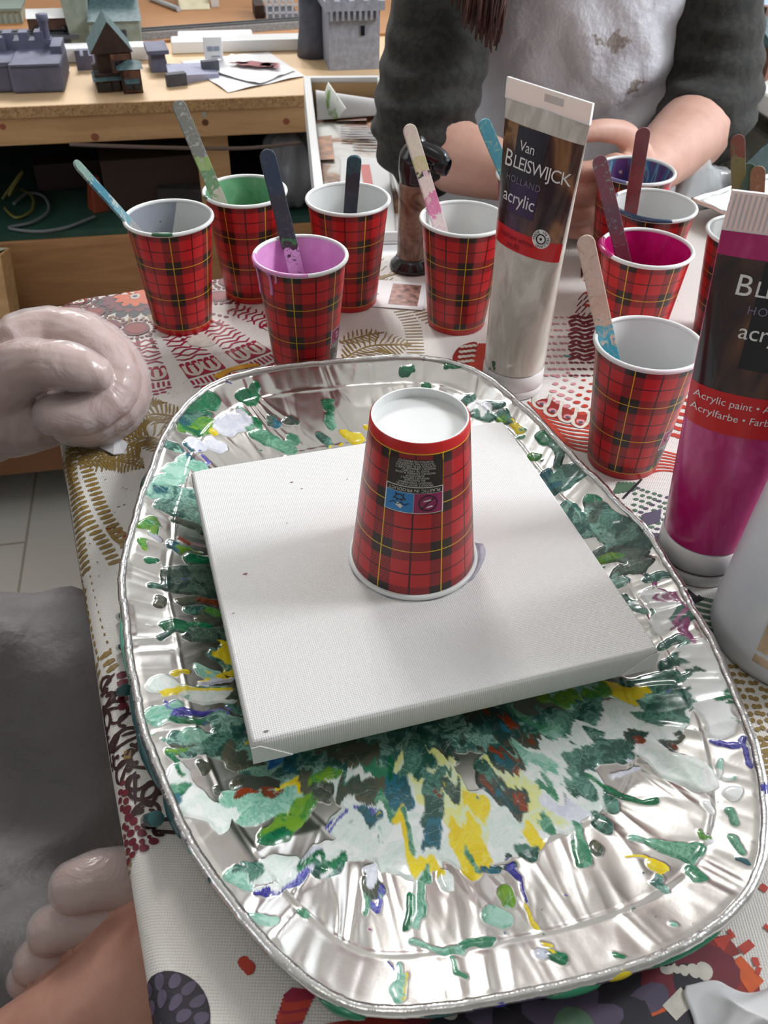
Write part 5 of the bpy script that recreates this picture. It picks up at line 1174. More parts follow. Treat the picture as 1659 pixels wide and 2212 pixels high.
paint_tube('cream white acrylic paint tube standing on its cap, dark photo label with red band', B1, W1, .2115, .0205, .0222, .0345, m_tubeplastic('white_paint_tube', S(196, 190, 178), S(226, 222, 212), 55), marks1, .012)
B2 = (.187, .3975, 0); W2 = (.965, -.26)
def marks2(patch, words, front, o, axes):
    lp = patch('label_photo', -.985, .985, .124, .191, M_PHOTO, .0002); patch('label_block', -.35, .60, .138, .1905, M_BLACK, .00035); bd = patch('label_band', -.985, .985, .1015, .124, M_LRED, .0003)
    words('printed_text', [('Van', .001, .1868, .0085, 'CENTER', .95), ('B', -.0222, .1782, .0145, 'LEFT', 1), ('LEISWIJCK', -.0132, .1776, .0108, 'LEFT', .88), ('acrylic', -.0010, .1566, .0112, 'CENTER', .98)], M_TXTW, .0007, lp)
    words('printed_text', [('HOLLAND', .0010, .1674, .0058, 'CENTER', 1.15)], M_TXTG, .0007, lp)
    words('printed_text', [('Acrylic paint • Acrylverf', -.0272, .1186, .0056, 'LEFT', 1), ('Acrylfarbe • Farba akrylowa', -.0272, .1112, .0056, 'LEFT', 1)], M_TXTW, .0006, bd)
M_MAGT = m_tubeplastic('magenta_paint_tube', S(182, 22, 106), S(208, 72, 142), 45)
tb2 = paint_tube('magenta acrylic paint tube standing on its white cap with ribbed clear seal', B2, W2, .221, .026, .0232, .0350, M_MAGT, marks2, .018, sealM=simple('ribbed_seal', S(222, 218, 226), .2, trans=.1, sss=.2), ribs=True)
mb = MB(); mb.lathe([(.0239, .0098), (.0243, .0102), (.0239, .0108)], 64); mb.build('cap_seam', simple('cap_seam_brown', S(90, 72, 66), .4), tb2)

# ------------------------------------------------------------------ white squeeze bottle, right edge
t = NT('bottle_white'); t.set(col=t.ramp(t.noise(25, 3), [(.4, S(238, 240, 243)), (.65, S(224, 228, 236))]), rough=.32, sss=.3, trans=.05); t.b.inputs['Subsurface Radius'].default_value = (.02, .02, .02); M_BOT = t.m
BP = (.2235, .3375, 0)
bot = thing('squeeze_bottle', 'milky white plastic squeeze bottle at the right edge beside the tray', 'bottle', BP)
MB().lathe([(0, 0), (.036, 0), (.0405, .0015), (.0425, .006), (.0425, .018), (.0415, .03), (.0395, .07), (.037, .11), (.0345, .14), (.028, .165), (.016, .18), (.013, .186), (.013, .19)], 72).build('bottle_body', M_BOT, bot)
MB().lathe([(.0155, .188), (.0155, .203), (.012, .208), (.005, .212), (.0028, .24), (0, .24)], 40).build('nozzle_cap', M_CAPW, bot)
mb = MB()
def blab(u, v):
    a = math.radians(222 + 60 * u); z = .014 + .030 * v; r = .0428 if z < .02 else .0422 - (z - .02) * .02; return (r * math.cos(a), r * math.sin(a), z)
mb.grid(blab, 24, 10); mb.build('bottle_label', simple('label_beige', S(196, 170, 140), .5, var=.3, vscale=60), bot)
mb = MB()
for k in range(7):
    a0 = math.radians(200 + k * 2.5); z0 = .082 - .003 * k; r = .0395
    mb.tube([((r + .0004) * math.cos(a0), (r + .0004) * math.sin(a0), z0), ((r + .0004) * math.cos(a0 + .02), (r + .0004) * math.sin(a0 + .02), z0 + .005)], .0005, 6)
mb.build('paint_smudge', simple('smudge_teal', S(70, 150, 170), .3), bot)

# ------------------------------------------------------------------ gas torch behind the cups
t = NT('torch_stained'); t.set(col=t.ramp(t.noise(38, 5, .65, None, .8), [(.32, S(70, 50, 44)), (.45, S(124, 96, 80)), (.56, S(150, 128, 112)), (.66, S(118, 74, 66)), (.75, S(140, 118, 80))]), rough=.35, metal=.3, normal=t.bump(t.noise(80, 3), .3, .001)); M_TORCH = t.m
M_BLK2 = simple('torch_black', S(22, 22, 28), .25, coat=.3)
tp = at(889, 577, 0); tor = thing('gas_torch', 'paint-stained small gas torch with black head and base behind the cups', 'torch', (tp.x, tp.y, 0)); tor.scale = (.80, .80, .87)
zt = lambda v: aty(897, v, tp.y).z
MB().lathe([(0, 0), (.024, 0), (.0255, .002), (.0245, .006), (.0195, .010), (.0185, .0125), (0, .0125)], 56).build('torch_base', M_BLK2, tor)
MB().lathe([(.0165, .0125), (.0172, .014), (.0172, .090), (.0165, .0915)], 48).build('fuel_tank', M_TORCH, tor)
organic('torch_head', [[((0, 0, .092), .0165), ((-.001, 0, .104), .0175), ((-.002, 0, .118), .0165), ((.001, -.002, .128), .010)], [((-.002, 0, .122), .0105), ((.012, -.006, .124), .0098), ((.026, -.012, .118), .0092)], [((.006, -.010, .100), .0075), ((.010, -.012, .108), .006)]], M_BLK2, tor, .0014, 4)
ax = Vector((.86, -.42, -.20)).normalized(); qz = ax.to_track_quat('Z', 'Y').to_matrix()
MB().lathe([(.0, -.008), (.0078, -.008), (.0092, -.005), (.0096, .005), (.0085, .008), (.0079, .0078), (.0064, -.002), (.0, -.002)], 12, (.027, -.0125, .1125), ax=qz, smooth=False).build('flame_guard', M_BLK2, tor)
MB().lathe([(0, .004), (.002, .004), (.0028, .002), (.0028, -.002)], 20, (.027, -.0125, .1125), ax=qz).build('gas_nozzle', M_BRASS, tor)
mb = MB().box((-.006, -.020, .094), (.005, -.015, .112)); mb.build('trigger', simple('torch_trigger', S(52, 52, 60), .3), tor, bevel=.0015)

# ------------------------------------------------------------------ small things on the cloth
def quad_thick(p, th): return MB().hexa([Vector(q) + Vector((0, 0, .0006)) for q in p] + [Vector(q) + Vector((0, 0, .0006 + th)) for q in p])
c0, c1, c2 = at(913, 672, 0), at(917, 641, 0), at(806, 664, 0)
ex, ey = (c2 - c0), (c1 - c0); ex = ex.normalized() * .085; ey = (ey - ex * ey.dot(ex) / ex.dot(ex)).normalized() * .050
def cq(a, b): return c0 + ex * a + ey * b
card = tag(quad_thick([cq(1, 0), cq(0, 0), cq(0, 1), cq(1, 1)], .0004).build('business_card', M_WHITEP), 'white business card with a small photo lying between two cups', 'card')
def flat(p, m, name, lift=.0011):
    return MB().add([Vector(q) + Vector((0, 0, lift)) for q in p], [(0, 1, 2, 3)]).build(name, m, card)
flat([cq(.36, .12), cq(.06, .12), cq(.06, .90), cq(.36, .90)], simple('card_photo', S(150, 110, 100), .4, var=.7, vscale=160), 'printed_photo')
mb = MB()
for i, (b, L) in enumerate(((.86, .12), (.76, .16), (.66, .14), (.56, .3), (.44, .42), (.32, .18), (.20, .22))):
    q = [cq(.90, b), cq(.90 - L, b), cq(.90 - L, b + .035), cq(.90, b + .035)]; mb.add([v + Vector((0, 0, .00112)) for v in q], [(0, 1, 2, 3)])
mb.build('printed_line', simple('card_grey', S(120, 116, 124), .5), card)
mb = MB(); sc = [at(*p, 0) for p in ((214, 968), (226, 940), (250, 948), (277, 964), (268, 982), (246, 986))]
mb.add([p + Vector((0, 0, .0008 + .004 * h)) for p, h in zip(sc, (.1, .4, 1.0, .5, .1, .3))] + [p + Vector((0, 0, .0004 + .004 * h)) for p, h in zip(sc, (0, .3, .8, .4, 0, .2))], [(0, 1, 2, 5), (2, 3, 4, 5), (11, 8, 7, 6), (11, 10, 9, 8)] + [(i, 6 + i, 6 + (i + 1) % 6, (i + 1) % 6) for i in range(6)])
tag(mb.build('plastic_scrap', simple('scrap_white', S(236, 236, 238), .3)), 'torn scrap of white plastic beside the gloved fist', 'scrap')
# crumpled tissue, bottom right
t = NT('tissue'); t.set(col=S(226, 222, 222), rough=.8, sss=.1, normal=t.bump(t.noise(300, 2), .15, .0006)); M_TIS = t.m
mb = MB(); tc = at(1668, 2262, 0) + Vector((.006, -.007, 0))
def tis(u, v):
    x, y = (u - .5) * .068, (v - .5) * .056
    e = max(abs(u - .5), abs(v - .5)) * 2
    h = .016 * (1 - e ** 2) * (.65 + .5 * mnoise.noise(Vector((x * 22, y * 22, 3)))) + .014 * (1 - abs(mnoise.noise(Vector((x * 16 + 4, y * 30, 1)))) * 3) * (1 - e ** 3)
    wx = .007 * mnoise.noise(Vector((u * 4, v * 4, 9))); wy = .007 * mnoise.noise(Vector((u * 4, v * 4, 19)))
    return (tc.x + x + wx, tc.y + y + wy, max(.0012, h))
mb.grid(tis, 70, 60); tag(mb.build('paper_tissue', M_TIS, solid=.0008), 'crumpled white tissue at the bottom right on the dark flower print', 'tissue')
# second foil tray, far right
A, Bq, Cq = at(1497, 430, .022), at(1592, 400, .022), at(1545, 497, .022)
e1 = (Bq - A).normalized(); e2 = (Cq - A).normalized()
e2 = (e2 - e1 * e2.dot(e1)).normalized()
ft = thing('foil_tray', 'small foil tray behind the magenta tube with paint-smeared edge', 'tray', (A.x, A.y, 0))
LA, LB_ = .24, .125; mb = MB()
def ftz(u, v):
    a, b = u * LA, v * LB_; e = min(a, LA - a, b, LB_ - b)
    z = .002 + .019 * (1 - smooth01(np.array((e - .004) / .03))) + .0014 * mnoise.noise(Vector((a * 60, b * 60, 5))) + .0012 * abs(mnoise.noise(Vector((a * 130, b * 40, 2))))
    p = e1 * a + e2 * b; return (p.x, p.y, float(z))
mb.grid(ftz, 90, 60); mb.build('foil_pan', M_FOIL, ft)
cr = [Vector((0, 0, .0215)) + e1 * a + e2 * b for a, b in ((0, 0), (LA, 0), (LA, LB_), (0, LB_), (0, 0))]
pp = []
for i in range(4):
    for k in range(14): q = cr[i].lerp(cr[i + 1], k / 14); pp.append(q + Vector((0, 0, .0006 * math.sin(k * 2.1 + i))))
mb = MB(); mb.tube(pp + [pp[0]], .0022, 8, caps=False); mb.build('rolled_edge', M_FOIL, ft)
mb = MB()
for k in range(9):
    a, b = random.uniform(.02, LA - .02), random.uniform(.02, LB_ - .02); q = e1 * a + e2 * b; n = 12; o_ = len(mb.v); r = random.uniform(.004, .012)
    mb.v += [(q.x + r * math.cos(x) * (1 + .4 * math.sin(3 * x + k)), q.y + .6 * r * math.sin(x), ftz(a / LA, b / LB_)[2] + .0018) for x in np.linspace(0, 2 * PI, n, endpoint=False)]; mb.face(range(o_, o_ + n))
mb.build('paint_spot', RP[1], ft)
mb = MB(); q0 = e1 * .085 + Vector((0, 0, .02)); q1 = e1 * .16 + Vector((0, 0, .02))
mb.grid(lambda u, v: tuple(q0.lerp(q1, u) + Vector((0, 0, (.055 * v) * (.25 + .75 * u))) - e2 * (.012 * v) + Vector((0, 0, .0015 * mnoise.noise(Vector((u * 8, v * 8, 0)))))), 16, 12)
mb.build('raised_flap', simple('flap_paint', S(40, 60, 58), .3, .3, var=.4, vscale=40), ft, solid=.0012)
# crumpled clear bag by the elbow
t = NT('clear_film'); tr = t.new('ShaderNodeBsdfTransparent'); ms = t.new('ShaderNodeMixShader'); ms.inputs[0].default_value = .5
t.set(col=S(236, 240, 242), rough=.12); t.l.new(tr.outputs[0], ms.inputs[1]); t.l.new(t.b.outputs[0], ms.inputs[2]); t.l.new(ms.outputs[0], t.out.inputs[0]); M_FILM = t.m
bc = A + e1 * .055 - e2 * .040; bc.z = 0; mb = MB()
def bagf(u, v):
    x, y = (u - .5) * .12, (v - .5) * .062; e = max(abs(u - .5), abs(v - .5)) * 2
    h = .060 * (1 - e ** 2.4) * (.7 + .6 * mnoise.noise(Vector((x * 20, y * 20, 7)))) + .012 * (1 - e) * abs(mnoise.noise(Vector((x * 60, y * 45, 2))))
    return tuple(bc + e1 * (x + .006 * mnoise.noise(Vector((u * 5, v * 5, 3)))) - e2 * y + Vector((0, 0, max(.001, h))))
mb.grid(bagf, 50, 40); tag(mb.build('plastic_bag', M_FILM), "crumpled clear plastic bag beside the seated person's bare forearm", 'bag')
# ------------------------------------------------------------------ people
def m_skin(name, a, b, rough=.5):
    t = NT(name); t.set(col=t.ramp(t.noise(28, 4, .6), [(.35, a), (.65, b)]), rough=rough, sss=.12, normal=t.bump(t.noise(420, 3), .08, .0006)); t.b.inputs['Subsurface Radius'].default_value = (.008, .003, .002); return t.m
M_SKIN = m_skin('skin', S(204, 156, 138), S(220, 174, 156)); M_SKIN2 = m_skin('skin_warm', S(180, 128, 110), S(198, 148, 130))
t = NT('vinyl_glove'); tr = t.new('ShaderNodeBsdfTransparent'); ms = t.new('ShaderNodeMixShader'); ms.inputs[0].default_value = .45
hgt = t.math('ADD', t.math('MULTIPLY', t.noise(38, 3, .6, None, 1.5), 1.0), t.math('MULTIPLY', t.noise(120, 2), .25))
t.set(col=S(226, 218, 218), rough=.24, coat=.3, normal=t.bump(hgt, .35, .006)); t.l.new(tr.outputs[0], ms.inputs[1]); t.l.new(t.b.outputs[0], ms.inputs[2]); t.l.new(ms.outputs[0], t.out.inputs[0]); M_GLOVE = t.m
t = NT('sweater_knit'); c = t.coord(); vo = t.new('ShaderNodeTexVoronoi', feature='DISTANCE_TO_EDGE'); vo.inputs['Scale'].default_value = 62; t.l.new(t.noise(20, 2, .5, c, 0, 1), vo.inputs['Vector'])
vo2 = t.new('ShaderNodeTexVoronoi'); vo2.inputs['Scale'].default_value = 130; t.l.new(c, vo2.inputs['Vector'])
sp_ = t.smooth(vo2.outputs['Distance'], .34, .5)
t.set(col=t.mix(t.math('MULTIPLY', sp_, t.smooth(t.noise(90, 2), .42, .55)), S(42, 41, 36), S(27, 27, 25)), rough=.9, sheen=.06, normal=t.bump(t.noise(700, 2), .4, .001)); M_KNIT = t.m
def m_apron(name, a, b, rough=.35):
    t = NT(name); t.set(col=t.ramp(t.noise(7, 3), [(.3, a), (.7, b)]), rough=rough, normal=t.bump(t.noise(16, 5, .55), .5, .02)); return t
t = m_apron('apron_white', S(214, 214, 222), S(230, 229, 235), .25); 
spn = t.noise(40, 3, .6); c = t.coord(); s = t.sep(c)
def near(px, r):
    dx = t.math('SUBTRACT', s[0], px[0] - .2); dz = t.math('SUBTRACT', s[2], px[2] - FLOOR); dd = t.math('SQRT', t.math('ADD', t.math('MULTIPLY', dx, dx), t.math('MULTIPLY', dz, dz))); return t.smooth(t.math('ADD', dd, t.math('MULTIPLY', t.math('SUBTRACT', t.noise(120, 3), .5), .03)), r, r * .55)
APX = 1.045
msk = t.math('MAXIMUM', near(tuple(aty(1338, 95, APX)), .013), t.math('MAXIMUM', near(tuple(aty(1377, 203, APX - .012)), .009), near(tuple(aty(1290, 92, APX)), .006)))
prev = t.b.inputs['Base Color'].links[0].from_socket
t.put(t.b.inputs['Base Color'], t.mix(t.math('MULTIPLY', msk, .75), prev, S(130, 112, 92))); M_APRON = t.m
M_APRON2 = m_apron('apron_grey', S(112, 108, 110), S(128, 124, 126), .62).m
M_JEANS = simple('trousers_dark', S(48, 48, 56), .85, var=.1, vscale=80)
def curl(base, dirs, lens, rads):
    pts = [(Vector(base), rads[0])]; p = Vector(base)
    for d, l, r in zip(dirs, lens, rads[1:]): p = p + Vector(d).normalized() * l; pts.append((p.copy(), r))
    return pts
# --- the person at the far side -------------------------------------------------
V3 = Vector
LE, LWr = V3((.032, .966, .048)), V3((.128, .912, .038)); RE, RWr = V3((.360, 1.070, .056)), at(1392, 372, .050)
LS, RS = V3((.056, 1.16, .33)), V3((.318, 1.19, .33))
def hand(wrist, d, palm_n, curlf=.9, s=1.0, flip=1):
    """palm and five bent fingers; d towards the fingertips, palm_n out of the palm"""
    d = V3(d).normalized(); pn = V3(palm_n); pn = (pn - d * pn.dot(d)).normalized(); side = d.cross(pn) * flip
    ch = [[(wrist, .023 * s), (wrist + d * .035 * s, .026 * s), (wrist + d * .07 * s + side * .010, .019 * s)], [(wrist + d * .03 * s, .022 * s), (wrist + d * .072 * s - side * .014, .018 * s)], [(wrist + d * .03 * s, .022 * s), (wrist + d * .078 * s + side * .028, .015 * s)], [(wrist + d * .03 * s, .022 * s), (wrist + d * .070 * s - side * .030, .014 * s)]]
    for k, (off, L) in enumerate(((.030, .90), (.010, 1.0), (-.011, .95), (-.030, .76))):
        b = wrist + d * (.078 - .004 * abs(k - 1)) * s + side * off * s; q = 0; dirs = []
        for j in range(3): q += curlf * (.55, .75, .5)[j]; dirs.append(d * math.cos(q) + pn * math.sin(q))
        ch.append(curl(b, dirs, [.040 * L * s, .026 * L * s, .020 * L * s], [.0102 * s, .0094 * s, .0088 * s, .0072 * s]))
    b = wrist + d * .022 * s + side * .024 * s
    ch.append(curl(b, [side * .8 + d * .7 + pn * .3, d * .9 + side * .25 + pn * .5, d + pn * .5], [.036 * s, .030 * s, .024 * s], [.014 * s, .0118 * s, .0105 * s, .0085 * s]))
    return ch
pw = thing('person', 'person in dark patterned sweater and white apron sitting across the table', 'person', (.2, 1.2, FLOOR))
def rel(chains, o): return [[(V3(p) - o.location, r) for p, r in ch] for ch in chains]
fing = hand(RWr, V3((-.58, -.80, -.04)), V3((-.80, .58, 0)), 1.0, .98, -1)
body = [[((.215, 1.22, -.20), .12), ((.21, 1.21, 0), .10), ((.205, 1.20, .16), .115), ((.205, 1.21, .30), .09), ((.20, 1.20, .38), .05), ((.185, 1.16, .44), .052)],
        [((.18, 1.14, .485), .078), ((.175, 1.115, .53), .082), ((.178, 1.135, .575), .078)],
        [((.176, 1.045, .505), .011), ((.176, 1.035, .495), .009)],
        [(LS, .048), (LE, .040), (LE.lerp(LWr, .45), .036), (LWr, .025)], [(RS, .048), (RE, .044), (RE.lerp(RWr, .4), .040), (RWr, .027)],
        [(LS, .05), ((.2, 1.2, .31), .075), (RS, .05)],
        [((.14, 1.2, -.24), .085), ((.12, .98, -.20), .068), ((.10, .86, -.20), .055), ((.10, .88, -.45), .048), ((.10, .90, -.66), .036), ((.10, .84, -.70), .034), ((.10, .76, -.712), .026)],
        [((.29, 1.2, -.24), .085), ((.33, 1.02, -.20), .068), ((.35, .93, -.20), .055), ((.35, .95, -.45), .048), ((.35, .97, -.66), .036), ((.35, .90, -.70), .034), ((.35, .82, -.712), .026)]] + hand(LWr, V3((.075, -.03, -.012)), V3((.1, .2, -1)), .55) + fing
organic('body', rel(body, pw), M_SKIN, pw, .0032, 5)
g = .010
slv = [[(LS, .060), (LS.lerp(LE, .5) + V3((.012, 0, 0)), .056), (LE + V3((-.004, 0, .006)), .054), (LE.lerp(LWr, .06), .047)], [(RS, .056), (RS.lerp(RE, .5), .050), (RE + V3((.0, .004, .006)), .054), (RE.lerp(RWr, .22), .050)],
       [(LS, .062), ((.2, 1.2, .31), .088), (RS, .062)], [((.215, 1.22, -.18), .132), ((.21, 1.21, 0), .115), ((.205, 1.20, .16), .128), ((.205, 1.21, .30), .10), ((.202, 1.205, .36), .062)],
       [((.13, 1.2, .26), .07), ((.12, 1.2, .05), .075)], [((.29, 1.2, .26), .07), ((.30, 1.2, .05), .075)]]
def knit_dent(p):
    w = p + pw.location; d = min((w - LE).length, (w - RE).length)
    f = math.exp(-(d / .09) ** 2)
    return .0030 * mnoise.noise(w * 22) + .0040 * f * math.sin(w.z * 230 + 2.5 * mnoise.noise(w * 12))
organic('sweater', rel(slv, pw), M_KNIT, pw, .004, 4, dent=knit_dent)
trs = [[((.14, 1.2, -.24), .095), ((.12, .98, -.20), .078), ((.10, .86, -.20), .064), ((.10, .88, -.45), .060), ((.10, .90, -.66), .050)], [((.29, 1.2, -.24), .095), ((.33, 1.02, -.20), .078), ((.35, .93, -.20), .064), ((.35, .95, -.45), .060), ((.35, .97, -.66), .050)]]
organic('trousers', rel(trs, pw), M_JEANS, pw, .006, 4)
def apf(u, v):
    z = .36 - .50 * v; x = .205 + (u - .5) * (.24 + .06 * min(1, v * 1.6)); s_ = (u - .5) * 2
    yf = 1.205 - .150 * (1 - .55 * abs(s_) ** 2.4) - .012 * math.sin(PI * min(1, v * 1.3))
    fold = .0055 * (1 - 2.6 * abs(mnoise.noise(V3((x * 8 + z * 5, z * 6 - x * 3, 31))))) + .0028 * (1 - 3 * abs(mnoise.noise(V3((x * 19 - z * 12, z * 15 + x * 7, 51))))) + .0075 * mnoise.noise(V3((x * 9, z * 5, 2))) + .004 * mnoise.noise(V3((x * 24 + z * 14, z * 16, 7)))
    k = math.exp(-(((x - .30) / .09) ** 2 + ((z - .06) / .05) ** 2)); fold += .010 * k * math.sin((x * .8 - z) * 95)
    k2 = math.exp(-((z + .0) / .05) ** 2); fold += .008 * k2 * math.sin(x * 60 + z * 30)
    if z < .02: yf -= (.02 - z) * .25
    return (x - pw.location.x, yf + fold - pw.location.y, z - pw.location.z)
mb = MB(); mb.grid(apf, 70, 90); mb.build('apron', M_APRON, pw, solid=.0008)
mb = MB()
for i in range(300):
    r = random.Random(i); a0 = r.uniform(2.5, 4.4); p0 = V3((.178 + .085 * math.cos(a0), 1.135 + .085 * math.sin(a0) * .9, .57 + r.uniform(-.02, .04)))
    end = V3((r.uniform(.030, .098), r.uniform(.935, .972), 0)); end.z = .146 + .07 * max(0, (.085 - end.x) / .06) + r.uniform(0, .05) ** 1.2; m1 = V3((.178 + .105 * math.cos(a0), 1.125 + .10 * math.sin(a0), .47)); m2 = end + V3((r.uniform(-.01, .02), .015, .14))
    P_ = [tuple(p0 - pw.location)] + [tuple(V3(q) - pw.location) for q in smoothline3([p0, m1, m2, end], 7)][1:] if False else None
    P_ = []
    for k in range(19):
        s = k / 18; b = (1 - s) ** 3 * p0 + 3 * s * (1 - s) ** 2 * m1 + 3 * s * s * (1 - s) * m2 + s ** 3 * end; P_.append(b - pw.location + V3((.0045 * s * math.sin(s * 11 + i * .4), .0045 * s * math.cos(s * 10 + i * .4), 0)))
    mb.tube(P_, [.0034 * (1 - .85 * (k / 18) ** 2) + .0003 for k in range(19)], 5)
for i in range(34):
    a = 2 * PI * i / 34
    P_ = []
    for k in range(10):
        q = -.15 + 1.7 * k / 9; rr = .094; P_.append(V3((.178 + rr * math.sin(q) * math.cos(a), 1.145 + rr * math.sin(q) * math.sin(a), .535 + .10 * math.cos(q) )) - pw.location)
    if not (4.1 < a < 5.3): mb.tube(P_, .012, 6)
t = NT('hair_brown'); mp = t.new('ShaderNodeMapping'); t.l.new(t.coord(), mp.inputs[0]); mp.inputs['Scale'].default_value = (1, 1, .12)
t.set(col=t.ramp(t.noise(160, 3, .6, mp.outputs[0]), [(.35, S(48, 30, 26)), (.65, S(96, 58, 46))]), rough=.4); mb.build('hair', t.m, pw)
mb = MB()
for sx in (-.028, .028): mb.lathe([(0, .010), (.006, .009), (.010, .004), (.011, 0)], 16, (.176 + sx - .2, 1.047 - 1.2, .535 - FLOOR), ax=V3((0, -1, 0)).to_track_quat('Z', 'Y').to_matrix())
mb.build('eye', simple('eye_white', S(220, 216, 212), .2), pw)
mb = MB(); mb.tube([V3((.15, 1.051, .468)) - pw.location, V3((.176, 1.043, .466)) - pw.location, V3((.202, 1.051, .468)) - pw.location], [.003, .0055, .003], 8); mb.build('lips', simple('lips', S(170, 96, 92), .4), pw)
st = thing('stool', 'stool under the person across the table', 'stool', (.215, 1.23, FLOOR))
MB().lathe([(0, .405), (.16, .405), (.165, .412), (.165, .428), (.16, .435), (0, .435)], 40).build('seat', M_PINE, st)
for a in (45, 135, 225, 315):
    MB().tube([(.13 * math.cos(math.radians(a)), .13 * math.sin(math.radians(a)), .405), (.16 * math.cos(math.radians(a)), .16 * math.sin(math.radians(a)), 0)], .014, 12).build('leg', M_PINE, st)

# --- the person on the left, gloved ----------------------------------------------
pl = thing('person', 'person at the left edge in clear gloves and a grey apron, fist on the table', 'person', (-.72, .30, FLOOR))
FD = .589
def F(u, v, off=0): return atd(u, v, FD - off / 1000)
mm = .001
def fc_(*a): return [(F(u, v, o), r * mm) for (u, v, o, r) in a]
fist = [fc_((-330, 980, -4, 33), (-120, 925, -4, 31), (-20, 888, -4, 33), (40, 830, -12, 35)),
        fc_((0, 868, -8, 34), (65, 810, -16, 33), (125, 775, -26, 28)), fc_((30, 885, -10, 30), (130, 850, -28, 30), (190, 845, -36, 26)),
        fc_((60, 750, -6, 22), (112, 712, -8, 17.5), (190, 738, -4, 16.5), (248, 790, -2, 15.5), (258, 842, 4, 14.4), (205, 886, 10, 13.4), (155, 896, 14, 12.6), (116, 896, 16, 11.2)),
        fc_((110, 735, -22, 20), (165, 715, -28, 17), (240, 765, -24, 16), (282, 832, -18, 15), (262, 880, -10, 14), (205, 908, -4, 13.5), (150, 912, 2, 12.5)),
        fc_((150, 750, -38, 18), (205, 735, -44, 16), (262, 790, -40, 15), (287, 850, -34, 14.5), (262, 900, -26, 13.5), (205, 922, -18, 13), (160, 920, -12, 12)),
        fc_((180, 780, -50, 16), (230, 765, -58, 14), (276, 820, -54, 13), (284, 868, -48, 12.5), (250, 915, -40, 12), (200, 930, -32, 11.5)),
        fc_((-15, 845, 10, 23), (40, 796, 22, 18), (90, 784, 30, 15), (140, 789, 33, 13.6), (186, 799, 31, 12.2), (208, 806, 28, 10))]
GD = .468
def G_(u, v, off=0): return atd(u, v, GD - off / 1000)
def gc(*a): return [(G_(u, v, o), r * mm) for (u, v, o, r) in a]
low = [gc((-330, 2590, 14, 36), (-60, 2395, 14, 33), (110, 2262, 12, 30), (230, 2165, 8, 29), (310, 2090, 0, 31), (360, 2030, -6, 29)),
       gc((330, 1960, -14, 16), (280, 1895, -10, 14.5), (215, 1898, -2, 14), (165, 1915, 2, 12.8)), gc((330, 2000, -20, 16), (255, 1960, -14, 13.5), (175, 1985, -8, 13), (112, 2010, -4, 11.8)),
       gc((310, 2040, -26, 15), (210, 2025, -20, 12.5), (135, 2055, -14, 12), (78, 2075, -10, 10.8)), gc((290, 2080, -30, 14), (170, 2085, -24, 11.5), (100, 2105, -20, 10.5), (60, 2118, -16, 9.5)),
       gc((300, 2100, 12, 18), (345, 2020, 18, 14), (370, 1950, 16, 12))]
SL, SR = V3((-.70, .50, .27)), V3((-.70, .10, .27)); EL = V3((-.60, .52, .05)); ER = V3((-.50, .02, -.06))
w0 = F(-330, 980, -4); w1 = G_(-330, 2560, 10)
body = [[((-.74, .30, -.22), .13), ((-.74, .30, 0), .115), ((-.73, .30, .18), .125), ((-.72, .30, .28), .09), ((-.70, .30, .36), .052), ((-.68, .30, .42), .055)], [((-.66, .30, .47), .078), ((-.645, .30, .52), .082), ((-.66, .30, .56), .078)], [((-.57, .30, .49), .011), ((-.56, .30, .48), .009)],
        [(SL, .05), (EL, .042), (w0, .034)], [(SR, .05), (ER, .042), (w1, .036)], [(SL, .05), ((-.72, .30, .27), .08), (SR, .05)],
        [((-.72, .40, -.27), .088), ((-.45, .46, -.27), .065), ((-.25, .47, -.27), .054), ((-.27, .46, -.50), .05), ((-.28, .46, -.67), .036), ((-.20, .46, -.705), .03)], [((-.72, .20, -.27), .088), ((-.45, .19, -.27), .065), ((-.25, .17, -.27), .054), ((-.27, .17, -.50), .05), ((-.28, .17, -.67), .036), ((-.20, .17, -.705), .03)]]
organic('body', rel(body + fist + low, pl), M_SKIN2, pl, .0024, 2)
def wrinkle(sc, amp):
    def f(p):
        w = p + pl.location; n = mnoise.noise(w * sc); return amp * (1 - 2.2 * abs(n)) + .0005 * mnoise.noise(w * 90)
    return f
def shell(chs, g): return [[(p, r + g) for p, r in c] for c in chs]
gl = [fist[0][1:]] + fist[1:]
organic('glove', rel(shell(gl, .0014), pl), M_GLOVE, pl, .0013, 2, dent=wrinkle(44, .0010))
gl2 = [c_[1:] for c_ in low[1:5]]
organic('glove', rel(shell(gl2, .0014), pl), M_GLOVE, pl, .0020, 3, dent=wrinkle(34, .0006))
organic('shirt', rel([[((-.74, .30, -.20), .142), ((-.74, .30, 0), .128), ((-.73, .30, .18), .137), ((-.72, .30, .28), .10), ((-.71, .30, .33), .07)], [(SL, .062), (EL, .054), (EL.lerp(w0, .12), .05)], [(SR, .062), (ER, .054), (ER.lerp(w1, .12), .05)], [(SL, .062), ((-.72, .30, .27), .09), (SR, .062)]], pl), simple('shirt_charcoal', S(60, 60, 66), .9), pl, .006, 4)
organic('trousers', rel([[((-.72, .40, -.27), .10), ((-.45, .46, -.27), .075), ((-.25, .47, -.27), .062), ((-.27, .46, -.50), .06), ((-.28, .46, -.64), .05)], [((-.72, .20, -.27), .10), ((-.45, .19, -.27), .075), ((-.25, .17, -.27), .062), ((-.27, .17, -.50), .06), ((-.28, .17, -.64), .05)]], pl), M_JEANS, pl, .006, 4)
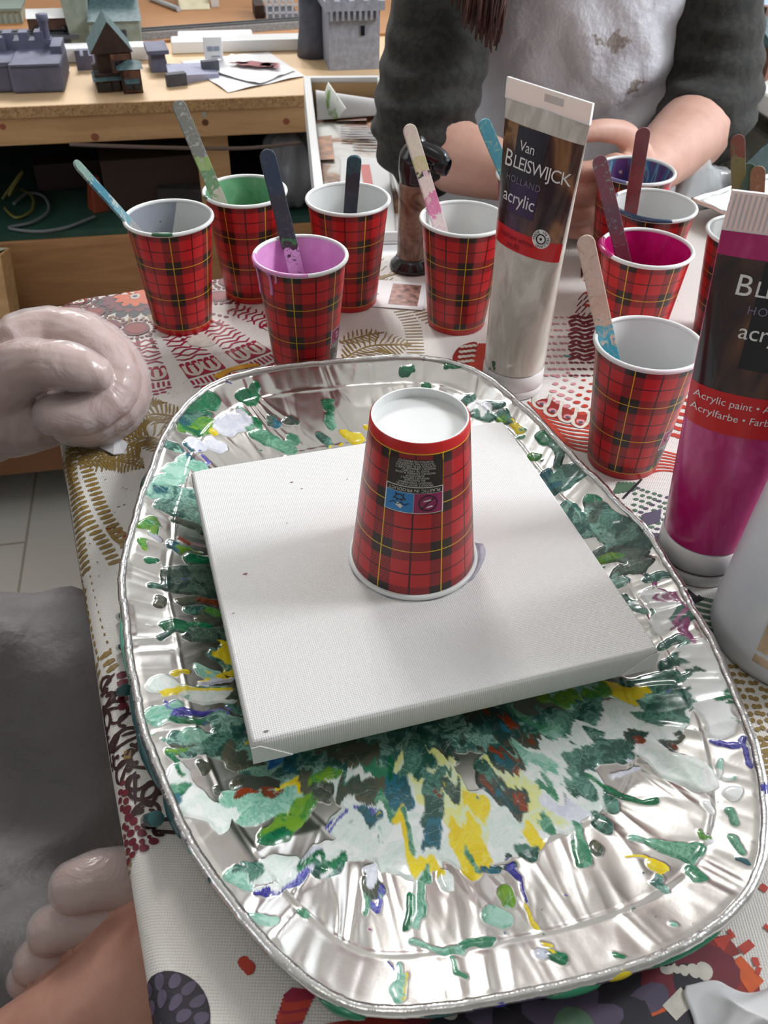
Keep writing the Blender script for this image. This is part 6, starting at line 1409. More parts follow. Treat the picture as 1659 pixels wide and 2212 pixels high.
def lapf(u, v):
    x = -.62 + .47 * u; y = -.06 + .70 * v
    th1 = math.exp(-((y - (.46 + .02 * u)) / .095) ** 2); th2 = math.exp(-((y - (.18)) / .095) ** 2)
    z = -.262 + .088 * max(th1, th2) + .012 * (th1 + th2)
    over = max(0, y - .555); z -= over * 1.6; over = max(0, .06 - y); z -= over * 1.1
    kn = max(0, u - .80) / .20; z -= .10 * kn ** 2
    z += .012 * mnoise.noise(V3((x * 9, y * 7, 4))) + .012 * (1 - 2.5 * abs(mnoise.noise(V3((x * 7 + y * 9, y * 4 - x * 3, 11))))) + .005 * (1 - 3 * abs(mnoise.noise(V3((x * 16 - y * 12, y * 9, 21)))))
    return (x - pl.location.x, y - pl.location.y, z - pl.location.z)
mb = MB(); mb.grid(lapf, 70, 90); mb.build('apron', M_APRON2, pl, solid=.0008)
mb = MB()
for i in range(40):
    a = 2 * PI * i / 40; P_ = []
    for k in range(10):
        q = -.15 + 1.75 * k / 9; P_.append(V3((-.665 + .094 * math.sin(q) * math.cos(a), .30 + .092 * math.sin(q) * math.sin(a), .525 + .10 * math.cos(q))) - pl.location)
    if abs(((a + PI) % (2 * PI)) - PI) > .7: mb.tube(P_, .012, 6)
mb.build('hair', simple('hair_dark', S(50, 36, 30), .4), pl)
mb = MB()
for sy in (-.028, .028): mb.lathe([(0, .010), (.006, .009), (.010, .004), (.011, 0)], 16, (-.572 + .72, .30 + sy - .30, .525 - FLOOR), ax=V3((1, 0, 0)).to_track_quat('Z', 'Y').to_matrix())
mb.build('eye', MATS['eye_white'], pl)
mb = MB(); mb.tube([V3((-.585, .272, .455)) - pl.location, V3((-.575, .30, .453)) - pl.location, V3((-.585, .328, .455)) - pl.location], [.003, .0055, .003], 8); mb.build('lips', MATS['lips'], pl)
st = thing('stool', 'stool under the gloved person on the left', 'stool', (-.74, .30, FLOOR))
MB().lathe([(0, .345), (.16, .345), (.165, .352), (.165, .368), (.16, .375), (0, .375)], 40).build('seat', M_PINE, st)
for a in (45, 135, 225, 315):
    MB().tube([(.13 * math.cos(math.radians(a)), .13 * math.sin(math.radians(a)), .345), (.16 * math.cos(math.radians(a)), .16 * math.sin(math.radians(a)), 0)], .014, 12).build('leg', M_PINE, st)
# ------------------------------------------------------------------ side table and the white box with magazines
t = NT('side_top_white'); t.set(col=t.mix(t.smooth(t.noise(24, 3, .6, None, .6), .60, .64), S(226, 228, 230), t.ramp(t.noise(11, 2), [(.42, S(110, 170, 176)), (.5, S(150, 176, 110)), (.58, S(60, 96, 110))])), rough=.45); M_SIDE = t.m
sd = thing('side_table', 'narrow white paint-spotted side table under the white box', 'table', (-.05, 1.02, FLOOR))
def sbox(x0, x1, y0, y1, z0, z1):
    mb = MB(); A_ = math.radians(7); c, s = math.cos(A_), math.sin(A_); f = lambda x, y, z: V3((x * c - y * s, x * s + y * c, z - FLOOR))
    return mb.hexa([f(x, y, z) for z in (z0, z1) for x, y in ((x0, y0), (x1, y0), (x1, y1), (x0, y1))])
bx0 = at(655, 160, .045); bx1 = at(681, 428, .045); e = (bx1 - bx0); LBX = e.length; e.normalize(); fx = V3((-e.y, e.x, 0))
if fx.x < 0: fx = -fx
WBX = .096; HB = .045
wb = thing('storage_box', 'shallow white open box lined with old magazine pages beside the dark sweater', 'box', (bx0.x, bx0.y, -.002))
O3 = V3((bx0.x, bx0.y, -.002))
def bq(a, b, z): return e * a + fx * b + V3((0, 0, z))
for a_ in (.01, LBX + .0): 
    for b_ in (.012, .09):
        q_ = O3 - sd.location; mb = MB(); mb.hexa([q_ + e * a + fx * b + V3((0, 0, z)) for z in (FLOOR + .002, -.02) for a, b in ((a_, b_ + .02), (a_ + .02, b_ + .02), (a_ + .02, b_), (a_, b_))]).build('leg', M_FRAME, sd)
q_ = O3 - sd.location; MB().hexa([q_ + e * a + fx * b + V3((0, 0, z)) for z in (-.02, -.0004) for a, b in ((-.02, .122), (LBX + .052, .122), (LBX + .052, .004), (-.02, .004))]).build('tabletop', M_SIDE, sd, bevel=.002)
def bbox(mb, a0, a1, b0, b1, z0, z1): return mb.hexa([bq(a, b, z) for z in (z0, z1) for a, b in ((a0, b1), (a1, b1), (a1, b0), (a0, b0))])
mb = MB(); bbox(mb, 0, LBX, 0, WBX, 0, .003)
bbox(mb, 0, .009, 0, WBX, .003, HB); bbox(mb, LBX - .004, LBX, 0, WBX, .003, .012); bbox(mb, .009, LBX, 0, .009, .003, HB); bbox(mb, .009, LBX, WBX - .003, WBX, .003, HB)
mb.build('box_shell', M_WHITE, wb, bevel=.001)
mb = MB(); bbox(mb, .0092, .013, .0092, WBX - .0035, .0035, HB - .006); mb.build('cardboard_back', simple('cardboard_tan', S(186, 150, 104), .7), wb)
def page(name, a0, a1, b0, b1, z, m, bend, parent, rot=0.0):
    mb = MB()
    def fn(u, v):
        a, b = a0 + (a1 - a0) * u, b0 + (b1 - b0) * v
        return bq(a + rot * (b - b0), b - rot * (a - a0), z + bend(u, v))
    mb.grid(fn, 24, 24); return mb.build(name, m, parent, solid=.0006)
t = NT('page_food'); t.set(col=t.ramp(t.noise(20, 3, .5, None, .5), [(.40, S(226, 224, 220)), (.50, S(206, 200, 194)), (.56, S(170, 120, 84)), (.62, S(120, 70, 50)), (.70, S(200, 160, 110))]), rough=.5); M_PAGE = t.m
t = NT('page_text'); s = t.sep(t.coord()); t.set(col=S(226, 226, 226), rough=.5); M_PAGE2 = t.m
mag = thing('magazine_page', 'magazine pages with food photos lying in the white box', 'paper', tuple(O3))
page('page_sheet', .02, LBX - .008, .012, WBX - .006, .0058, M_PAGE, lambda u, v: .0015 * math.sin(4 * u + 3 * v), mag)
page('page_sheet', .19, LBX - .006, .035, WBX - .006, .0085, M_PAGE2, lambda u, v: .001 * math.sin(5 * u), mag, .06)
mb = MB()
for i in range(7): q = [bq(.095 + i * .010, .052, .0092), bq(.099 + i * .010, .052, .0092), bq(.099 + i * .010, .094 - .006 * (i % 3), .0092), bq(.095 + i * .010, .094 - .006 * (i % 3), .0092)]; mb.add(q, [(0, 1, 2, 3)])
mb.build('printed_line', simple('print_grey', S(150, 146, 150), .6), mag)
mb = MB(); mb.add([bq(.22, .056, .0112), bq(.22, .066, .0112), bq(.33, .064, .0112), bq(.33, .054, .0112)], [(3, 2, 1, 0)]); mb.build('printed_stripe', simple('stripe_red', S(206, 84, 78), .5), mag)
def ppx(name, px, m, z=.0078):
    mb = MB(); mb.add([at(u, v, z) - O3 - V3((0, 0, 0)) for u, v in px], [(0, 1, 2, 3)]); return mb.build(name, m, mag)
ppx('food_photo', [(728, 262), (792, 260), (788, 222), (726, 226)], simple('photo_brown', S(128, 84, 62), .5, var=.4, vscale=90), .0085)
ppx('food_photo', [(682, 346), (722, 344), (716, 292), (676, 296)], simple('photo_orange', S(180, 116, 70), .5, var=.5, vscale=70), .0085)
for i_ in range(6): ppx('printed_line', [(736, 275 + i_ * 5), (736 + 60 + 12 * (i_ % 3), 274 + i_ * 5), (736 + 60 + 12 * (i_ % 3), 271.5 + i_ * 5), (736, 272.5 + i_ * 5)], MATS['print_grey'], .0095)
fld = thing('folded_paper', 'white page folded over with a green stain at the back of the white box', 'paper', tuple(O3))
def curlp(u, v):
    b = .014 + (WBX - .02) * u; a = .018 + .05 * v * (1 - .3 * u); z = .012 + .026 * (1 - u * .5) * math.sin(PI * min(1, .15 + v * .85)) ; return bq(a, b, z)
mb = MB(); mb.grid(curlp, 20, 20); mb.build('page_sheet', M_WHITEP, fld, solid=.0006)
def curl2(u, v):
    q = 2.6 * u; return bq(.03 + .012 * math.sin(q) + .075 * v * (.4 + .6 * u), .014 + .018 * v + .016 * u, .014 + .018 * (1 - math.cos(q)) * (1 - .3 * v))
t = NT('page_green_stain'); t.set(col=t.mix(t.smooth(t.noise(30, 3), .5, .58), S(232, 234, 228), S(128, 168, 84)), rough=.5)
mb = MB(); mb.grid(curl2, 20, 20); mb.build('folded_flap', t.m, fld, solid=.0006)

# ------------------------------------------------------------------ workbench at the back
def mn(p): return p.dot(E1), p.dot(E2)
FN = (mn(at(0, 239, 0))[1] + mn(at(644, 201, 0))[1]) / 2
bench = thing('workbench', 'pine workbench with chipboard top along the back wall', 'workbench', tuple(rm(0, 0, 0)))
bench.rotation_euler = (0, 0, RA)
BM0, BM1, BN1 = -1.45, .74, WB - .01
def bb(lo, hi): return MB().box(lo, hi)
mb = MB(); mb.box((BM0, FN + .003, -.014), (BM1, BN1, 0)); mb.build('bench_top', M_BOARD, bench)
mb = MB(); mb.box((BM0, FN, -.014), (BM1, FN + .003, -.0002)); mb.build('chipboard_edge', M_CHIP, bench)
bb((BM0, FN + .004, -.050), (BM1, FN + .034, -.014)).build('front_beam', M_PINE, bench, bevel=.002)
mb = MB()
for (u, v) in ((441, 246), (443, 264)): m_, n_ = mn(aty(u, v, aty(u, v, 1).y)); 
for (u, v, r, mi) in ((441, 247, .0042, 0), (443, 264, .0044, 1), (618, 262, .0045, 2), (205, 296, .005, 2), (6, 273, .004, 2)):
    p = None
    for yy in np.linspace(1.0, 1.5, 400):
        q = aty(u, v, yy)
        if mn(q)[1] >= FN + .004: p = q; break
    m_, _ = mn(p); o_ = len(mb.v); mb.v += [(m_ + r * math.cos(x), FN + .0035, p.z + r * math.sin(x)) for x in np.linspace(0, 2 * PI, 16, endpoint=False)]; mb.face(range(o_ + 15, o_ - 1, -1) if False else range(o_, o_ + 16), mi)
mb.build('screw', [M_BRASS, simple('screw_hole', S(110, 70, 44), .7), simple('knot_red', S(160, 90, 66), .6)], bench)
SH = -.172
bb((BM0, FN + .01, SH - .012), (BM1, BN1, SH)).build('lower_shelf', simple('shelf_green', S(46, 84, 74), .6, var=.2, vscale=20), bench)
bb((BM0, FN + .006, -.285), (BM1, FN + .026, SH - .010)).build('front_board', M_PINE2, bench, bevel=.002)
bb((BM0, FN + .05, -.62), (BM1, FN + .07, -.30)).build('drawer_front', simple('drawer_brown', S(128, 84, 52), .6, var=.15, vscale=12), bench)
for m_ in (BM0 + .04, -.60, .0, .66):
    if m_ == -.60: continue
    bb((m_, FN + .036, FLOOR), (m_ + .045, FN + .08, -.014)).build('leg', M_PINE, bench)
for m_ in (BM0 + .04, .66): bb((m_, BN1 - .06, FLOOR), (m_ + .045, BN1 - .015, -.014)).build('leg', M_PINE, bench)
bb((BM0, FN + .34, -.62), (BM1, FN + .355, -.014)).build('back_panel', simple('shelf_back_dark', S(30, 28, 28), .9), bench)
bb((-.508, FN - .012, -.275), (-.490, FN + .004, -.215)).build('wood_block', M_PINE, bench)
hb = bb((BM0, FN + .30, 0.0003), (BM1 - .02, BN1 - .005, .004)); hb = hb.build('hardboard_sheet', M_HARD, None); hb.rotation_euler = (0, 0, RA); tag(hb, 'brown hardboard sheet on the back half of the workbench', 'board')
# pale upright panel at the left edge
p0, p1 = aty(2, 575, 1.14), aty(36, 775, 1.14)
mb = MB(); f = lambda p, dx, dy, dz=0: p + V3((dx, dy, dz))
top = p0 + (p0 - p1) * .12; low_ = p1 + (p1 - p0) * .25
mb.hexa([low_ + V3((-.30, .0, 0)), low_, low_ + V3((.006, .02, 0)), low_ + V3((-.30, .02, 0)), top + V3((-.30, 0, 0)), top, top + V3((.006, .02, 0)), top + V3((-.30, .02, 0))])
pnl = bb((BM0, FN + .2, -.6), (BM0 + .02, FN + .3, -.5)).build('side_panel', M_PINE, bench); pi_ = Matrix.Rotation(-RA, 3, 'Z')
mb.v = [tuple(pi_ @ V3(q)) for q in mb.v]; mb.build('panel_sheet', simple('panel_cream', S(206, 200, 178), .6), pnl)
mb = MB(); mb.hexa([low_ + V3((-.012, -.006, 0)), low_ + V3((.004, -.006, 0)), low_ + V3((.008, .02, 0)), low_ + V3((-.012, -.0005, 0)), top + V3((-.012, -.006, 0)), top + V3((.004, -.006, 0)), top + V3((.008, .02, 0)), top + V3((-.012, -.0005, 0))]); mb.v = [tuple(pi_ @ V3(q)) for q in mb.v]; mb.build('pine_edge', M_PINE, pnl)
# cables and clutter on the lower shelf
def cable(name, label, pts, r, m, z=None):
    P_ = smooth3([at(u, v, zz) for u, v, zz in pts]); mb = MB(); mb.tube(P_, r, 8); return tag(mb.build(name, m), label, 'cable')
def smooth3(p, n=8):
    out = []
    for i in range(len(p) - 1):
        a, b, c, d = p[max(i - 1, 0)], p[i], p[i + 1], p[min(i + 2, len(p) - 1)]
        for k in range(n):
            s = k / n; out.append(.5 * (2 * b + (c - a) * s + (2 * a - 5 * b + 4 * c - d) * s * s + (3 * b - a - 3 * c + d) * s ** 3))
    out.append(p[-1]); return out
ZS = SH + .004
cable('cable', 'yellow cable looped on the dark lower shelf', [(5, 430, ZS), (30, 395, ZS + .02), (48, 372, ZS + .04), (20, 420, ZS + .02), (40, 408, ZS), (70, 425, ZS), (68, 455, ZS), (35, 470, ZS), (10, 450, ZS)], .0022, simple('cable_yellow', S(128, 122, 60), .5))
cable('cable', 'grey cable curled on the green lower shelf', [(30, 440, ZS), (60, 418, ZS), (95, 425, ZS), (105, 455, ZS), (70, 480, ZS), (20, 492, ZS), (80, 500, ZS), (140, 492, ZS), (190, 474, ZS), (205, 468, ZS)], .0024, simple('cable_grey', S(120, 126, 130), .5))
P_ = []
for u, v in ((150, 312), (260, 316), (370, 319), (480, 321), (560, 318), (650, 308)):
    q = None
    for yy in np.linspace(.9, 1.5, 600):
        q = aty(u, v, yy)
        if mn(q)[1] >= FN - .006: break
    P_.append(q)
mb = MB(); mb.tube(smooth3(P_), .0026, 8); tag(mb.build('cord', simple('cord_brown', S(110, 92, 84), .6)), 'brown cord hanging slack under the bench beam', 'cord')
def shelf_box(name, label, u, v, w, d, h, rot, m, cat, z=None, taper=1.0):
    c = at(u, v, (SH if z is None else z) + .0005); R = Matrix.Rotation(RA + rot, 3, 'Z'); mb = MB(); q = []
    for zz, k in ((0, 1), (h, taper)):
        for x, y in ((-w / 2, -d / 2), (w / 2, -d / 2), (w / 2, d / 2), (-w / 2, d / 2)): q.append(c + R @ V3((x * k, y * k, zz)))
    mb.hexa(q); return tag(mb.build(name, m, bevel=.0015), label, cat)
shelf_box('tool_case', 'dark tool case on the lower shelf', 190, 392, .15, .05, .040, .12, simple('case_dark', S(52, 34, 34), .6), 'case')
shelf_box('orange_wedge', 'orange plastic wedge on the lower shelf behind the thin stick', 214, 452, .025, .03, .05, .4, simple('orange_plastic', S(140, 62, 34), .5), 'wedge', taper=.5)
shelf_box('cardboard_carton', 'dark brown carton at the back of the lower shelf', 350, 425, .16, .09, .075, .05, simple('carton_brown', S(66, 48, 42), .8), 'carton')
shelf_box('folded_cloth', 'dark folded cloth on the lower shelf', 440, 440, .12, .07, .035, -.2, simple('cloth_dark', S(58, 52, 54), .9, var=.3, vscale=30), 'cloth')
shelf_box('timber_offcut', 'pale timber offcut standing at the end of the lower shelf', 640, 440, .014, .03, .09, .1, M_PINE2, 'offcut')
bgc = aty(618, 430, 1.24); mb = MB()
def bag2(u, v):
    a, b = 2 * PI * u, PI * v; n_ = .8 + .45 * mnoise.noise(V3((math.cos(a) * 1.6, math.sin(a) * 1.6, v * 3))); return (bgc.x + .055 * math.sin(b) * math.cos(a) * n_, bgc.y + .05 * math.sin(b) * math.sin(a) * n_ + .10, SH + .001 + .065 * (1 - math.cos(b)) * .8 * (.9 + .2 * n_))
mb.grid(bag2, 40, 30, wrap=True); tag(mb.build('plastic_bag', simple('bag_grey', S(120, 122, 128), .25)), 'grey plastic bag on the lower shelf left of the white box', 'bag')

# ------------------------------------------------------------------ models on the bench
def frame(u0, u1, vb, vt, zb=0.0):
    a = at(u0, vb, zb); b = at(u1, vb, zb); m0, n0 = mn(a); m1, n1 = mn(b); h = aty((u0 + u1) / 2, vt, (a.y + b.y) / 2).z - zb
    return m0, n0, m1 - m0, h
def model(name, label, cat, m, n, z=0.0003, rot=0):
    p = rm(m, n, z); o = thing(name, label, cat, tuple(p)); o.rotation_euler = (0, 0, RA + rot); return o
def crenels(mb, x0, x1, y0, y1, z, h, step, mi=0):
    L = x1 - x0; k = max(2, int(L / step))
    for i in range(k): mb.box((x0 + L * i / k, y0, z), (x0 + L * (i + .58) / k, y1, z + h), mi)
def gable(mb, x0, x1, y0, y1, z0, z1, mi=0, ov=.004, axis='x'):
    if axis == 'x':
        ym = (y0 + y1) / 2; v = [(x0 - ov, y0 - ov, z0), (x1 + ov, y0 - ov, z0), (x1 + ov, y1 + ov, z0), (x0 - ov, y1 + ov, z0), (x0 - ov, ym, z1), (x1 + ov, ym, z1)]
        return mb.add(v, [(0, 1, 5, 4), (2, 3, 4, 5), (1, 2, 5), (3, 0, 4), (3, 2, 1, 0)], mi)
    xm = (x0 + x1) / 2; v = [(x0 - ov, y0 - ov, z0), (x1 + ov, y0 - ov, z0), (x1 + ov, y1 + ov, z0), (x0 - ov, y1 + ov, z0), (xm, y0 - ov, z1), (xm, y1 + ov, z1)]
    return mb.add(v, [(0, 4, 5, 3), (1, 2, 5, 4), (0, 1, 4), (2, 3, 5), (3, 2, 1, 0)], mi)
def hip(mb, x0, x1, y0, y1, z0, z1, mi=0, ov=.004):
    xm, ym = (x0 + x1) / 2, (y0 + y1) / 2
    return mb.add([(x0 - ov, y0 - ov, z0), (x1 + ov, y0 - ov, z0), (x1 + ov, y1 + ov, z0), (x0 - ov, y1 + ov, z0), (xm, ym, z1)], [(0, 1, 4), (1, 2, 4), (2, 3, 4), (3, 0, 4), (3, 2, 1, 0)], mi)
def windows(o, spots, w, h, name='window', m=M_GLASSD, frame_m=None):
    for (x, y, z) in spots: MB().box((x - w / 2, y - .0012, z), (x + w / 2, y + .002, z + h)).build(name, m, o)
# 1 grey castle wall
m0, n0, W_, H_ = frame(-45, 140, 203, 140); o = model('model_castle_wall', 'blue-grey model castle wall with battlements at the left end of the bench', 'model', m0, n0)
mb = MB(); mb.box((0, 0, 0), (W_ * .42, .095, H_ * .92)); mb.box((W_ * .40, -.008, 0), (W_, .10, H_ * .95)); mb.build('wall_block', M_STONE, o, bevel=.004)
mb = MB(); mb.box((W_ * .30, .075, H_ * .9), (W_ * .86, .095, H_ * 1.25)); crenels(mb, W_ * .30, W_ * .86, .075, .095, H_ * 1.25, .010, .017); mb.box((W_ * .86, .05, H_ * .9), (W_ * .99, .1, H_ * 1.18)); mb.build('parapet', M_STONE, o)
mb = MB(); mb.box((0, -.002, H_ * .9), (W_ * .42, .006, H_ * 1.04)); crenels(mb, 0, W_ * .40, .07, .082, H_ * .9, .018, .03); mb.box((W_ * .42, -.010, H_ * .93), (W_, .0, H_ * 1.0)); mb.build('battlement', M_STONE, o)
MB().lathe([(.006, 0), (.006, .020), (.008, .022), (.008, .030), (0, .030)], 14, (W_ * .80, .085, H_ * 1.25)).build('turret', M_STONE, o)
# 2 dark timbered house
m0, n0, W_, H_ = frame(213, 312, 206, 78); o = model('model_house', 'dark timbered model house with slate roofs at the front edge of the bench', 'model', m0, n0, rot=.12)
k = H_
mb = MB(); mb.box((.0, .012, 0), (W_, .075, k * .30)); mb.box((W_ * .10, .02, k * .28), (W_ * .86, .085, k * .66)); mb.box((W_ * .55, -.004, k * .0), (W_ * .98, .03, k * .42)); mb.build('timber_wall', M_TIMBER, o)
mb = MB(); mb.box((W_ * .40, .014, k * .30), (W_ * .82, .0205, k * .62)); mb.box((W_ * .62, -.006, k * .03), (W_ * .95, -.0035, k * .40)); mb.box((W_ * .05, .009, k * .02), (W_ * .5, .0125, k * .2)); mb.build('brick_infill', M_BRICK, o)
mb = MB(); gable(mb, W_ * .06, W_ * .82, .02, .085, k * .64, k * 1.16, 0, .005, 'y'); mb.mi[2] = mb.mi[3] = 1; mb.build('main_roof', [M_SLATE, M_TIMBER], o)
mb = MB(); hip(mb, W_ * .55, W_ * .98, -.004, .03, k * .42, k * .53); mb.add([(-.004, .002, k * .22), (W_ * .56, .002, k * .22), (W_ * .56, .03, k * .31), (-.004, .03, k * .31)], [(0, 1, 2, 3)]); mb.add([(W_ * .60, -.016, k * .21), (W_ * .92, -.016, k * .21), (W_ * .92, .0, k * .29), (W_ * .60, .0, k * .29)], [(0, 1, 2, 3)]); mb.build('porch_roof', M_SLATE, o)
for x in (.48, .62, .74): MB().box((W_ * x - .003, .0125, k * .38), (W_ * x + .003, .0150, k * .52)).build('window', M_GLASSD, o)
for x in (.12, .26, .40): MB().box((W_ * x - .006, .007, k * .04), (W_ * x + .006, .0105, k * .17)).build('window', M_GLASSD, o)
for x in (.70, .86): MB().box((W_ * x - .004, -.008, k * .06), (W_ * x + .004, -.0055, k * .17)).build('window', M_GLASSD, o)
# 3-5 small stone pieces
m0, n0, W_, H_ = frame(328, 366, 158, 110); o = model('model_pedestal', 'grey-purple model pedestal block with flared top beside the dark house', 'model', m0, n0, rot=.1)
mb = MB(); mb.hexa([(0, 0, 0), (W_, 0, 0), (W_, .05, 0), (0, .05, 0), (.003, .003, H_ * .8), (W_ - .003, .003, H_ * .8), (W_ - .003, .047, H_ * .8), (.003, .047, H_ * .8)]); mb.build('block', M_STONE, o)
MB().box((-.003, -.003, H_ * .8), (W_ + .003, .053, H_)).build('cap_slab', M_STONE, o, bevel=.001)
m0, n0, W_, H_ = frame(168, 204, 153, 122); o = model('model_turret_block', 'small blue-grey crenellated model block left of the dark house', 'model', m0, n0)
mb = MB(); mb.box((0, 0, 0), (W_, .04, H_)); crenels(mb, 0, W_, 0, .006, H_, .007, .012); mb.build('block', M_STONE, o)
m0, n0, W_, H_ = frame(366, 392, 186, 160); o = model('model_ramp', 'lavender model ramp slab with raised ends in front of the paper', 'model', m0, n0, rot=.25)
mb = MB(); mb.hexa([(0, -.004, 0), (.075, .012, 0), (.085, .07, 0), (.012, .055, 0), (0, -.004, H_ * .9), (.075, .012, H_ * .35), (.085, .07, H_ * .35), (.012, .055, H_ * .9)]); mb.build('slab', simple('stone_lavender', S(158, 160, 184), .7, var=.1, vscale=60), o)
MB().box((-.003, -.006, 0), (.024, .006, H_)).build('end_block', M_STONED, o); MB().box((.058, .030, H_ * .3), (.082, .040, H_ * 1.15)).build('end_block', M_STONED, o)
# 6 paper sheets with a red smear
pp_ = thing('paper_sheet', 'white paper sheets with a red paint smear on the bench', 'paper', tuple(at(520, 160, .0004)))
def sheet(px, z, name, m=M_WHITEP):
    mb = MB(); q = [at(u, v, z) - pp_.location for u, v in px]; n_ = 10
    mb.grid(lambda u, v: tuple((q[0] * (1 - u) + q[1] * u) * (1 - v) + (q[3] * (1 - u) + q[2] * u) * v + V3((0, 0, .004 * max(0, mnoise.noise(V3((u * 3, v * 3, z * 900))))))), 14, 14); return mb.build(name, m, pp_)
sheet([(390, 132), (580, 112), (660, 165), (492, 200)], .0008, 'sheet'); sheet([(440, 150), (500, 118), (640, 150), (560, 182)], .0030, 'sheet')
mb = MB(); c = at(552, 138, .0075) - pp_.location
for (dx, dy, r, sq) in ((0, 0, .030, .42), (.020, -.004, .014, .7), (-.022, .004, .012, .5), (.030, -.012, .007, .8), (-.034, .002, .006, .5)):
    o_ = len(mb.v); mb.v += [(c.x + dx + r * math.cos(x) * (1 + .25 * math.sin(5 * x + dx * 90)), c.y + dy + r * sq * math.sin(x) * (1 + .3 * math.sin(4 * x)), c.z + .0003) for x in np.linspace(0, 2 * PI, 24, endpoint=False)]; mb.face(range(o_, o_ + 24))
mb.build('paint_smear', simple('smear_red', S(136, 40, 56), .4, var=.35, vscale=70), pp_)
# 7 small white box, 8 long white box section
m0, n0, W_, H_ = frame(443, 483, 134, 86, .004); o = model('small_carton', 'small white carton with a printed label standing on the paper', 'carton', m0, n0, .0075, -.05)
MB().box((0, 0, 0), (W_, .018, H_)).build('carton_body', M_WHITE, o, bevel=.001)
mb = MB(); mb.box((W_ * .2, -.0006, H_ * .38), (W_ * .48, 0, H_ * .58)); mb.box((W_ * .54, -.0006, H_ * .38), (W_ * .84, 0, H_ * .58)); mb.box((W_ * .4, -.0006, H_ * .10), (W_ * .85, 0, H_ * .16)); mb.build('printed_label', simple('label_greyblue', S(150, 160, 176), .5), o)
m0, n0, W_, H_ = frame(372, 700, 118, 88); o = model('foam_bar', 'long white foam bar lying across the bench', 'bar', m0, n0, .0003, -.02)
MB().box((0, 0, 0), (W_, .035, H_ * .9)).build('bar_lower', M_WHITE, o, bevel=.002); MB().box((.01, .036, 0), (W_ * .55, .07, H_ * .85)).build('bar_upper', M_WHITE, o, bevel=.002)
m0, n0, W_, H_ = frame(128, 330, 150, 118); o = model('foam_bar', 'short white foam bar behind the dark house', 'bar', m0, n0 + .03, .0003, 0)
MB().box((0, 0, 0), (W_, .03, H_)).build('bar_lower', M_WHITE, o, bevel=.002)
# 9 big grey castle tower
m0, n0, W_, H_ = frame(712, 822, 153, -60); o = model('model_castle_tower', 'tall pale grey model castle tower with battlements next to the sweater', 'model', m0, n0)
MB().box((0, 0, 0), (W_, .10, H_ * .62)).build('tower_wall', M_STONE2, o)
zr = aty(765, 18, n0 * 1.0 + .0).z; zc = H_ * .62
mb = MB(); mb.box((-.006, -.006, zc), (W_ + .006, .106, zc + H_ * .10)); crenels(mb, -.004, W_ + .004, -.006, .002, zc + H_ * .10, .014, .018)
for i in range(9): mb.box((W_ * (i + .2) / 9, -.006, zc - .012), (W_ * (i + .65) / 9, 0, zc))
mb.build('battlement', M_STONE2, o)
MB().box((W_ * .62, -.0015, H_ * .36), (W_ * .70, .002, H_ * .46)).build('arrow_window', M_GLASSD, o)
m0, n0, W_, H_ = frame(650, 716, 130, -60); o = model('model_round_tower', 'dark grey round model tower left of the pale castle tower', 'model', m0 + W_ / 2, n0 + W_ / 2)
MB().lathe([(0, 0), (W_ * .56, 0), (W_ * .52, .02), (W_ * .46, H_ * .35), (W_ * .45, H_ * .7), (0, H_ * .7)], 32).build('tower_wall', M_STONED, o)
mb = MB(); mb.lathe([(W_ * .45, H_ * .7), (W_ * .52, H_ * .72), (W_ * .52, H_ * .84), (W_ * .44, H_ * .84), (W_ * .44, H_ * .74)], 32); mb.build('battlement', M_STONED, o)
# 10 railway strip, viaduct, wagon, greenhouse
a, b = at(250, 92, .004), at(655, 62, .004); m0, n0 = mn(a); m1, n1 = mn(b); o = model('model_railway', 'grey model railway track bed running across the hardboard', 'railway', m0, n0, .0043, math.atan2(n1 - n0, m1 - m0))
L_ = math.hypot(m1 - m0, n1 - n0) + .1
MB().hexa([(0, 0, 0), (L_, 0, 0), (L_, .05, 0), (0, .05, 0), (0, .008, .008), (L_, .008, .008), (L_, .042, .008), (0, .042, .008)]).build('track_bed', M_TRACK, o)
for y in (.018, .032): MB().box((0, y, .008), (L_, y + .0014, .0106)).build('rail', M_METALG, o)
m0, n0, W_, H_ = frame(-60, 172, 112, 84); o = model('model_viaduct', 'long grey model railway viaduct on piers behind the castle wall', 'model', m0, n0)
mb = MB(); mb.box((0, 0, H_ * .72), (W_, .05, H_)); mb.build('deck', M_STONED, o)
for i in range(6): x = W_ * (i + .1) / 6; MB().box((x, .004, 0), (x + .014, .046, H_ * .72)).build('pier', M_STONED, o)
for y in (.016, .03): MB().box((0, y, H_), (W_, y + .0014, H_ + .002)).build('rail', M_METALG, o)
dk = (m0, n0, H_)
wgm, wgn = mn(at(60, 84, H_ + .002)); o = model('model_wagon', 'small white and brown model railway wagon on the viaduct', 'model', wgm, n0 + .010, H_ + .0025)
mb = MB(); mb.box((0, .002, .004), (.066, .030, .020)); mb.build('wagon_body', simple('wagon_brown', S(72, 48, 42), .6, var=.3, vscale=90), o)
mb = MB(); gable(mb, .002, .062, .002, .030, .020, .030, 0, .003, 'x'); mb.build('wagon_roof', M_WHITE, o)
for x in (.012, .052): MB().lathe([(.0, -.016), (.005, -.016), (.005, .016), (0, .016)], 14, (x, .016, .005), ax=V3((0, 1, 0)).to_track_quat('Z', 'Y').to_matrix()).build('wheel', M_BLACK, o)
m0, n0, W_, H_ = frame(-30, 36, 88, 44); o = model('model_greenhouse', 'pale green model glasshouse on the far left of the bench', 'model', m0, n0 + .09, .0003)
mb = MB(); mb.box((0, 0, 0), (W_, .06, H_ * .75)); mb.build('glass_wall', simple('model_glass_green', S(190, 208, 198), .2, trans=.2), o)
mb = MB(); mb.box((-.003, -.003, H_ * .75), (W_ + .003, .063, H_ * .9)); 
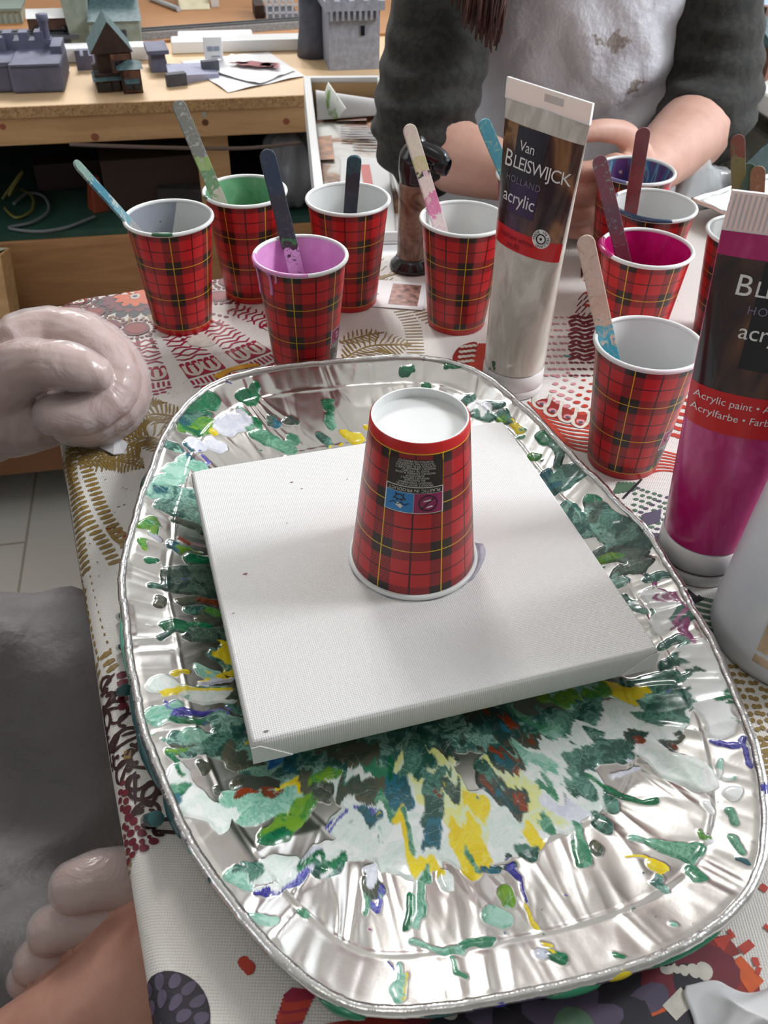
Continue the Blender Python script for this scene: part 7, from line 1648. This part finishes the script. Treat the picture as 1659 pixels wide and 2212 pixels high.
for i in range(6): mb.box((W_ * i / 5 - .001, -.002, 0), (W_ * i / 5 + .001, .0, H_ * .75))
mb.build('glazing_bar', simple('model_grey_green', S(130, 146, 138), .5), o)
# 11 grey-green tower with annexe and grey house
m0, n0, W_, H_ = frame(158, 200, 104, -40); o = model('model_stone_tower', 'tall grey-green model tower with slate annexe roof behind the dark house', 'model', m0, n0)
MB().hexa([(0, 0, 0), (W_, 0, 0), (W_, .06, 0), (0, .06, 0), (-.008, 0, H_), (W_ + .002, 0, H_), (W_ + .002, .06, H_), (-.008, .06, H_)]).build('tower_wall', M_STONEG, o)
MB().box((W_, -.01, 0), (W_ + .075, .06, H_ * .42)).build('annexe_wall', M_STONEG, o)
mb = MB(); mb.add([(W_ - .002, -.014, H_ * .42), (W_ + .079, -.014, H_ * .42), (W_ + .075, .05, H_ * .66), (W_ + .004, .05, H_ * .66)], [(0, 1, 2, 3)]); mb.box((W_, .045, H_ * .4), (W_ + .072, .06, H_ * .95)); mb.build('annexe_roof', M_SLATE, o)
for x in (.022, .05): MB().box((W_ + x - .004, -.0115, H_ * .16), (W_ + x + .004, -.009, H_ * .28)).build('window', M_GLASSD, o)
m0, n0, W_, H_ = frame(262, 298, 58, -50, .004); o = model('model_grey_house', 'narrow grey model house with dark doorway at the back of the bench', 'model', m0, n0, .0043)
MB().box((0, 0, 0), (W_, .06, H_)).build('house_wall', M_STONE2, o); MB().box((W_ * .35, -.002, 0), (W_ * .85, .002, H_ * .20)).build('doorway', M_GLASSD, o); MB().box((-.004, -.004, H_ * .22), (W_ + .004, .0, H_ * .27)).build('ledge', M_STONED, o)
for x in (.3, .7): MB().box((W_ * x - .004, -.002, H_ * .42), (W_ * x + .004, .002, H_ * .56)).build('window', M_GLASSD, o)
mb = MB(); gable(mb, 0, W_, 0, .06, H_, H_ * 1.2, 0, .005, 'x'); mb.build('house_roof', M_SLATE, o)
# 12 half-built timber frame
m0, n0, W_, H_ = frame(578, 648, 46, -10, .004); o = model('model_frame_house', 'half-built model house frame of thin white and dark bars', 'model', m0, n0, .0043)
mb = MB(); mb.box((0, 0, 0), (W_, .09, .004)); mb.build('base_plate', M_STONED, o)
mb = MB()
for i in range(6):
    x = W_ * i / 5
    for y in (.0, .085): mb.box((x - .0015, y, .004), (x + .0015, y + .003, H_ * .9))
    mb.hexa([(x - .0012, 0, H_ * .9), (x + .0012, 0, H_ * .9), (x + .0012, .003, H_ * .9), (x - .0012, .003, H_ * .9), (x - .0012, .042, H_ * 1.4), (x + .0012, .042, H_ * 1.4), (x + .0012, .045, H_ * 1.4), (x - .0012, .045, H_ * 1.4)])
for z in (.3, .6, .9): mb.box((0, 0, H_ * z - .0012), (W_, .0025, H_ * z + .0012)); mb.box((0, .085, H_ * z - .0012), (W_, .0875, H_ * z + .0012))
mb.build('frame_bar', simple('frame_pale', S(206, 204, 208), .6), o)
mb = MB(); mb.box((W_ * -.35, .02, 0), (W_ * -.05, .07, H_ * .5)); mb.build('dark_plinth', M_TIMBER, o)
# 13 scraps at the back
mb = MB(); q = [at(u, v, .0046) for u, v in ((388, 22), (454, 20), (448, -4), (380, -4))]
mb.grid(lambda u, v: tuple((q[0] * (1 - u) + q[1] * u) * (1 - v) + (q[3] * (1 - u) + q[2] * u) * v + V3((0, 0, .02 * v * (1 + .5 * mnoise.noise(V3((u * 4, v * 4, 0))))))), 14, 12); tag(mb.build('paper_scrap', simple('paper_cream', S(232, 220, 186), .7), solid=.0008), 'crumpled cream paper at the back of the bench', 'paper')
mb = MB(); mb.tube([at(325, -4, .008), at(386, 20, .008)], .0042, 8); tag(mb.build('craft_stick', simple('stick_paleblue', S(190, 196, 200), .5)), 'pale blue rod lying at the back of the bench', 'rod')
m0, n0, W_, H_ = frame(457, 474, 16, -6, .004); o = tag(MB().box((0, 0, 0), (W_, .015, H_)).build('white_block', M_WHITE), 'small white block beside the cream paper', 'block'); o.location = rm(m0, n0, .0043); o.rotation_euler = (0, 0, RA)
# ------------------------------------------------------------------ models on the window sill
def sill_model(u0, u1, vb, vt, label, wallm, roofm, rot):
    a = at(u0, vb, 0.0003); m0, n0 = mn(a); h = aty(u0, vt, a.y).z; o = model('model_house', label, 'model', m0, n0, .0003, rot)
    w, d = .11, .075; MB().box((0, 0, 0), (w, d, h * .55)).build('house_wall', wallm, o)
    mb = MB(); gable(mb, 0, w, 0, d, h * .55, h, 0, .006, 'x'); mb.build('house_roof', roofm, o)
    for x in (.2, .5, .8):
        for z in (.1, .32): MB().box((w * x - .007, -.0015, h * z), (w * x + .007, .002, h * (z + .14))).build('window', M_GLASSD, o)
    MB().box((w * .2, d * .4, h * .75), (w * .32, d * .6, h * 1.08)).build('chimney', M_BRICK, o); return o
sill_model(1612, 1659, 132, -40, 'blue-roofed model house on the window sill behind the elbow', simple('model_blue', S(96, 104, 130), .7, var=.25, vscale=80), simple('roof_bluegrey', S(120, 140, 170), .4), .9)
sill_model(1650, 1700, 178, 40, 'small brown model house at the front of the window sill', M_BRICK, M_SLATE, .7)
# ------------------------------------------------------------------ colour management
scene.view_settings.view_transform = 'Standard'; scene.view_settings.look = 'None'
scene.view_settings.exposure = -0.32; scene.view_settings.gamma = 1.0; scene.view_settings.use_curve_mapping = False
scene.cycles.max_bounces = 8; scene.cycles.diffuse_bounces = 3; scene.cycles.glossy_bounces = 4; scene.cycles.transparent_max_bounces = 8
scene.cycles.caustics_reflective = False; scene.cycles.caustics_refractive = False
